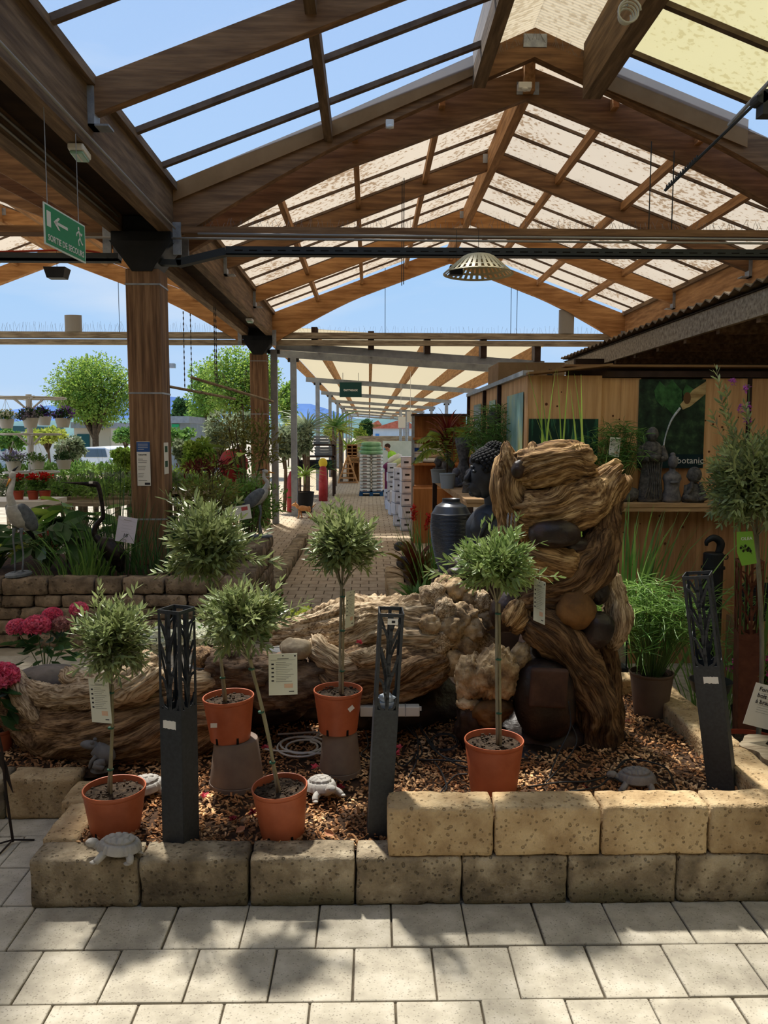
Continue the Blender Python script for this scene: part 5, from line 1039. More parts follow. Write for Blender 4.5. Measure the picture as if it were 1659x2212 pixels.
b = MB(); b.bb((1.8, DY-.06, zt_+.08), (4.8, DY+.1, zt_+.1)); tag(b.build('cover_board', ply), 'long thin brown board on top of the right display wall', 'board')
# side wall running back
Xs = px_(1137, DY)
for i, (y0, y1) in enumerate(((7.5, 8.95), (9.0, 10.1), (10.15, 11.7))):
    panel('pine side panel of the display, %s going back' % ORD[i], Xs, y1, 1.45, zt_-.0, y0, along=True)
for i, y in enumerate((8.97, 10.12, 11.72)):
    b = MB(); b.bb((Xs-.04, y-.03, 1.45), (Xs+.02, y+.03, zt_-.0)); tag(b.build('dark_post', dkp), 'dark brown post of the receding display side, %s going back' % ORD[i], 'post')
b = MB(); b.bb((Xs-.05, 7.45, zt_), (Xs+.05, 11.75, zt_+.045)); tag(b.build('top_rail', steel), 'grey metal rail along the top of the receding display side', 'rail')
def poster(label, corner, w, h, m, ry=0):
    t = thing('poster', label, 'poster', corner, ry); b = MB(); b.bb((0, -.004, 0), (w, 0, h)); b.build('print', m, t); return t
jungle = mat('jungle_print', (16, 28, 20), (84, 116, 72), sc=9, rough=.6, c3=(36, 60, 40), pos=(.35, .75)); grassp = mat('grass_print', (14, 44, 38), (50, 110, 80), sc=5, rough=.5, st=(4, 1, .6), c3=(14, 46, 36)); waterp = mat('water_print', (96, 138, 120), (196, 196, 110), sc=2.5, rough=.5, st=(1, 3, .5), c3=(140, 178, 170))
poster('dark green ornamental grass poster on the tall pine panel', (px_(1143, DY-.05), DY-.045, 1.5), px_(1293, DY-.05)-px_(1143, DY-.05), pz_(905, DY-.05)-1.5, grassp)
for i, (y0, y1, mm) in enumerate(((7.62, 8.5, waterp), (9.3, 9.75, waterp), (10.5, 11.2, mat('pond_print', (110, 140, 120), (150, 160, 170), sc=3, rough=.5)))):
    poster('pale green blue pond poster on the receding side wall, %s going back' % ORD[i], (Xs-.008, y1, 1.5), y1-y0, 1.0, mm, -PI/2)
P2 = poster('dark foliage poster with a bamboo water spout', (px_(1378, DY), DY-.01, pz_(1011, DY)), X3-X2, zt_-.03-pz_(1011, DY), jungle)
w, h = X3-X2, zt_-.03-pz_(1011, DY)
b = MB(); P_ = []; b.leaves([(w*.3, -.008, h*.98), (w*.48, -.008, h*1.0), (w*.7, -.008, h*.95)], [[.15, 0, -1], [.1, 0, -1], [.3, 0, -1]], [.24, .34, .2], [.14, .2, .12], up=(0, -1, 0), fold=.02, droop=0); b.build('printed_leaf', mat('print_leaf', (30, 66, 34), (70, 116, 66), sc=12), P2)
bam = mat('bamboo_print', (150, 122, 76), (206, 180, 128), sc=4, st=(1, 1, 5)); b = MB(); b.add([(w*.62, -.009, h*.72), (w*.66, -.009, h*.66), (w*.78, -.009, h*.7), (w*1.0, -.009, h*.84), (w*1.0, -.009, h*.98), (w*.8, -.009, h*.88)], [(0, 1, 2, 3, 4, 5)]); b.build('printed_bamboo', bam, P2)
b = MB(); b.lathe([(.0005, -.0005), (.05, 0), (.0005, .0005)], 20, (w*.72, -.0105, h*.79), rotm((1, 0, 0), PI/2)@np.diag([.7, 1.1, 1])); b.build('printed_opening', mat('bamboo_inner', (104, 74, 44), rough=.7), P2)
b = MB(); b.tube([(w*.62, -.012, h*.68), (w*.5, -.012, h*.55), (w*.42, -.012, h*.38), (w*.38, -.012, h*.2)], [.012, .009, .006, .008], 6, sm=16); b.build('printed_water', mat('print_water', (160, 170, 170), (220, 224, 224), sc=40), P2)
b = MB(); b.bb((0, -.008, 0), (w, -.004, .13)); b.build('banner', mat('dark_teal', (10, 30, 34), (16, 44, 48)), P2)
text('botanic', .085, (w*.6, -.011, .045), white, parent=P2, align='LEFT')
# shelves
def shelf(label, a, c, name='shelf'):
    t = thing(name, label, 'shelf', ((a[0]+c[0])/2, (a[1]+c[1])/2, 0)); o = np.array([(a[0]+c[0])/2, (a[1]+c[1])/2, 0])
    b = MB(); b.bb(np.array([a[0], a[1], 1.47])-o, np.array([c[0], c[1], 1.5])-o); b.build('shelf_board', shelfw, t)
    b = MB(); b.bb(np.array([a[0]+.01, a[1]+.01, 1.43])-o, np.array([c[0], c[1], 1.468])-o); b.build('edge_board', shelfw, t)
    for x in (a[0]+.04, c[0]-.04):
        for y in (a[1]+.04, c[1]-.04): b = MB(); b.bb(np.array([x-.03, y-.03, 0])-o, np.array([x+.03, y+.03, 1.43])-o); b.build('leg', dkp, t)
    return t
shelf('plank shelf running back beside the black bust, full of small grey statues', (.9, 7.42, 0), (1.43, 11.5, 0))
shelf('plank shelf along the front display wall carrying the monk statues', (1.5, 6.98, 0), (4.5, 7.44, 0))
# statues
lava = mat('dark_lava_stone', (62, 60, 60), (108, 104, 100), sc=30, rough=.9, bump=.003, bsc=60); basalt = mat('grey_basalt', (84, 84, 88), (126, 122, 124), sc=24, rough=.85)
def stat(label, x, y0, y1, Y, kind, m=lava, cat='statue', rz=-PI/2, name='monk_statue', zb=1.5):
    zt__ = at(x, y0, Y)[2]; h = zt__-zb; t = thing(name, label, cat, (at(x, y1, Y)[0], Y, zb), rz); b = MB(); u = h
    def part(nm, f): b = MB(); f(b); return b.build(nm, m, t, smooth=True)
    if kind == 'monk':
        part('robe', lambda b: b.lathe([(.001, 0), (.17*u, 0), (.175*u, .04*u), (.145*u, .3*u), (.12*u, .5*u), (.14*u, .62*u), (.15*u, .72*u), (.1*u, .79*u), (.05*u, .82*u), (.001, .82*u)], 28, R=np.diag([.75, 1, 1])))
        for i in range(7): part('robe_fold', lambda b: b.tube([(.11*u, (-.1+.035*i)*u, .55*u), (.125*u, (-.06+.025*i)*u, .3*u), (.135*u, (-.12+.04*i)*u, .05*u)], .008*u, 6, sm=10))
        for s_ in (-1, 1): part('arm', lambda b: b.tube([(0, s_*.13*u, .74*u), (.06*u, s_*.165*u, .6*u), (.14*u, s_*.07*u, .57*u)], [.045*u, .045*u, .03*u], 12, sm=14))
        part('bowl', lambda b: b.lathe([(.001, .55*u), (.05*u, .55*u), (.085*u, .6*u), (.08*u, .635*u), (.001, .62*u)], 20, (.13*u, 0, 0)))
        part('head', lambda b: (b.blob((.02*u, 0, .905*u), (.085*u, .078*u, .1*u), 2, .02, 1, 24), b.blob((.1*u, 0, .9*u), (.014*u, .012*u, .02*u), 1, 0, 1, 8), [b.blob((.01*u, s_*.08*u, .9*u), (.015*u, .01*u, .03*u), 1, 0, 1, 8) for s_ in (-1, 1)]))
    elif kind == 'child':
        part('body', lambda b: b.lathe([(.001, 0), (.3*u, 0), (.33*u, .1*u), (.25*u, .3*u), (.2*u, .48*u), (.08*u, .55*u), (.001, .55*u)], 24, R=np.diag([.8, 1, 1])))
        for s_ in (-1, 1):
            part('leg', lambda b: b.tube([(0, s_*.2*u, .12*u), (.2*u, s_*.26*u, .15*u), (.26*u, s_*.06*u, .09*u)], [.1*u, .09*u, .06*u], 12, sm=12))
            part('arm', lambda b: b.tube([(0, s_*.2*u, .46*u), (.14*u, s_*.25*u, .22*u), (.2*u, s_*.14*u, .42*u), (.18*u, s_*.12*u, .58*u)], [.07*u, .06*u, .05*u, .05*u], 12, sm=16))
        part('head', lambda b: (b.blob((.04*u, 0, .77*u), (.2*u, .2*u, .23*u), 2, .02, 1, 24), b.blob((.24*u, 0, .73*u), (.03*u, .03*u, .04*u), 1, 0, 1, 8), [b.blob((.02*u, s_*.2*u, .74*u), (.03*u, .02*u, .06*u), 1, 0, 1, 8) for s_ in (-1, 1)], b.tube([(.215*u, -.05*u, .64*u), (.225*u, 0, .63*u), (.215*u, .05*u, .64*u)], .01*u, 6)))
    elif kind == 'bust':
        part('body', lambda b: b.lathe([(.001, 0), (.17*u, 0), (.19*u, .06*u), (.14*u, .25*u), (.15*u, .38*u), (.18*u, .44*u), (.16*u, .52*u), (.06*u, .6*u), (.055*u, .66*u), (.001, .66*u)], 24, R=np.diag([.7, 1, 1])))
        part('head', lambda b: (b.blob((.02*u, 0, .76*u), (.1*u, .09*u, .13*u), 2, .02, 1, 20), b.blob((0, 0, .89*u), (.05*u, .05*u, .05*u), 2, .05, 1, 12), b.blob((.115*u, 0, .75*u), (.015*u, .013*u, .025*u), 1, 0, 1, 8)))
        part('hands', lambda b: b.blob((.12*u, 0, .38*u), (.05*u, .09*u, .03*u), 2, .1, 2, 12))
    elif kind == 'animal':
        part('body', lambda b: b.blob((0, 0, .38*u), (.7*u, .35*u, .4*u), 2, .12, 1.5, 24)); part('head', lambda b: (b.blob((.6*u, 0, .65*u), (.3*u, .24*u, .28*u), 3, .1, 2, 18), b.tube([(.55*u, .12*u, .8*u), (.5*u, .16*u, 1*u)], [.07*u, .02*u], 6), b.tube([(.55*u, -.12*u, .8*u), (.5*u, -.16*u, 1*u)], [.07*u, .02*u], 6)))
        for s_ in (-1, 1): part('leg', lambda b: b.tube([(.4*u, s_*.2*u, .2*u), (.75*u, s_*.2*u, .08*u)], [.12*u, .08*u], 8))
    elif kind == 'urn': part('body', lambda b: b.lathe([(.001, 0), (.12*u, 0), (.16*u, .2*u), (.12*u, .4*u), (.08*u, .5*u), (.15*u, .8*u), (.18*u, 1*u), (.15*u, .97*u), (.001, .7*u)], 20))
    return t
stat('standing stone monk statue holding a bowl on the display shelf', 1404, 923, 1070, 7.2, 'monk')
stat('narrow grey stone bust with topknot between the two monk statues', 1450, 970, 1073, 7.15, 'bust', basalt, name='bust_statue')
stat('small seated monk statue with hands on its cheeks', 1497, 1008, 1073, 7.15, 'child')
stat('low dark reclining animal statue left of the standing monk', 1352, 1040, 1070, 7.2, 'animal', name='animal_statue', rz=PI)
for i, (x, y0, y1, k, nm, lab) in enumerate([(948, 985, 1038, 'child', 'monk_statue', 'small dark seated statue at the far end of the left shelf'), (968, 960, 1045, 'bust', 'bust_statue', 'grey bust next to the far end of the left shelf'), (1000, 945, 1045, 'urn', 'stone_urn', 'tall grey stone urn under the dark red dracaena'), (985, 1010, 1054, 'child', 'monk_statue', 'small dark statue in front of the stone urn'), (1006, 1020, 1062, 'bust', 'bust_statue', 'small grey figure nearest on the left shelf'), (1020, 975, 1060, 'bust', 'bust_statue', 'grey bust just left of the big black head')]):
    Y = [10.9, 10.2, 9.4, 9.2, 8.3, 8.5][i]; stat(lab, x, y0, y1, Y, k, [lava, basalt][i % 2], name=nm, zb=1.5)
for i, (x, Y, lab) in enumerate(((967, 10.0, 'pale grey plastic pot on the left shelf, farther one'), (990, 9.0, 'pale grey plastic pot on the left shelf, nearer one'))):
    t = thing('plant_pot', lab, 'plant pot', (at(x, 1000, Y)[0]-.12, Y, 1.5)); pot(t, .09, .17, mat('pale_grey_plastic', (150, 158, 164), rough=.5) if i == 0 else MATS['pale_grey_plastic'], slots=False)
t = thing('stone_head_statue', 'small dark stone head on top of a stand beside the receding wall', 'statue', (at(1063, 920, 9.2)[0], 9.2, 1.5)); zb = at(1063, 920, 9.2)[2]-1.5
b = MB(); b.bb((-.05, -.05, 0), (.05, .05, zb)); b.build('stand', dkp, t); b = MB(); b.blob((0, 0, zb+.08), (.065, .065, .09), 2, .08, 4, 24); b.blob((0, 0, zb+.17), (.035, .035, .035), 2, .08, 4, 14); b.build('head', lava, t, smooth=True)
# big black bust
bronze_b = mat('black_bronze', (12, 15, 20), (34, 42, 54), sc=5, rough=.5, spec=.5)
BY = 6.35; bz = .95; bx = at(1068, 1100, BY)[0]; t = thing('buddha_bust', 'large glossy black bust with curled hair, in profile facing left', 'bust', (bx, BY, 0)); s_ = BY/FPX
def B(x, y, d=0): return at(x, y, BY+d)-np.array([bx, BY, 0])
b = MB(); b.bb((-.25, -.18, 0), (.25, .2, bz)); b.build('pedestal', dkp, t)
b = MB(); b.tube([B(1062, 1215), B(1066, 1180), B(1070, 1140), B(1078, 1105), B(1082, 1080)], [.2, .22, .24, .17, .07], 28, sm=30); V = b.V[0]; V[:, 1] = V[:, 1]*.8; b.blob(B(1040, 1135, -.02), (.1, .16, .14), 3, .05, 1, 28, rotm((0, 1, 0), .5)); b.build('shoulders', bronze_b, t, smooth=True)
for i in range(4): b = MB(); b.tube([B(1085-5*i, 1098+5*i, -.1), B(1060-6*i, 1120+9*i, -.19), B(1035-4*i, 1150+14*i, -.14)], [.012, .016, .01], 8, sm=16); b.build('robe_fold', bronze_b, t, smooth=True)
b = MB(); b.tube([B(1072, 1098), B(1066, 1062)], [.09, .08], 20, sm=6); b.build('neck', bronze_b, t, smooth=True)
b = MB(); b.blob(B(1052, 1030), (.135, .115, .175), 2, .01, 1, 36); b.blob(B(1035, 1052), (.085, .08, .085), 2, .01, 1, 24); b.tube([B(1020, 1013), B(1013, 1026), B(1008, 1036), B(1017, 1039)], [.012, .02, .026, .012], 10, sm=10)
b.tube([B(1022, 1010, -.05), B(1018, 1008), B(1022, 1010, .05)], .012, 8); b.blob(B(1016, 1047), (.03, .035, .012), 1, 0, 1, 12); b.blob(B(1017, 1054), (.03, .033, .012), 1, 0, 1, 12); b.blob(B(1022, 1065), (.035, .04, .03), 1, 0, 1, 14)
for s2 in (-.055, .055): b.blob(B(1024, 1018, s2), (.02, .028, .014), 1, 0, 1, 12)
b.build('head', bronze_b, t, smooth=True)
b = MB(); b.tube([B(1078, 1018, -.12), B(1082, 1035, -.125), B(1079, 1062, -.115)], [.018, .022, .014], 10, sm=10); b.build('ear', bronze_b, t, smooth=True)
b = MB(); hc = B(1062, 1006)
for k in range(210):
    th = math.acos(1-1.25*(k+.5)/210); ph = k*2.39996; d = np.array([math.sin(th)*math.cos(ph), math.sin(th)*math.sin(ph), math.cos(th)])
    if d[0] < -.55 and d[2] < .25: continue
    b.blob(hc+d*[.155, .13, .145], (.0225,)*3, 1, 0, 1, 8)
b.blob(hc+[0.02, 0, .12], (.075, .07, .06), 1, 0, 1, 16)
for k in range(60):
    th = math.acos(1-1.0*(k+.5)/60); ph = k*2.39996; d = np.array([math.sin(th)*math.cos(ph), math.sin(th)*math.sin(ph), math.cos(th)]); b.blob(hc+[.02, 0, .12]+d*[.08, .075, .065], (.015,)*3, 1, 0, 1, 8)
b.build('curled_hair', mat('matt_black', (16, 17, 20), rough=.75), t, smooth=True)
# ribbed vase
VY = 6.75; vb = at(973, 1235, VY); t = thing('ribbed_vase', 'tall dark ribbed ceramic jar left of the black bust', 'vase', (vb[0], VY, 0)); b = MB(); zt2_ = at(973, 1077, VY)[2]; zb = vb[2]; H_ = zt2_-zb; s_ = VY/FPX
pr = []
for i in range(110):
    u = i/109; r = np.interp(u, [0, .15, .4, .62, .8, .9, .945, .955, 1], [24, 32, 41, 44.5, 42, 33, 21, 19, 19.5])*s_; z = zb+u*H_; pr.append((r+(.0045 if i % 2 and u < .8 else 0), z))
b.lathe([(.001, zb)]+pr+[(15*s_, zt2_-.01), (.001, zt2_-.1)], 48); vz = mat('dark_glazed_ceramic', (30, 34, 42), (56, 60, 68), sc=3, rough=.35, spec=.6); b.build('jar', vz, t, smooth=True, auto=1.2)
b = MB(); b.lathe([(.001, .0), (.18, 0), (.16, zb), (.001, zb)], 20); b.build('plinth', dkp, t)
for i, (x, y, r, Y) in enumerate(((1000, 1225, .1, 6.4), (1035, 1240, .1, 6.3), (985, 1245, .08, 6.3), (862, 1180, .055, 9.4), (872, 1215, .07, 8.8))):
    p = at(x, y, Y); b = MB(); b.lathe([(.001, 0)]+[(.13, .0), (.12, p[2]-r*.6), (.001, p[2]-r*.6)], 14, (p[0], Y, 0)) if i < 3 else None; b.blob(p, (r*1.2, r, r), i, .14, 2, 20); tag(b.build('dark_rock', lava if i > 2 else rock_d, smooth=True), 'dark rock %s' % ['left of the bust foot', 'in front of the bust foot', 'below the ribbed jar', 'dark finial on the path kerb, farther', 'on the path kerb, nearer'][i], 'rock')
# plants right of the path
def cordy(label, base, n, L, m, seed, H=.3, w=.05, name='cordyline'):
    t = thing(name, label, 'cordyline', base); b = MB(); b.tube([(0, 0, 0), (0, 0, H)], .012, 6); b.build('stem', trunkm, t); g = np.random.default_rng(seed); b = MB(); a = np.arange(n)*2.4
    b.blades(np.array([(0, 0, H*(.5+.5*i/n)) for i in range(n)]), np.stack([np.cos(a)*np.linspace(1.2, .3, n), np.sin(a)*np.linspace(1.2, .3, n), np.full(n, 1.)], 1), g.uniform(.7, 1, n)*L, w, .8); b.build('foliage', m, t); return t
cordm = lm('cordyline_leaf', (104, 40, 28), (128, 120, 44))
def rp(x, Y, z=.25): return (at(x, 1100, Y)[0], Y, z)
cordy('red and green cordyline beside the brick path kerb', rp(900, 8.6), 44, .5, cordm, 61, .38, .075)
cordy('dark red dracaena in a pot on the left shelf', rp(965, 10.0, 1.62), 50, .42, red_l, 62, .5, .035)
cordy('second dark red dracaena at the back of the left shelf', rp(1000, 10.4, 1.5), 50, .42, red_l, 63, .55, .035)
cordy('low green broad-leaved plant at the front of the path bed', rp(905, 7.9), 60, .4, green_m, 64, .12, .08, 'fern')
cordy('second green leafy clump in front of the ribbed jar', rp(960, 7.6), 50, .36, green_m, 65, .12, .08, 'fern')
b = MB(); g = np.random.default_rng(66)
def fern(label, base, fr, seed, m=yel_g, name='tree_fern'):
    b = MB(); s_ = MB(); t = thing(name, label, 'fern', base)
    for (e, up) in fr:
        P = spl([(0, 0, 0), np.array(e)*.5+[0, 0, up], e], 30); s_.tube(P, .004, 4); T = np.gradient(P, axis=0); A = []; D = []; Ls = []
        for i in range(4, 30):
            s2 = unit(np.cross(T[i], (0, 0, 1))); l = .15*math.sin(PI*min(1, (i-2)/27))+.015
            for sg in (-1, 1): A.append(P[i]); D.append(s2*sg+unit(T[i])*.5-[0, 0, .25]); Ls.append(l)
        b.leaves(A, D, np.array(Ls), np.array(Ls)*.2+.003, droop=.3)
    s_.build('stems', stemm, t); b.build('fronds', m, t); return t
fern('light green tree fern spreading over the left shelf end', rp(975, 9.8, 1.7), [((-.45, 0, .32), .2), ((-.5, -.2, .05), .2), ((.05, .1, .5), .15), ((.35, .1, .35), .2), ((-.25, .2, .45), .15), ((.3, -.3, .1), .2), ((-.4, .3, .2), .2)], 67)
umbels('cyperus pot on the left shelf behind the black bust', rp(1072, 8.6, 1.5), 130, .78, .36, 68, green_m, leaf=.16, potr=.1, w=.01)
umbels('cyperus plant with a white care card on the front shelf', rp(1335, 7.25, 1.5), 90, .62, .26, 69, green_m, leaf=.14, potr=.08, w=.009)
card('plant_label', 'white picture card on the shelf cyperus', 'plant label', at(1330, 945, 7.1), .1, .17, .15, lines=4, rl=.08)
grass('grassy reeds between the shelf and the ribbed jar', rp(925, 9.2), 90, 1.1, .016, .3, .35, green_g, 70, r0=.2)
grass('tall grass behind the ribbed jar', rp(950, 8.2), 60, 1.0, .016, .35, .5, green_g, 71, r0=.18)
for i, (x, y) in enumerate(((893, 1110), (925, 1130))):
    p = at(x, y, 9.0); t = thing('red_flower_spike', 'red flower spike in the path bed, %s one' % ['left', 'right'][i], 'flower', (p[0], 9.0, .25)); b = MB(); b.tube([(0, 0, 0), (0, 0, p[2]-.25)], .004, 5); b.build('stem', stemm, t)
    b = MB(); cloud(b, (0, 0, p[2]-.25), (.04, .04, .12), 90, .03, .02, 5, seed=i); b.build('blossom', redp, t)
# reeds and pond left of the grass pot
T_ = at(1350, 1440, 5.95); t = thing('glass_pond_tank', 'glass sided pond tank with a black base behind the back wall', 'pond tank', (1.55, 5.98, 0)); gm = bpy.data.materials.new('glass'); gm.use_nodes = True; g_ = gm.node_tree.nodes['Principled BSDF']; g_.inputs['Transmission Weight'].default_value = .9; g_.inputs['Roughness'].default_value = .02; g_.inputs['IOR'].default_value = 1.2; g_.inputs['Base Color'].default_value = (.85, .95, .95, 1); MATS['glass'] = gm
b = MB(); b.bb((-.32, -.26, .36), (.35, .26, .40)); b.build('base', blackm, t)
b = MB(); b.bb((-.31, -.25, .0), (.34, .25, .36)); b.build('stand', dkp, t)
for a_, c_ in (((-.3, -.25, .4), (.34, -.242, .68)), ((.33, -.25, .4), (.338, .25, .68)), ((-.3, .242, .4), (.34, .25, .68))): b = MB(); b.bb(a_, c_); b.build('glass_pane', gm, t)
b = MB(); b.bb((-.29, -.23, .6), (.32, .24, .606)); b.build('pond_water', waterm, t)
b = MB(); b.bb((-.31, -.26, .68), (.345, -.235, .7)); b.bb((.325, -.26, .68), (.345, .26, .7)); b.build('rim', grey_wood, t)
g = np.random.default_rng(9); n = 22; b = MB(); b.blades(np.stack([g.uniform(1.25, 1.78, n), g.uniform(5.8, 6.15, n), np.full(n, .6)], 1), np.stack([g.uniform(-.26, .12, n), g.uniform(-.12, .2, n), np.ones(n)], 1), g.uniform(1.4, 2.15, n), .034, .2, k=10); tag(b.build('reed_clump', green_l, origin=(1.7, 5.95, .6)), 'very tall arching reed blades rising behind the tall fountain', 'reeds')
grass('green iris blades in the pond tank right of the tall fountain', at(1340, 1440, 5.95)*[1, 1, 0]+[0, 0, .6], 60, 1.1, .03, .42, .5, green_g, 72, r0=.22, name='reed_clump')
grass('arching blades leaning right in front of the shaded panel', at(1400, 1440, 6.3)*[1, 1, 0]+[0, 0, .0], 34, 1.6, .022, .4, .7, green_g, 73, r0=.12, lean=(.1, 0))
pp = atz(1419, 1556, .31); umbels('papyrus grass in a brown pot at the back of the bed, right of the fountain', (pp[0], pp[1]+.12, .31), 120, .62, .3, 74, green_g, potr=.137, poth=.28, potm=mat('brown_plastic', (92, 74, 62), (106, 86, 72), rough=.6), leaf=.19, w=.009)
# things beyond the right wall
t = thing('black_bowl_planter', 'black bowl planter on the right side wall behind the leaning bollard', 'planter', tuple(at(1512, 1540, 5.0)[:1])+(5.0, .3)); b = MB(); b.lathe([(.001, 0), (.06, 0), (.11, .05), (.135, .12), (.128, .12), (.1, .08), (.001, .07)], 32); b.build('bowl', blackm, t, smooth=True, auto=.8); t.location.x += .06; t.location.z = .415
b = MB(); b.bb((at(1590, 1400, 6.3)[0], 6.2, 0), (4.2, 6.5, at(1600, 1345, 6.2)[2])); tag(b.build('planter_box', ply), 'long plywood planter box under the black tubs at the right edge', 'planter box')
for i, (x, y, r) in enumerate(((1625, 1345, .17), (1668, 1345, .2))):
    z = at(1600, 1345, 6.2)[2]; t = thing('black_tub', 'black plastic tub on the plywood box, %s' % ['left one', 'cut by the right edge'][i], 'tub', (at(x, y, 6.35)[0], 6.35, z)); pot(t, r*.85, .26, MATS['black_pot'], slots=False)
p = at(1540, 1228, 6.9); t = thing('hand_pump', 'black cast hand pump fountain before the shaded panel', 'hand pump', (p[0], 6.9, 0)); z = p[2]
b = MB(); b.lathe([(.001, 0), (.09, 0), (.085, z), (.1, z), (.1, z+.02), (.001, z+.02)], 20); b.build('barrel', blackm, t); b = MB(); b.lathe([(.001, z), (.085, z), (.085, z+.13), (.075, z+.14), (.001, z+.14)], 20); b.build('body', blackm, t)
b = MB(); b.tube([(.04, 0, z+.12), (.06, 0, z+.22), (.0, 0, z+.27), (-.06, 0, z+.24), (-.065, 0, z+.2)], [.03, .035, .03, .022, .012], 10, sm=18); b.build('handle', blackm, t, smooth=True); b = MB(); b.tube([(.11+.02*math.cos(a), 0, z+.1+.02*math.sin(a)) for a in np.linspace(0, 6.28, 12)], .005, 5); b.build('spout', blackm, t)
for i, (x, y, Y) in enumerate(((1615, 1440, 5.6), (1650, 1450, 5.5))):
    p = at(x, y, Y); shrub('pink geranium among grass at the right edge, %s one' % ['left', 'right'][i], (p[0], Y, 0), (.13, .12, .13), green_m, 150, .05, .03, 80+i, 'geranium', 'geranium', stem=p[2]-.14, ch=(lm('geranium_pink', (206, 60, 150), (236, 110, 180)) if i == 0 else MATS['geranium_pink'], 70, .045), potr=.1)
grass('thin grass blades behind the rust bollard', at(1560, 1470, 5.7)*[1, 1, 0], 70, 1.0, .012, .4, .6, green_g, 75, r0=.25)
umbels('dark umbrella grass left of the big right olive', at(1570, 1400, 6.0)*[1, 1, 0], 24, 1.0, .4, 76, green_m, leaf=.2)
grass('purple loosestrife stems rising behind the right olive crown', at(1620, 1300, 5.4)*[1, 1, 0], 12, 2.4, .022, .12, .1, green_m, 77, r0=.12, name='loosestrife')
for i, (x, y) in enumerate(((1583, 826), (1613, 838), (1617, 880), (1600, 882), (1615, 905))):
    p = at(x, y, 5.35); b = MB(); cloud(b, p, (.022, .022, .03), 26, .02, .014, 3, seed=i); tag(b.build('purple_flower', lm('loosestrife_pink', (160, 70, 160), (200, 120, 200)) if i == 0 else MATS['loosestrife_pink']), 'small purple flower head above the right olive, %s from the top' % ORD[i], 'flower', 'purple loosestrife flowers')
b = MB(); b.tube([at(1618, 1200, 5.35)*[1, 1, 0]+[0, 0, .2], at(1616, 1000, 5.35), at(1618, 830, 5.35)], .004, 5, sm=8); tag(b.build('flower_stem', stemm), 'thin upright stem carrying the purple flowers', 'stem')
t = card('price_card', 'white price card for a fountain tilted at the right edge', 'price card', at(1668, 1483, 4.3), .2, .24, .1, lines=9, rl=math.radians(16), icons=False, title=False)
text('Fontaine\nbois avec\nà bras', .035, (-.07, -.003, -.04), ink, parent=t, align='LEFT')
t = thing('driftwood_bowl', 'flat driftwood edged basin with a dark hollow at the right edge', 'basin', (2.28, 4.15, 0)); b = MB(); a = np.linspace(0, 2*PI, 40, endpoint=False); rr = .26+.03*np.sin(a*3+1)+.02*np.sin(a*7)
z0, z1 = .36, .42; V = [(math.cos(q)*r, math.sin(q)*r*.8, z1) for q, r in zip(a, rr)]+[(math.cos(q)*r*.97, math.sin(q)*r*.78, z0) for q, r in zip(a, rr)]+[(math.cos(q)*r*.62+.05, math.sin(q)*r*.5+.03, z1) for q, r in zip(a, rr)]
b.add(V, [(i, 40+i, 40+(i+1) % 40, (i+1) % 40) for i in range(40)]+[(i, (i+1) % 40, 80+(i+1) % 40, 80+i) for i in range(40)]); b.build('rim', mat('bleached_wood', (150, 132, 108), (204, 188, 160), sc=6, rough=.9, st=(1, 5, 1)), t)
b = MB(); b.lathe([(.001, z0-.08), (.12, z0-.08), (.165, z1-.005), (.001, z1-.02)], 24, (.05, .03, 0), R=np.diag([1, .8, 1])); b.build('hollow', rock_d, t); b = MB(); b.lathe([(.001, 0), (.2, 0), (.18, z0), (.001, z0)], 20); b.build('foot', rock_d, t)
# ---------------------------------------------------------------- shed roof over the display
t = thing('shed_roof', 'low corrugated shed roof on dark joists above the display panels', 'roof', (3.4, 10, 3.0)); b = MB(); n = 150; ys = np.linspace(6.2, 14.2, n)-10
zz = .42+.022*np.cos(np.arange(n)*PI/2.0*1.0); V = [(0-.05, y, z) for y, z in zip(ys, zz)]+[(3.8, y, z-.1) for y, z in zip(ys, zz)]; b.add(V, [(i, i+1, n+i+1, n+i) for i in range(n-1)]); b.build('corrugated_sheet', mat('mossy_fibre_cement', (86, 74, 62), (132, 116, 96), sc=6, rough=1), t, solid=.012)
b = MB(); b.bb((.02, -3.8, .14), (.07, 4.2, .36)); b.build('fascia', grey_wood, t)
for i in range(10): b = MB(); y = -3.6+.84*i; b.bb((.07, y-.04, .1), (3.8, y+.04, .36)); b.build('joist', wood_old, t)
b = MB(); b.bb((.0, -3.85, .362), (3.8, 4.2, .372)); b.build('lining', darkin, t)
b = MB(); b.bb((3.0, 11.8, 0), (7.3, 11.9, 3.2)); struct('added_wall_back', b, darkin)  # dark wall added for the darkness under the shed, keeping sky light out
b = MB(); b.bb((px_(1140, DY), 7.62, 0), (7.2, 7.64, 1.45)); struct('added_wall_back', b, darkin)
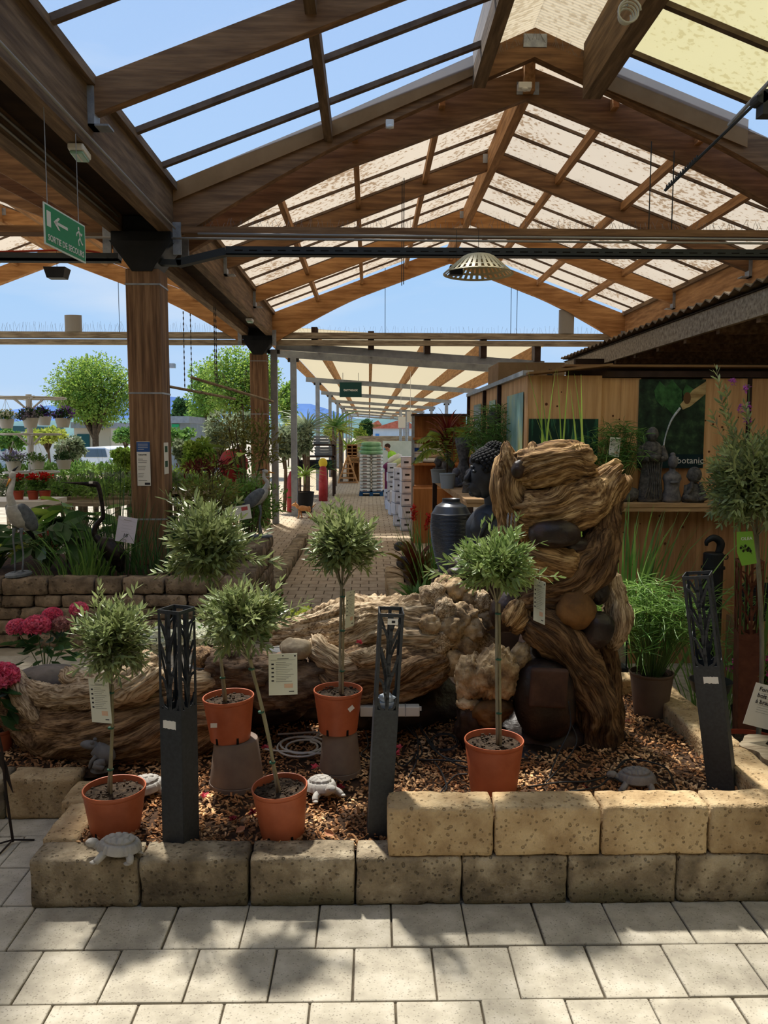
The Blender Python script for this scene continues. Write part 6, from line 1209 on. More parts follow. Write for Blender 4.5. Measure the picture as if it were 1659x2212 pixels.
# cardboard box on a rack behind the display
t = thing('cardboard_box', 'large brown cardboard box with a recycling mark above the receding side wall', 'cardboard box', (at(1148, 800, 10)[0], 10.3, 2.35)); w = at(1220, 800, 10)[0]-at(1077, 800, 10)[0]; z1 = at(1148, 783, 10)[2]-2.35
b = MB(); b.bb((-w/2, -.3, 0), (w/2, .55, z1)); b.build('carton', mat('cardboard', (138, 110, 78), (156, 126, 92), rough=.9), t); b = MB()
for k in range(3): a = k*2.094+PI/2; c = np.array([w*.28, -.304, z1-.12]); p0 = c+np.array([math.cos(a)*.05, 0, math.sin(a)*.05]); a2 = a+2.0; p1 = c+np.array([math.cos(a2)*.05, 0, math.sin(a2)*.05]); b.bar(p0+(p1-p0)*.12, p1-(p1-p0)*.12, .004, .012)
b.build('recycling_mark', ink, t)
t = thing('storage_rack', 'dark storage rack carrying the cardboard box behind the display', 'rack', (at(1148, 800, 10)[0], 10.42, 0)); b = MB(); b.bb((-w/2, -.4, 2.31), (w/2, .4, 2.35)); b.build('shelf', dkp, t)
for x in (-w/2+.04, w/2-.04):
    for y in (-.36, .36): b = MB(); b.bb((x-.03, y-.03, 0), (x+.03, y+.03, 2.31)); b.build('post', dkp, t)
# ================================================================ OUTDOOR CANOPY
t = thing('outdoor_canopy', 'long open canopy of pale ribbed sheets on grey steel posts over the brick path', 'canopy', (0, 18.9, 0)); CYs = [18.98]+[20.8+9.7*k for k in range(8)]
CX0, CX1 = -2.35, 3.98
def cz(x): return 4.2-.42*(x-CX0)/(CX1-CX0)
for k, Y in enumerate(CYs):
    y = Y-18.9; b = MB(); b.bar((CX0 if k else -2.15, y, cz(CX0)-.06), (CX1+.1, y, cz(CX1)-.06), .12, .17); b.build('beam', greyp, t)
    for x in (-1.92 if k else -2.2, 3.85): b = MB(); b.bb((x-.075, y-.075, 0), (x+.075, y+.075, cz(x)-.14)); b.build('post', greyp, t); b = MB(); b.bb((x-.14, y-.06, cz(x)-.24), (x+.14, y+.06, cz(x)-.15)); b.build('bracket', blackm, t)
for x in (-1.25, .05, 1.35, 2.65, 3.9): b = MB(); b.bb((x-.05, .25, cz(x)+.03), (x+.05, 80, cz(x)+.38)); b.build('rafter', wood_ly, t); b = MB(); b.bb((x-.07, -.1, cz(x)+.0), (x+.07, .25, cz(x)+.42)); b.build('rafter_end', dkp, t)
b = MB(); b.add([(CX0, .3, cz(CX0)+.42), (CX1+.2, .3, cz(CX1)+.42), (CX1+.2, 82, cz(CX1)+.42), (CX0, 82, cz(CX0)+.42)], [(0, 1, 2, 3)]); b.build('roof_sheet', sheet('canopy_sheet', (214, 206, 186), clear=.02, tl=.85, ribs=2.2), t, solid=.01)
b = MB(); b.bb((CX0-.1, .2, cz(CX0)+.12), (CX0, 80, cz(CX0)+.4)); b.build('edge_board', wood_ly, t)
sg = thing('hanging_sign', 'dark teal sign reading terreaux under the canopy', 'sign', tuple(at(757.5, 858, 30.3))); w = .82; b = MB(); b.bb((-w/2, 0, 0), (w/2, .03, .55)); b.build('board', mat('sign_teal', (14, 62, 60), rough=.6), sg)
text('terreaux', .15, (0, -.004, .22), white, parent=sg, bold=.01)
b = MB(); b.bb((-.3, .01, .55), (-.28, .02, .9)); b.bb((.28, .01, .55), (.3, .02, .9)); b.build('bracket', steel, sg)
# ---------------------------------------------------------------- far background
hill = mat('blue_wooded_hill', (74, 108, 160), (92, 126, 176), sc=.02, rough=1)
def ridge(name, y0, xs, ys, m, seed):
    b = MB(); xx = np.linspace(xs[0], xs[-1], 90); P = [at(x, np.interp(x, xs, ys)+1.6*float(vn(np.array([x*.05, seed, 0]), 3))+.8*float(vn(np.array([x*.22, seed, 0]), 3)), y0) for x in xx]
    V = [(p[0], y0, max(0, p[2])) for p in P]+[(p[0], y0-60, 0) for p in P]+[(p[0], y0+80, 0) for p in P]; n = 90
    b.add(V, [(n+i, n+i+1, i+1, i) for i in range(n-1)]+[(i, i+1, 2*n+i+1, 2*n+i) for i in range(n-1)]); return struct(name, b, m)
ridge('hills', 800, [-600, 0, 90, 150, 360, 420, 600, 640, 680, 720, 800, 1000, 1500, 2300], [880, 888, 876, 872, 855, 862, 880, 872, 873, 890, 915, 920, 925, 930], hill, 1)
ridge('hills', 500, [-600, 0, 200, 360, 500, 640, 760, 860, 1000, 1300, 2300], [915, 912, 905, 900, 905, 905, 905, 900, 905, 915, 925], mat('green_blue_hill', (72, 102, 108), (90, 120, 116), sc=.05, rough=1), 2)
def tree(label, x, Y, ytop, ybot, rx, m, seed, n=2600, L=.3, trunk=True, kind='tree', name='leafy_tree', cl=26, dens=1):
    top = at(x, ytop, Y)[2]; bot = at(x, ybot, Y)[2]; s_ = Y/FPX; X = at(x, 900, Y)[0]; r = np.array([rx*s_, rx*s_*.9, (top-bot)/2]); c = (top+bot)/2
    t = thing(name, label, kind, (X, Y, 0)); b = MB(); b.tube([(0, 0, 0), (.05, 0, c*.5), (0, 0, c)], [max(.05, r[0]*.07)]*2+[r[0]*.04], 8, sm=8); g = np.random.default_rng(seed)
    for _ in range(12): d = g.normal(size=3); d /= np.linalg.norm(d); d[2] = abs(d[2])*.8; b.tube([(0, 0, bot*.8+.1), d*r*.35+[0, 0, c-r[2]*.4], d*r*.8+[0, 0, c]], [r[0]*.035, r[0]*.02, r[0]*.008], 5, sm=6)
    b.build('trunk', trunkm, t); b = MB(); g2 = np.random.default_rng(seed+3); P = []; D = []
    for k in range(cl):
        d = g2.normal(size=3); d /= np.linalg.norm(d); d[2] = max(d[2], -.7); cc = d*r*g2.uniform(.35, .8)
        q = n//cl; e = g2.normal(size=(q, 3)); e /= np.linalg.norm(e, axis=1)[:, None]; rr = g2.uniform(.6, 1.05, q)[:, None]; P.append(cc+[0, 0, c]+e*rr*r*.33); D.append(e+g2.normal(size=(q, 3))*.6)
    P = np.vstack(P); D = np.vstack(D); b.leaves(P, D, L*g2.uniform(.6, 1.2, len(P)), L*.62, droop=.1); b.build('foliage', m, t); return t
tree('round yellow green maple tree beyond the nursery, left of the timber post', 203, 46, 758, 940, 98, tree_l, 1, 15000, .16, cl=80)
tree('large loose yellow green tree behind the second timber post', 520, 40, 745, 930, 100, tree_l, 2, 12000, .15, cl=60)
tree('second loose green tree left of the grey steel posts', 452, 46, 770, 930, 46, green_l, 3, 5000, .17, cl=26)
tree('dark green distant tree right of the timber post', 388, 90, 860, 925, 26, green_d, 4, 1400, .5)
tree('distant tree behind the grey shed', 430, 80, 880, 930, 34, green_m, 5, 1400, .45)
tree('dark conifer beyond the end of the canopy', 791, 110, 905, 948, 12, green_d, 6, 1400, .5, name='conifer')
tree('pale green bush left of the blue-white house', 778, 88, 925, 950, 14, green_l, 7, 700, .4, name='bush', kind='bush')
tree('small round tree between steel posts', 622, 52, 800, 930, 24, tree_l, 8, 1800, .25, cl=18)
for i, (x, Y, yt, yb, rx, m, lab) in enumerate([(475, 19, 890, 985, 52, green_s, 'silver leaved olive tree left of the second timber post'), (520, 24, 880, 960, 40, green_s, 'taller silver olive tree behind the second timber post'), (612, 22, 895, 1000, 26, green_s, 'silver grey shrub between second timber post and steel posts'), (655, 24, 905, 990, 22, green_s, 'silver grey shrub behind the first canopy post'), (396, 17.5, 948, 1008, 22, green_s, 'small round olive standard right of the timber post'), (272, 17, 960, 1015, 30, green_l, 'bright light green shrub left of the timber post'), (318, 19, 940, 1000, 26, green_m, 'green shrub partly behind the timber post'), (425, 16, 945, 1020, 36, green_l, 'bright yellow green shrub right of the timber post'), (455, 20, 950, 1010, 30, green_m, 'mid green shrub behind the red cover'), (150, 20, 945, 1000, 36, green_s, 'grey green shrub mass behind the hanging baskets'), (100, 26, 925, 960, 50, yel_g, 'yellow green shrubs far behind the basket stand'), (20, 26, 925, 970, 40, green_m, 'green shrubs at the far left behind the basket stand'), (270, 32, 925, 960, 30, green_m, 'dark green shrubs under the maple tree'), (345, 30, 925, 950, 36, green_s, 'distant grey green hedge beside the shed'), (640, 34, 905, 945, 20, yel_g, 'yellow green shrub between the canopy posts'), (715, 40, 920, 950, 14, yel_g, 'yellow green shrub at the far canopy posts'), (385, 26, 925, 965, 40, green_m, 'green shrubs below the grey shed')]):
    tree(lab, x, Y, yt, yb, rx, m, 20+i, 900 if Y > 20 else 1500, .1 if Y < 21 else .16, name='shrub', kind='shrub', cl=16)
# rows of young plants on the sales beds
for i, (x, Y, y0, m, w) in enumerate([(60, 13.5, 1040, green_s, 'under the basket stand'), (160, 13, 1045, green_g, 'beside the red geraniums'), (230, 13.5, 1035, green_g, 'behind the crane beak'), (290, 14, 1030, green_s, 'left of the timber post'), (180, 17, 1005, green_g, 'in front of the white car'), (240, 18, 1005, green_l, 'right of the white car front'), (110, 18, 1005, green_m, 'behind the second basket ring'), (400, 14, 1030, green_g, 'right of the timber post'), (460, 15, 1030, green_s, 'left of the red cover'), (350, 17, 1010, green_l, 'behind the timber post'), (20, 15, 1010, green_m, 'at the far left')]):
    p = at(x, y0, Y); bt = MB(); tb = thing('sales_table', 'low bench full of small green nursery plants '+w, 'plant bench', (p[0], Y, 0)); bt.bb((-.9, -.5, p[2]-.32), (.9, .5, p[2]-.26)); bt.build('bench_top', grey_wood, tb)
    for sx in (-.8, .8):
        for sy in (-.4, .4): bt = MB(); bt.bb((sx-.03, sy-.03, 0), (sx+.03, sy+.03, max(.05, p[2]-.32))); bt.build('leg', grey_wood, tb)
    b = MB(); g = np.random.default_rng(i)
    for q in range(16): cloud(b, (p[0]-.8+.22*(q % 8), Y-.25+.5*(q//8), p[2]-.1), (.13, .13, .17), 70, .1, .034, 4, seed=q+i*20)
    tag(b.build('young_plants', m), 'mass of small green nursery plants '+w, 'young plants', kind='stuff')
# red geraniums on a white table
p = at(60, 1082, 11.8); t = thing('white_table', 'white sales table edge behind the left heron', 'table', (p[0], 11.8, 0)); b = MB(); b.bb((-1.0, -.5, p[2]-.05), (.42, .4, p[2]+.03)); b.build('table_top', white, t)
for sx in (-.9, .3): b = MB(); b.bb((sx, -.4, 0), (sx+.05, -.35, p[2]-.05)); b.build('leg', steel, t)
for i, (x, lab) in enumerate(((72, 'middle one'), (98, 'right one'), (40, 'left one'))):
    q = at(x, 1078, 11.7); t = thing('geranium', 'red geranium in a red pot on the white table, '+lab, 'geranium', (q[0], 11.7, p[2]+.03)); pot(t, .08, .13, MATS['red_plastic_pot'], slots=False); b = MB(); cloud(b, (0, 0, .22), (.13, .13, .1), 160, .05, .04, 6, seed=i); b.build('foliage', green_m, t); b = MB(); cloud(b, (0, 0, .32), (.12, .12, .06), 130, .04, .035, 7, seed=i+9); b.build('blossom', redp, t)
# hanging basket carousel
cp = at(70, 1060, 14.0); t = thing('basket_stand', 'white multi-tier stand of rings with hanging flower baskets at the far left', 'plant stand', (cp[0], 14, 0)); s_ = 14/FPX; b = MB(); ztop = at(70, 852, 14)[2]; b.tube([(0, 0, 0), (0, 0, ztop)], .05, 10); b.build('mast', white, t)
for yy, r in ((860, .6), (938, .5), (1020, .45)):
    z = at(70, yy, 14)[2]; b = MB(); b.tube([(r*math.cos(a), r*math.sin(a), z) for a in np.linspace(0, 2*PI, 25)], .014, 6, cap=False); b.build('ring', white, t)
    for a in np.arange(6)*PI/3: b = MB(); b.bar((0, 0, z), (r*math.cos(a), r*math.sin(a), z), .03, .04); b.tube([(0, 0, z-.22), (r*.45*math.cos(a), r*.45*math.sin(a), z-.01)], .012, 5); b.build('arm', white, t)
def basket(label, x, y, Y, m1, m2, seed, r=.13):
    p = at(x, y, Y); t = thing('hanging_basket', label, 'hanging basket', (p[0], Y, p[2]-.09)); b = MB(); b.lathe([(.001, 0), (r*.72, 0), (r, .16), (r*.96, .16), (.001, .14)], 20); b.build('pot', white, t, smooth=True, auto=.8)
    b = MB(); [b.tube([(r*math.cos(a), r*math.sin(a), .16), (0, 0, .5)], .003, 4) for a in (0, 2.1, 4.2)]; b.build('hanger', white, t)
    b = MB(); cloud(b, (0, 0, .2), (r*1.5, r*1.5, .11), 260, .05, .03, 8, seed=seed); b.build('foliage', m1, t)
    if m2: b = MB(); cloud(b, (0, 0, .23), (r*1.6, r*1.6, .13), 340, .035, .03, 10, seed=seed+4); b.build('blossom', m2, t)
for i, (x, y, Y, a, c, lab) in enumerate([(14, 914, 13.9, green_m, whitep, 'with white flowers on the top ring, leftmost'), (66, 912, 13.5, green_d, lm('violet_grey_petal', (70, 56, 100), (190, 184, 190)), 'with grey violet flowers on the top ring, middle'), (136, 912, 13.9, green_d, purple, 'with bright purple flowers on the top ring, right'), (95, 908, 14.5, green_d, purple, 'with purple flowers behind the middle one, top ring'), (30, 1005, 13.7, green_s, mauve, 'with mauve flowers on the second ring, left'), (80, 1002, 13.6, green_m, None, 'of green ivy leaves on the second ring, middle'), (138, 1002, 14, green_d, None, 'of dark green foliage on the second ring, right')]):
    basket('white hanging basket '+lab, x, y, Y, a, c, i)
# far buildings, car, poles
def house(label, x0, x1, y0, Y, wallc, roofc=None, rise=0, extra=None, name='building'):
    a, c = at(x0, 940, Y), at(x1, 940, Y); h = at(x0, y0, Y)[2]; t = thing(name, label, 'building', ((a[0]+c[0])/2, Y, 0)); w = (c[0]-a[0])/2; b = MB(); b.bb((-w, 0, 0), (w, 8, h)); b.build('wall', wallc, t)
    if roofc:
        b = MB()
        if rise: b.add([(-w*1.06, -.4, h-.1), (w*1.06, -.4, h-.1), (w*1.06, 8, h-.1), (-w*1.06, 8, h-.1), (w*.4, -.4, h+rise), (w*.4, 8, h+rise)], [(0, 1, 4), (0, 4, 5, 3), (1, 2, 5, 4), (2, 3, 5), (0, 3, 2, 1)])
        else: b.bb((-w*1.04, -.4, h), (w*1.04, 8.2, h+.35))
        b.build('roof', roofc, t)
    for (nm, xa, xb, ya, yb, m) in (extra or []):
        q0, q1 = at(xa, ya, Y-.05), at(xb, yb, Y-.05); b = MB(); b.bb((q0[0]-t.location.x, -.06, q1[2]), (q1[0]-t.location.x, -.02, q0[2])); b.build(nm, m, t)
    return t
pale_b = mat('pale_blue_render', (176, 196, 214), (190, 206, 220), sc=1, rough=.9); redroof = mat('red_tile_roof', (170, 92, 72), (196, 116, 92), sc=3, rough=.9); tealm = mat('teal_metal', (18, 82, 88), rough=.6); greyshed = mat('grey_shed', (120, 130, 136), (136, 146, 150), sc=2, rough=.8)
t = house('white-blue house with a red tiled gable roof beyond the canopy end', 806, 900, 924, 106, pale_b, redroof, 1.2, [('shutter', 811, 819, 937, 943, mat('blue_shutter', (70, 130, 200)))], name='house')
house('beige distant house roof behind the conifer', 800, 824, 916, 130, ply, redroof, .6, name='house')
house('grey flat-roofed shed with a green exit sign right of the timber post', 366, 412, 914, 42, greyshed, greyp, 0, [('green_sign', 371, 387, 916, 923, mat('sign_green', (40, 160, 110)))], name='shed')
house('pale low building with a teal door beyond the sales beds', 160, 240, 925, 48, mat('cream_render', (196, 188, 170)), greyp, 0, [('door', 166, 194, 938, 974, tealm)], name='shed')
house('pale building with a teal roof band at the far left', -40, 28, 932, 50, mat('pale_render', (200, 206, 206)), tealm, 0, [('door', 0, 12, 940, 975, tealm)], name='shed')
t = thing('car', 'white car parked beyond the sales beds, left of the timber post', 'car', (at(208, 990, 36)[0], 36, 0)); b = MB(); carm = mat('white_car_paint', (226, 232, 236), rough=.25, spec=.6)
b.tube([(-1, 0, .75), (1, 0, .75)], .01, 4) if 0 else None
pf = [(-.85, .35), (-.88, .8), (-.8, 1.0), (-.62, 1.06), (-.55, 1.45), (-.4, 1.52), (.4, 1.52), (.55, 1.45), (.62, 1.06), (.8, 1.0), (.88, .8), (.85, .35)]; n = len(pf); V = [(x, -.1, z) for x, z in pf]+[(x, 3.9, z) for x, z in pf]; b.add(V, [tuple(range(n-1, -1, -1)), tuple(range(n, 2*n))]+[(i, (i+1) % n, n+(i+1) % n, n+i) for i in range(n)]); b.build('body', carm, t, bevel=.05)
b = MB(); b.add([(-.52, -.12, 1.08), (.52, -.12, 1.08), (.44, -.12, 1.44), (-.44, -.12, 1.44)], [(0, 1, 2, 3)]); b.build('windscreen', mat('car_glass', (60, 84, 104), rough=.1, spec=.8), t, solid=.02)
for sx in (-.68, .68): b = MB(); b.box((sx, -.12, .88), (.24, .04, .12)); b.build('headlight', steel, t)
for sx in (-.75, .75):
    for y in (.6, 3.1): b = MB(); b.lathe([(.001, -.1), (.32, -.1), (.32, .1), (.001, .1)], 16, (sx, y, .32), rotm((0, 1, 0), PI/2)); b.build('wheel', blackm, t)
b = MB(); p = at(362, 900, 38); zt3 = at(362, 790, 38)[2]; t = thing('lamp_post', 'slim grey lamp post with a short head right of the timber post', 'lamp post', (p[0], 38, 0)); b.tube([(0, 0, 0), (0, 0, zt3)], .07, 8); b.build('pole', steel, t); b = MB(); b.box((.15, 0, zt3), (.5, .3, .2)); b.build('head', steel, t)
b = MB(); a, c = at(620, 945, 42), at(900, 948, 42); b.bb((a[0]-8, 41.9, 0), (4.6, 42.1, at(760, 943, 42)[2])) if 0 else b.bb((-1.0, 62, 0), (7, 62.2, at(830, 942, 62)[2])); tag(b.build('low_wall', grey_wood), 'long pale low wall closing the far end of the canopy', 'wall')
b = MB(); c0, c1 = at(828, 1000, 45), at(889, 953, 45); b.bb((c0[0], 45, 0), (c1[0], 47, c1[2])); tag(b.build('container', mat('pale_green_grey', (186, 196, 184), (200, 208, 196), sc=2)), 'pale grey-green storage container behind the worker', 'container')
for (x, lab) in ((866, 'left'), (879, 'right')): b = MB(); p = at(x, 950, 45.5); b.tube([(p[0], 46, p[2]-.3), (p[0], 46, p[2]+1.6)], .08, 8); tag(b.build('vent_pipe', steel), 'grey vertical pipe on the storage container, '+lab+' one', 'pipe')
# palms, racks
def palm(label, x, Y, ytop, m, seed, n=30, L=1.2, w=.06, name='palm', potm_=None):
    p = at(x, ytop, Y); t = thing(name, label, 'palm', (p[0], Y, 0)); b = MB(); H = p[2]-L*.5; b.tube([(0, 0, 0), (0, 0, H)], .09 if L > .8 else .04, 8); b.build('trunk', trunkm, t); g = np.random.default_rng(seed); a = np.arange(n)*2.4
    b = MB(); b.blades(np.tile((0, 0, H), (n, 1)), np.stack([np.cos(a)*1.2, np.sin(a)*1.2, np.linspace(-.3, 1.6, n)], 1), g.uniform(.8, 1, n)*L, w, .9); b.build('fronds', m, t)
    if potm_: pass
    return t
palm('spiky yucca palm between the first two canopy posts', 663, 27, 885, green_s, 1, 60, 1.3, .09); palm('tall palm behind the second canopy post', 722, 33, 885, green_m, 2, 40, 1.4, .1); palm('yellow green palm between the far canopy posts', 736, 36, 900, yel_g, 3, 40, 1.3, .1); palm('low fan palm at the far canopy posts', 752, 40, 940, green_l, 4, 40, 1.3, .09)
palm('small bright green palm in a pot behind the first canopy post', 658, 22.5, 1000, green_l, 5, 44, .7, .04); palm('dark small palm beside the red bag', 706, 27, 990, green_d, 6, 34, .6, .05)
p = at(655, 1050, 21.8); t = thing('black_planter_pot', 'large black planter pot right of the first canopy post', 'plant pot', (p[0], 21.8, 0)); pot(t, .3, .55, MATS['black_pot'], slots=False)
def rack(label, x0, x1, ys, Y, yb, m=dkp, items=None, D=1.0):
    a, c = at(x0, 940, Y)[0], at(x1, 940, Y)[0]; t = thing('display_rack', label, 'rack', ((a+c)/2, Y, 0)); w = (c-a)/2; zt = 0
    for yy in ys: z = at(x0, yy, Y)[2]; zt = max(zt, z); b = MB(); b.bb((-w, 0, z-.05), (w, D, z)); b.build('shelf', m, t)
    for sx in (-w, w-.07):
        for y in (0, D-.07): b = MB(); b.bb((sx, y, 0), (sx+.07, y+.07, zt)); b.build('upright', m, t)
    return t
rack('dark rack with trays of pots behind the first canopy posts', 640, 722, (960, 985, 1012), 27.5, 1040)
for i, (x, y, w, lab, m) in enumerate([(650, 957, .35, 'black bowls on the top shelf of the far rack', 0), (694, 957, .5, 'grey trays on the top shelf of the far rack', 1), (700, 982, .6, 'stacked grey crates on the middle shelf of the far rack', 1), (700, 1010, .7, 'dark blue crate on the lower shelf of the far rack', 2), (660, 1010, .7, 'long dark trough on the lower shelf of the far rack', 0)]):
    p = at(x, y, 27.9); t = thing('stacked_tray', lab, 'tray', (p[0], 27.95, at(x, y+3, 27.5)[2])); 
    for k in range(3): b = MB(); b.box((0, 0, .05+.1*k), (w, .5, .085), tw=1.08); b.build('tray', [MATS['black_pot'], greyp, mat('navy_plastic', (26, 40, 66))][m] if m < 2 or k == 0 else MATS['navy_plastic'], t)
for i, (x0, x1, y0, y1, Y, lab) in enumerate([(749, 772, 960, 985, 38, 'wooden crate shelf left of the bag pallet'), (752, 776, 988, 1000, 36, 'low wooden crates beside the ladder stand')]):
    a, c = at(x0, y1, Y), at(x1, y0, Y); t = thing('wooden_crate', lab, 'crate', ((a[0]+c[0])/2, Y, 0)); w = (c[0]-a[0])/2; zb = max(0, a[2]); H = c[2]-zb
    b = MB(); b.bb((-w, .5, 0), (w, .53, zb+H)); b.build('back', wood_lt, t)
    for k in range(4): b = MB(); b.bb((-w, 0, max(.0, zb)+H*k/3-.02*k), (w, .5, max(.0, zb)+H*k/3+.03-.02*k)); b.build('shelf', wood_lt, t)
    for sx in (-w, -.015, w-.03): b = MB(); b.bb((sx, 0, 0), (sx+.03, .5, zb+H)); b.build('side', wood_lt, t)
p = at(753, 1015, 36); t = thing('ladder_stand', 'wooden step pyramid stand left of the bag pallet', 'plant stand', (p[0], 35, 0)); H = at(753, 988, 35)[2]+.1
for k in range(6): u = k/6; b = MB(); b.bb((-.42*(1-u), -.3*(1-u), u*H), (.42*(1-u), .3*(1-u), u*H+.04)); b.build('step', wood_lt, t)
for sx in (-1, 1): b = MB(); b.bar((sx*.42, -.3, 0), (0, 0, H), .05, .05); b.build('side_rail', wood_lt, t)
# pallet of bags
PY = 28.0; a, c = at(777, 1060, PY)[0], at(827, 1060, PY)[0]; px0 = (a+c)/2; w = (c-a)/2; zt4 = at(800, 955, PY)[2]; palm_b = mat('blue_pallet', (24, 66, 104), (34, 84, 126), sc=5)
t = thing('pallet', 'blue pallet under the stack of white bags', 'pallet', (px0, PY, 0))
for x in (-w+.05, 0, w-.05): b = MB(); b.bb((x-.06, -.5, 0), (x+.06, .5, .1)); b.build('skid', palm_b, t)
for y in (-.45, -.15, .15, .45): b = MB(); b.bb((-w, y-.06, .1), (w, y+.06, .13)); b.build('board', palm_b, t)
bagw = mat('white_bag', (206, 206, 200), (226, 224, 216), sc=4, rough=.5); n = 11; hh = (zt4-.13)*.76/n
for k in range(n):
    for j in (0, 1):
        b = MB(); b.blob((0, 0, 0), (w*.5, .48, hh*.56), k*2+j, .05, 2, 16, sq=.6); o = b.build('soil_bag', bagw, smooth=True, origin=(0, 0, 0)); o.location = (px0-w*.5+j*w, PY, .13+hh*(k+.5)); tag(o, 'white soil bag in the pallet stack, %s layer from the bottom, %s column' % (ORD[k], ['left', 'right'][j]), 'soil bag')
        b = MB(); b.box((.05 if j else -.02, -.49, 0), (.14, .01, hh*.3)); b.build('printed_text', mat('bag_print', (120, 96, 90)) if 'bag_print' not in MATS else MATS['bag_print'], o)
grn = mat('green_film', (96, 150, 98), (150, 188, 146), sc=3, rough=.4); H2 = zt4-.13-hh*n
for k in range(3): b = MB(); b.blob((px0-.0, PY, .13+hh*n+H2*(k+.5)/3), (w*(1.02-.07*k), .5, H2*.22), 50+k, .05, 2, 20, sq=.6); tag(b.build('soil_bag', grn, smooth=True), 'green film covered bag on top of the pallet stack, %s' % ['lowest', 'middle', 'topmost'][k], 'soil bag')
# worker
skin = mat('skin', (190, 136, 108), rough=.6); hairm = mat('brown_hair', (58, 38, 26), rough=.8); lime = mat('lime_shirt', (150, 206, 56), (166, 220, 70), sc=8, rough=.8); trous = mat('black_trousers', (20, 20, 24), (30, 30, 34), sc=9); maskm = mat('blue_mask', (120, 176, 200), rough=.8)
MY = 29.5; mb_ = at(832, 1052, MY); t = thing('person', 'man in a lime T-shirt, black trousers and blue face mask bending over bags', 'person', (mb_[0], MY, 0)); sc_ = (at(836, 961, MY)[2])/1.62
def M_(x, y, z): return np.array([x, y, z])*sc_
b = MB()
b.tube([M_(.3, 0, .95), M_(.27, 0, 1.15), M_(.2, 0, 1.32), M_(.14, 0, 1.38)], [.13*sc_, .14*sc_, .13*sc_, .06*sc_], 14, sm=12); b.tube([M_(.15, 0, 1.36), M_(.1, 0, 1.46)], .05*sc_, 10)
b.blob(M_(.06, 0, 1.54), (.1*sc_, .075*sc_, .115*sc_), 2, .02, 1, 20); b.blob(M_(-.035, 0, 1.52), (.02*sc_, .015*sc_, .02*sc_), 1, 0, 1, 8)
for s2 in (-1, 1):
    b.tube([M_(.2, s2*.18, 1.3), M_(.3, s2*.24, 1.08), M_(.42, s2*.16, .9), M_(.5, s2*.1, .86)], [.05*sc_, .042*sc_, .035*sc_, .028*sc_], 10, sm=14); b.blob(M_(.08, s2*.075, 1.53), (.022*sc_, .01*sc_, .03*sc_), 1, 0, 1, 8)
    for f_ in range(4): b.tube([M_(.5, s2*.1+.02*(f_-1.5), .86), M_(.57, s2*.1+.022*(f_-1.5), .84), M_(.6, s2*.1+.022*(f_-1.5), .8)], [.011*sc_, .009*sc_, .007*sc_], 6)
    b.tube([M_(.49, s2*.1-.04*s2, .87), M_(.53, s2*.1-.06*s2, .85)], .01*sc_, 6)
    b.tube([M_(.3, s2*.09, .95), M_(.2, s2*.1, .5), M_(.06 if s2 < 0 else .2, s2*.1, .08)], [.09*sc_, .06*sc_, .04*sc_], 10, sm=10)
b.build('body', skin, t, smooth=True)
b = MB(); b.tube([M_(.31, 0, .9), M_(.29, 0, 1.1), M_(.22, 0, 1.28), M_(.15, 0, 1.4)], [.155*sc_, .16*sc_, .165*sc_, .07*sc_], 18, sm=14); [b.tube([M_(.2, s2*.1, 1.33), M_(.23, s2*.2, 1.24), M_(.3, s2*.235, 1.1)], [.08*sc_, .07*sc_, .062*sc_], 12, sm=8) for s2 in (-1, 1)]; b.build('t_shirt', lime, t, smooth=True)
b = MB(); b.blob(M_(.3, 0, .9), (.14*sc_, .17*sc_, .13*sc_), 2, .02, 1, 16)
for s2 in (-1, 1): b.tube([M_(.3, s2*.09, .92), M_(.2, s2*.11, .52), M_(.06 if s2 < 0 else .2, s2*.11, .1)], [.115*sc_, .085*sc_, .07*sc_], 12, sm=12)
b.build('trousers', trous, t, smooth=True)
for s2 in (-1, 1): b = MB(); b.blob(M_(.0 if s2 < 0 else .14, s2*.11, .045), (.14*sc_, .05*sc_, .045*sc_), 1, .02, 1, 14); b.build('shoe', trous, t, smooth=True)
b = MB(); b.blob(M_(.075, 0, 1.575), (.105*sc_, .082*sc_, .095*sc_), 3, .03, 3, 20); b.build('hair', hairm, t, smooth=True)
b = MB(); b.blob(M_(-.01, 0, 1.485), (.05*sc_, .06*sc_, .05*sc_), 1, .02, 1, 14); b.build('face_mask', maskm, t, smooth=True)
# stacks of white tagged boxes and open sacks at the right of the path
g = np.random.default_rng(90); cols = [(846, 22.5, 1000, 1092), (862, 18.5, 1010, 1122), (878, 17.6, 985, 1130), (852, 21, 1060, 1100), (840, 24, 1055, 1085)]
lbl = mat('white_label_paper', (196, 206, 226), (220, 226, 238), sc=6, rough=.7)
for i, (x, Y, y0, y1) in enumerate(cols):
    zt5 = at(x, y0, Y)[2]; X = at(x, 1000, Y)[0]; n = max(2, int(zt5/.24)); hh = zt5/n
    for k in range(n):
        t = thing('tagged_box', 'white paper-tagged box at the right of the path, %s stack from the front, %s up' % (['third', 'second', 'front', 'fourth', 'last'][i], ORD[k]), 'box', (X, Y, hh*k), g.normal()*.1)
        b = MB(); b.bb((-.12, -.14, .005), (.14, .3, hh-.01)); b.build('carton', lbl, t)
        b = MB(); b.add([(-.1, -.145, hh*.9), (.1, -.145, hh*.9), (.1, -.2, hh*.2), (-.1, -.19, hh*.15)], [(0, 1, 2, 3)]); b.build('paper_tag', lbl, t, solid=.003); b = MB(); b.add([(-.05, -.178, hh*.6), (.05, -.178, hh*.6), (.05, -.186, hh*.45), (-.05, -.186, hh*.45)], [(0, 1, 2, 3)]); b.build('printed_number', ink, t, solid=.002)
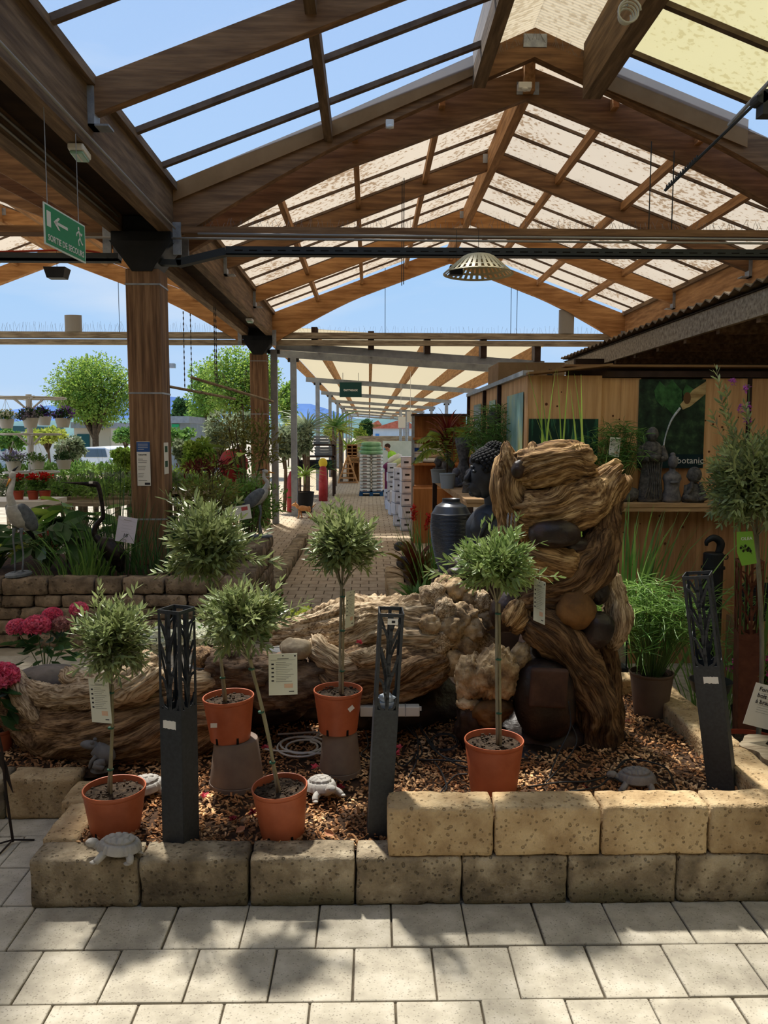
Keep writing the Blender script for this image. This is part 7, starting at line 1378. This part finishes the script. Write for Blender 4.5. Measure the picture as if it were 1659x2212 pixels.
for i, (x, y, Y, m, lab) in enumerate([(852, 990, 23.5, bagw, 'white sack leaning on the tagged boxes'), (842, 1003, 24, mat('plum_bag', (110, 40, 84)), 'plum coloured small bag under the worker'), (858, 1000, 23, mat('pale_green_bag', (196, 206, 150)), 'pale green bag on the box stack'), (872, 1005, 21.5, mat('beige_bag', (210, 180, 150)), 'beige bag beside the box stack')]):
    p = at(x, y, Y); b = MB(); b.blob(p, (.22, .2, .09), i, .1, 2, 16, rotm((0, 1, 0), -.5), sq=.7); b.bb((p[0]-.15, Y-.1, 0), (p[0]+.15, Y+.1, p[2]-.05)); tag(b.build('goods_bag', m, smooth=True), lab, 'bag')
# tall wooden shelf unit with goods
UY = 16.5; a, c = at(892, 1000, UY)[0], at(1012, 1000, UY)[0]; zt6 = at(900, 898, UY)[2]; t = thing('wooden_shelf_unit', 'orange-brown wooden shelf unit with tins and sacks right of the path', 'shelf unit', ((a+c)/2, UY, 0)); w = (c-a)/2; ow_ = mat('orange_wood', (150, 96, 50), (184, 124, 70), sc=2, st=(6, 6, .6))
b = MB(); b.bb((-w, .5, 0), (w, .53, zt6)); b.build('back', ow_, t); b = MB(); b.bb((-w-.02, -.02, zt6), (w+.02, .55, zt6+.04)); b.build('top_rail', dkp, t)
for x in (-w, w): b = MB(); b.bb((x-.03, 0, 0), (x+.03, .06, zt6)); b.build('upright', steel, t)
SH = [at(900, yy, UY)[2] for yy in (945, 1000, 1050)]
for z in SH: b = MB(); b.bb((-w, -.02, z-.05), (w, .5, z)); b.build('shelf', ow_, t)
tinm = mat('blue_tin', (24, 70, 150), rough=.4); k = 0
for r_ in (0, 1):
    for x in (900, 909): X = at(x, 990, UY)[0]; t = thing('paint_tin', 'blue and white tin on the wooden shelf unit, %s %s' % (['lower', 'upper'][r_], ['left', 'right'][k % 2]), 'tin', (X, UY+.1, SH[1]+r_*.2)); k += 1; b = MB(); b.lathe([(.001, 0), (.05, 0), (.05, .19), (.001, .19)], 16); b.build('can', white, t, auto=.8); b = MB(); b.lathe([(.0505, .03), (.051, .11)], 16, cap=False); b.build('band', tinm, t)
for i in range(4): p = (at(935+(i % 2)*5, 990, UY)[0], UY+.15, SH[1]+.055+i*.1); b = MB(); b.blob(p, (.22, .18, .06), i, .05, 2, 16, sq=.7); tag(b.build('small_sack', [bagw, MATS['beige_bag']][i % 2], smooth=True), 'small pale sack on the wooden shelf unit, %s from the bottom' % ORD[i], 'sack')
b = MB(); b.bb((at(893, 1100, 15.6)[0], 15.5, 0), (at(960, 1100, 15.6)[0], 15.9, at(893, 1055, 15.6)[2])); tag(b.build('wooden_chest', ow_), 'low wooden chest in front of the wooden shelf unit', 'chest')
for i, (x0, x1, y0, y1, Y, lab) in enumerate([(860, 876, 900, 924, 30, 'cream hanging panel before the shelf unit, left'), (879, 890, 889, 912, 24, 'cream hanging panel before the shelf unit, right')]): a, c = at(x0, y1, Y), at(x1, y0, Y); b = MB(); b.bb((a[0], Y, a[2]), (c[0], Y+.03, c[2])); b.tube([(a[0]+.1, Y+.01, c[2]), (a[0]+.1, Y+.01, 3.95)], .006, 4); tag(b.build('cream_board', white), lab, 'sign')
# red covers and bags
redc = mat('red_cover', (150, 40, 44), (176, 64, 66), sc=4, rough=.6)
for i, (x, y0, y1, Y, r, lab, yel) in enumerate([(505, 970, 1035, 13.2, .18, 'red fabric covered round object behind the maples', 0), (698, 1000, 1045, 25.5, .14, 'slim red bag with a yellow top beside the second canopy post', 1), (630, 1018, 1090, 21.8, .13, 'red folded parasol bag behind the first canopy post', 0)]):
    p0, p1 = at(x, y1, Y), at(x, y0, Y); H = p1[2]; zb = max(0, p0[2]) if i == 0 else 0; t = thing('red_cover', lab, 'cover', (p0[0], Y, 0)); b = MB()
    if i == 0: b.blob((0, 0, (H+zb)/2), (.24, .2, (H-zb)/2), 3, .08, 1.5, 24, ridge=.05); b.tube([(0, 0, 0), (0, 0, zb+.1)], .03, 6)
    else: b.lathe([(.001, 0), (r, 0), (r*1.02, H*.5), (r*.8, H*.85), (r*.3, H), (.001, H)], 14)
    b.build('cover', redc, t, smooth=True)
    if yel: b = MB(); b.blob((0, 0, H), (.14, .1, .16), 1, .05, 1, 14); b.build('yellow_top', mat('yellow_plastic', (220, 190, 60)), t, smooth=True)
# dog
dm = mat('tan_fur', (176, 122, 74), (206, 156, 108), sc=20, rough=1); DYg = 20.2; p = at(657, 1094, DYg); t = thing('dog', 'small tan dog walking at the left edge of the path behind the first canopy post', 'dog', (p[0], DYg, 0)); b = MB()
b.tube([(-.14, 0, .24), (-.05, 0, .25), (.08, 0, .235), (.16, 0, .25)], [.06, .075, .06, .055], 14, sm=12); b.tube([(-.14, 0, .26), (-.2, 0, .33), (-.25, 0, .34), (-.31, 0, .32)], [.045, .045, .045, .018], 12, sm=10); b.tube([(-.22, .03, .37), (-.21, .045, .42)], [.018, .004], 6); b.tube([(-.22, -.03, .37), (-.21, -.045, .42)], [.018, .004], 6)
for sx, d in ((-.12, -.02), (-.1, .04)):
    for sy in (-.035,) if d < 0 else (.035,): b.tube([(sx, sy, .2), (sx+d*.5, sy, .1), (sx+d, sy, .015), (sx+d-.03, sy, .01)], [.03, .016, .014, .012], 8, sm=8)
for sy, d in ((-.04, .03), (.04, -.03)): b.tube([(.14, sy, .22), (.1+d, sy, .13), (.17+d, sy, .08), (.15+d, sy, .01), (.12+d, sy, .008)], [.045, .028, .016, .014, .012], 8, sm=10)
b.tube([(.2, 0, .27), (.27, 0, .34), (.3, 0, .36)], [.018, .012, .005], 6); b.build('body', dm, t, smooth=True)
# ================================================================ UNDER THE MAIN ROOF
# emergency exit sign
A_, B_ = at(93, 435, 5.75), at(182, 488, 6.4); d = unit((B_-A_)*[1, 1, 0]); L = np.linalg.norm((B_-A_)[:2]); ang = math.atan2(d[1], d[0]); h = .283
t = thing('exit_sign', 'green hanging emergency exit sign reading sortie de secours', 'exit sign', (A_[0], A_[1], A_[2]-h), ang); b = MB(); b.bb((0, -.004, 0), (L, .004, h)); b.build('board', mat('sign_white', (220, 232, 224)), t)
sgm = mat('exit_green', (36, 140, 92), rough=.5); b = MB(); b.bb((.012, -.006, .012), (L-.012, -.0042, h-.012)); b.build('panel', sgm, t)
b = MB(); b.bb((.03, -.008, .13), (.09, -.006, .235)); b.build('door_pictogram', white, t)
b = MB(); y = -.008; cxx = .13; b.bb((cxx+.02, y, .172), (cxx+.22, y+.002, .192)); b.add([(cxx, y, .182), (cxx+.07, y, .225), (cxx+.1, y, .225), (cxx+.045, y, .182)], [(0, 3, 2, 1)]); b.add([(cxx, y, .182), (cxx+.045, y, .182), (cxx+.1, y, .139), (cxx+.07, y, .139)], [(0, 3, 2, 1)]); b.build('arrow', white, t)
b = MB(); rx = L-.11; b.lathe([(.0005, -.001), (.013, 0), (.0005, .001)], 10, (rx-.01, y, .232), rotm((1, 0, 0), PI/2)); 
for q in ([(rx-.01, .215), (rx+.01, .165)], [(rx-.01, .21), (rx-.045, .19), (rx-.05, .17)], [(rx-.005, .21), (rx+.035, .19), (rx+.045, .205)], [(rx+.01, .165), (rx-.02, .14), (rx-.01, .105)], [(rx+.01, .165), (rx+.03, .135), (rx+.055, .125)]):
    for (xa, za), (xb, zb_) in zip(q, q[1:]): b.bar((xa, y, za), (xb, y, zb_), .012, .002, up=(0, 1, 0))
b.build('running_figure', white, t)
text('SORTIE DE SECOURS', .062, (L/2, -.008, .035), white, parent=t, bold=.015)
ztop_ = 4.33
for x in (.06, L-.1): b = MB(); b.tube([(x, 0, h), (x, 0, ztop_-(A_[2]-h))], .003, 5); b.build('hanging_wire', steel, t)
def light(label, p, rz):
    t = thing('emergency_light', label, 'emergency light', p, rz); b = MB(); b.bb((-.13, -.06, 0), (.13, .06, .05)); b.build('housing', white, t, bevel=.012); b = MB(); b.bb((-.11, -.05, -.022), (.11, .05, 0)); b.build('diffuser', mat('green_tinted_cover', (150, 190, 170), rough=.3) if 'green_tinted_cover' not in MATS else MATS['green_tinted_cover'], t, bevel=.01); b = MB(); b.bb((-.09, -.008, -.024), (.09, .008, -.021)); b.build('tube', white, t); return t
light('emergency light under the left beam above the exit sign', tuple(atz(172, 335, 4.27)), PI/2+.1)
light('small emergency light on the far part of the left beam', (-2.3, 15.9, 4.27), PI/2)
# conduits
cond = mat('grey_conduit', (150, 146, 138), rough=.5)
def cd(label, pts, r=.011, n=0, nm='conduit'): b = MB(); b.tube(pts, r, 8, sm=n); return tag(b.build(nm, cond, smooth=True), label, 'conduit')
cd('grey conduit along the lower edge of the near left beam', [(-2.14, 0, 4.36), (-2.14, 9.2, 4.36)]); cd('grey conduit under the valley between the left beams, upper', [(-2.45, 1, 4.5), (-2.45, 9.1, 4.5)]); cd('grey conduit on the outer left beam, lower', [(-2.73, 2, 4.38), (-2.73, 9.1, 4.38)]); cd('second grey conduit on the outer left beam', [(-2.73, 2, 4.46), (-2.73, 9.1, 4.46)])
for i, z in enumerate((4.30, 4.255)): cd('long white conduit running under the near cross beam, %s' % ['upper', 'lower'][i], [(-3.5 if i else -1.9, 9.24, z+.015), (1.5, 9.24, z), (6.6, 9.24, z-.01)], .013)
t = thing('cable_tray', 'dark perforated cable tray running under the near cross beam', 'cable tray', (2.2, 9.3, 4.1)); b = MB(); b.bb((-3.8, -.03, 0), (4.6, .1, .012)); b.bb((-3.8, -.03, 0), (4.6, -.02, .09)); b.bar((-3.8, .03, .04), (-4.35, .03, -.09), .12, .08); b.bar((-4.3, .03, -.09), (-4.9, .03, -.07), .12, .06); b.build('tray', mat('dark_metal', (50, 54, 56), rough=.6), t)
b = MB(); [b.bb((-3.7+.16*i, -.032, .04), (-3.61+.16*i, -.029, .052)) for i in range(51)]; tag(b.build('slots', slot, t), kind='stuff')
t = thing('cable_tray', 'dark cable tray with orange cables left of the timber post', 'cable tray', (-3.8, 9.3, 4.02)); b = MB(); b.bb((-2.5, -.03, 0), (1.0, .1, .03)); b.bb((-2.5, -.03, 0), (1.0, -.02, .09)); b.build('tray', MATS['dark_metal'], t); b = MB(); b.tube([(-2.4, -.0, .12), (-.5, 0, .1), (.6, 0, .12), (.95, 0, .03)], .012, 6, sm=20); b.build('orange_cable', mat('orange_cable', (170, 60, 40)), t)
# hanging slotted shade
LY = 9.0; p = at(1033, 590, LY); t = thing('slotted_lampshade', 'cream slotted dome lampshade hanging below the near cross beam', 'lampshade', (p[0], LY, p[2])); s_ = LY/FPX; crm = mat('cream_enamel', (210, 198, 158), rough=.5)
R0, R1, Hh = 72*s_, 34*s_, .17; rings = [(R0, 0), (R0*.84, .05), (R0*.66, .11), (R1, Hh)]
b = MB()
for (r, z) in rings: b.lathe([(r+.012, z-.008), (r-.012, z+.006), (r-.012, z+.0), (r+.012, z-.014)], 48, cap=False)
b.build('rings', crm, t)
b = MB()
for i in range(34): a = i*2*PI/34; [b.bar((r0*math.cos(a), r0*math.sin(a), z0), (r1*math.cos(a), r1*math.sin(a), z1), .034, .004) for (r0, z0), (r1, z1) in zip(rings, rings[1:])]
b.build('slats', crm, t); b = MB(); b.lathe([(R1, Hh), (R1*.8, Hh+.02), (.02, Hh+.025), (.001, Hh+.025)], 32, cap=False); b.build('top_plate', crm, t); b = MB(); b.tube([(0, 0, Hh+.02), (0, 0, 4.33-p[2])], .003, 5); b.build('cord', blackm, t)
p = at(985, 595, 9.05); t = thing('speaker_box', 'small black box hanging left of the slotted lampshade', 'speaker', tuple(p)); b = MB(); b.bb((-.07, -.05, 0), (.07, .05, .1)); b.build('case', blackm, t); b = MB(); b.tube([(0, 0, .1), (0, 0, 4.33-p[2])], .003, 5); b.build('cord', blackm, t)
p = at(124, 602, 13.0); t = thing('speaker_box', 'dark box lamp hanging in the left bay beyond the exit sign', 'lamp', tuple(p)); b = MB(); b.box((0, 0, .08), (.26, .2, .16), tw=1.3); b.build('case', blackm, t); b = MB(); b.tube([(0, 0, .16), (0, 0, 1.6)], .004, 5); b.build('cord', blackm, t)
p = at(1360, 22, 5.6); t = thing('hose_coil', 'translucent coiled tube hanging from the upper right rafter', 'coil', tuple(p)); b = MB(); b.tube([((.075-.0025*a*.5)*math.cos(a), .004*a, (.075-.0025*a*.5)*math.sin(a)) for a in np.arange(0, 26, .4)], .007, 6); b.build('coil', mat('milky_tube', (196, 192, 170), rough=.25), t, smooth=True); b = MB(); b.tube([(0, .05, .05), (.0, .06, .6)], .004, 5); b.build('hanger', steel, t)
for (x, y, Y, lab) in ((842, 268, 9.28, 'small white sensor box under the left side of the first truss'), (1133, 187, 9.28, 'white twin lamp sensor under the apex of the first truss')): p = at(x, y, Y); t = thing('sensor', lab, 'sensor', tuple(p-[0, 0, .04])); b = MB(); b.box((0, 0, .04), (.09, .08, .08) if x < 900 else (.15, .1, .07)); b.build('case', white, t, bevel=.01); b = MB(); b.blob((0, -.03, .0), (.04, .03, .025), 1, 0, 1, 12); b.build('lens', white, t, smooth=True)
# rack and pinion vent drive
A_, B_ = at(1436, 412, 6.2), at(1640, 215, 5.6); t = thing('vent_opener', 'toothed rack rod of the roof vent opener reaching down at the upper right', 'vent opener', tuple(A_)); dd = B_-A_; b = MB(); b.tube([(0, 0, 0), dd*1.25], .011, 6); b.build('rod', MATS['dark_metal'], t)
b = MB(); u = unit(dd); [b.box(u*(.03+.022*i)+np.array([-.008, 0, .012]), (.008, .014, .02)) for i in range(14)]; tag(b.build('teeth', MATS['dark_metal'], t), kind='stuff'); b = MB(); b.lathe([(.001, -.05), (.04, -.05), (.04, .05), (.001, .05)], 14, dd, rotm((1, 0, 0), PI/2)); b.box(dd+[.05, 0, -.03], (.09, .1, .16)); b.build('gear_case', MATS['dark_metal'], t); b = MB(); b.tube([dd+[-.4, 0, .1], dd+[.6, 0, -.25]], .016, 8) if 0 else b.tube([dd+[-.05, -.3, .02], dd+[.02, .5, .02]], .014, 8); b.build('shaft', steel, t)
# half shells on the far cross beam, poles on chains
for (x, y0, y1, Y, lab, w) in ((158, 681, 718, 18.75, 'pale grey half-round box standing on the far cross beam at the left', 36), (1224, 670, 717, 18.75, 'pale grey curved box standing on the far cross beam at the right', 33)):
    z0, z1 = 4.41, at(x, y0, Y)[2]; X = at(x, y0, Y)[0]; r = w*Y/FPX/2; t = thing('air_curtain_shell', lab, 'heater', (X, Y, z0)); a = np.linspace(PI, 2*PI, 16); b = MB(); b.add([(r*math.cos(q), r*.5*math.sin(q), 0) for q in a]+[(r*math.cos(q), r*.5*math.sin(q), z1-z0) for q in a], [(i, i+1, 17+i, 16+i) for i in range(15)]+[tuple(range(16, 32)), tuple(range(15, -1, -1)), (15, 0, 16, 31)]); b.build('shell', mat('putty_grey', (150, 146, 138), rough=.6) if 'putty_grey' not in MATS else MATS['putty_grey'], t); b = MB(); b.bb((-r*.5, .0, -.0), (r*.5, .08, .04)); b.build('foot', dkp, t)
chm = mat('chain_metal', (90, 84, 78), rough=.6)
for i, (x0, y0, x1, y1, Y, lab) in enumerate(((412, 815, 590, 868, 13.6, 'upper'), (360, 834, 508, 862, 14.6, 'lower'))):
    p0, p1 = at(x0, y0, Y), at(x1, y1, Y+1.2); t = thing('hanging_pole', 'thin wooden pole hung on chains between the timber posts, %s one' % lab, 'pole', tuple(p0)); b = MB(); b.tube([(0, 0, 0), p1-p0], .025, 8); b.build('pole', grey_wood, t)
    for u in (.25, .35) if i else (.28, .3):
        q = (p1-p0)*u; b = MB(); n = int((4.33-(p0+q)[2])/.05); [b.box(q+[0, 0, .05*k+.025], (.02 if k % 2 else .006, .006 if k % 2 else .02, .05)) for k in range(n)]; b.build('chain', chm, t)
for i, (x, Y, z0, z1, lab) in enumerate([(868, 12.5, 4.35, 5.9, 'left of centre above the near cross beam'), (872, 12.4, 4.35, 5.9, 'just right of the first, above the near cross beam'), (832, 18.7, 4.4, 5.9, 'over the far cross beam in the middle'), (1105, 18.7, 4.4, 5.5, 'over the far cross beam, right, first'), (1118, 18.7, 4.4, 5.5, 'over the far cross beam, right, second'), (1398, 9.4, 4.4, 5.4, 'at the right above the near cross beam, first'), (1447, 9.4, 4.4, 5.3, 'at the right above the near cross beam, second'), (255, 18.7, 4.4, 5.6, 'in the left bay, first'), (278, 18.7, 4.4, 5.6, 'in the left bay, second')]):
    X = at(x, 600, Y)[0]; b = MB(); b.tube([(X, Y, z0), (X, Y, z1)], .007, 5); tag(b.build('hanging_cable', blackm), 'thin vertical steel cable '+lab, 'cable')
# bird spikes
spk = mat('spike_wire', (120, 116, 110), rough=.4)
def spikes(label, p0, p1, n, h=.11, seed=0):
    b = MB(); g = np.random.default_rng(seed); p0 = np.array(p0, float); p1 = np.array(p1, float)
    for i in range(n): p = p0+(p1-p0)*(i+.5)/n; e = p+[g.normal()*.03, g.normal()*.05, h*g.uniform(.7, 1.1)]; b.bar(p, e, .0028, .0028, up=(0, 1, 0))
    tag(b.build('bird_spikes', spk), label, 'bird spikes', kind='stuff')
spikes('wire bird spikes along the near cross beam', (-1.9, 9.4, 4.41), (5.7, 9.4, 4.41), 200); spikes('wire bird spikes along the far cross beam, left bay', (-9, 18.8, 4.41), (-2.6, 18.8, 4.41), 150, .22); spikes('wire bird spikes along the far cross beam', (-1.8, 18.8, 4.41), (5.6, 18.8, 4.41), 100, .16)
for Y in (12.55, 15.65):
    for x0, x1, lab in ((XL+.3, XA, 'left'), (XR-.3, XA, 'right')): spikes('wire bird spikes on the %s rafter of the %s frame' % (lab, 'first' if Y < 14 else 'second'), (x0, Y-.03, zr(x0)-.03), (x1, Y-.03, zr(x1)-.03), 100, .13)
spikes('wire bird spikes on the apex of the first truss', (1.25, 9.33, zr(1.25)+.08), (XA, 9.33, zr(XA)+.1), 26, .1); spikes('wire bird spikes on the right of the truss apex', (XA, 9.33, zr(XA)+.1), (2.5, 9.33, zr(2.5)+.08), 26, .1)
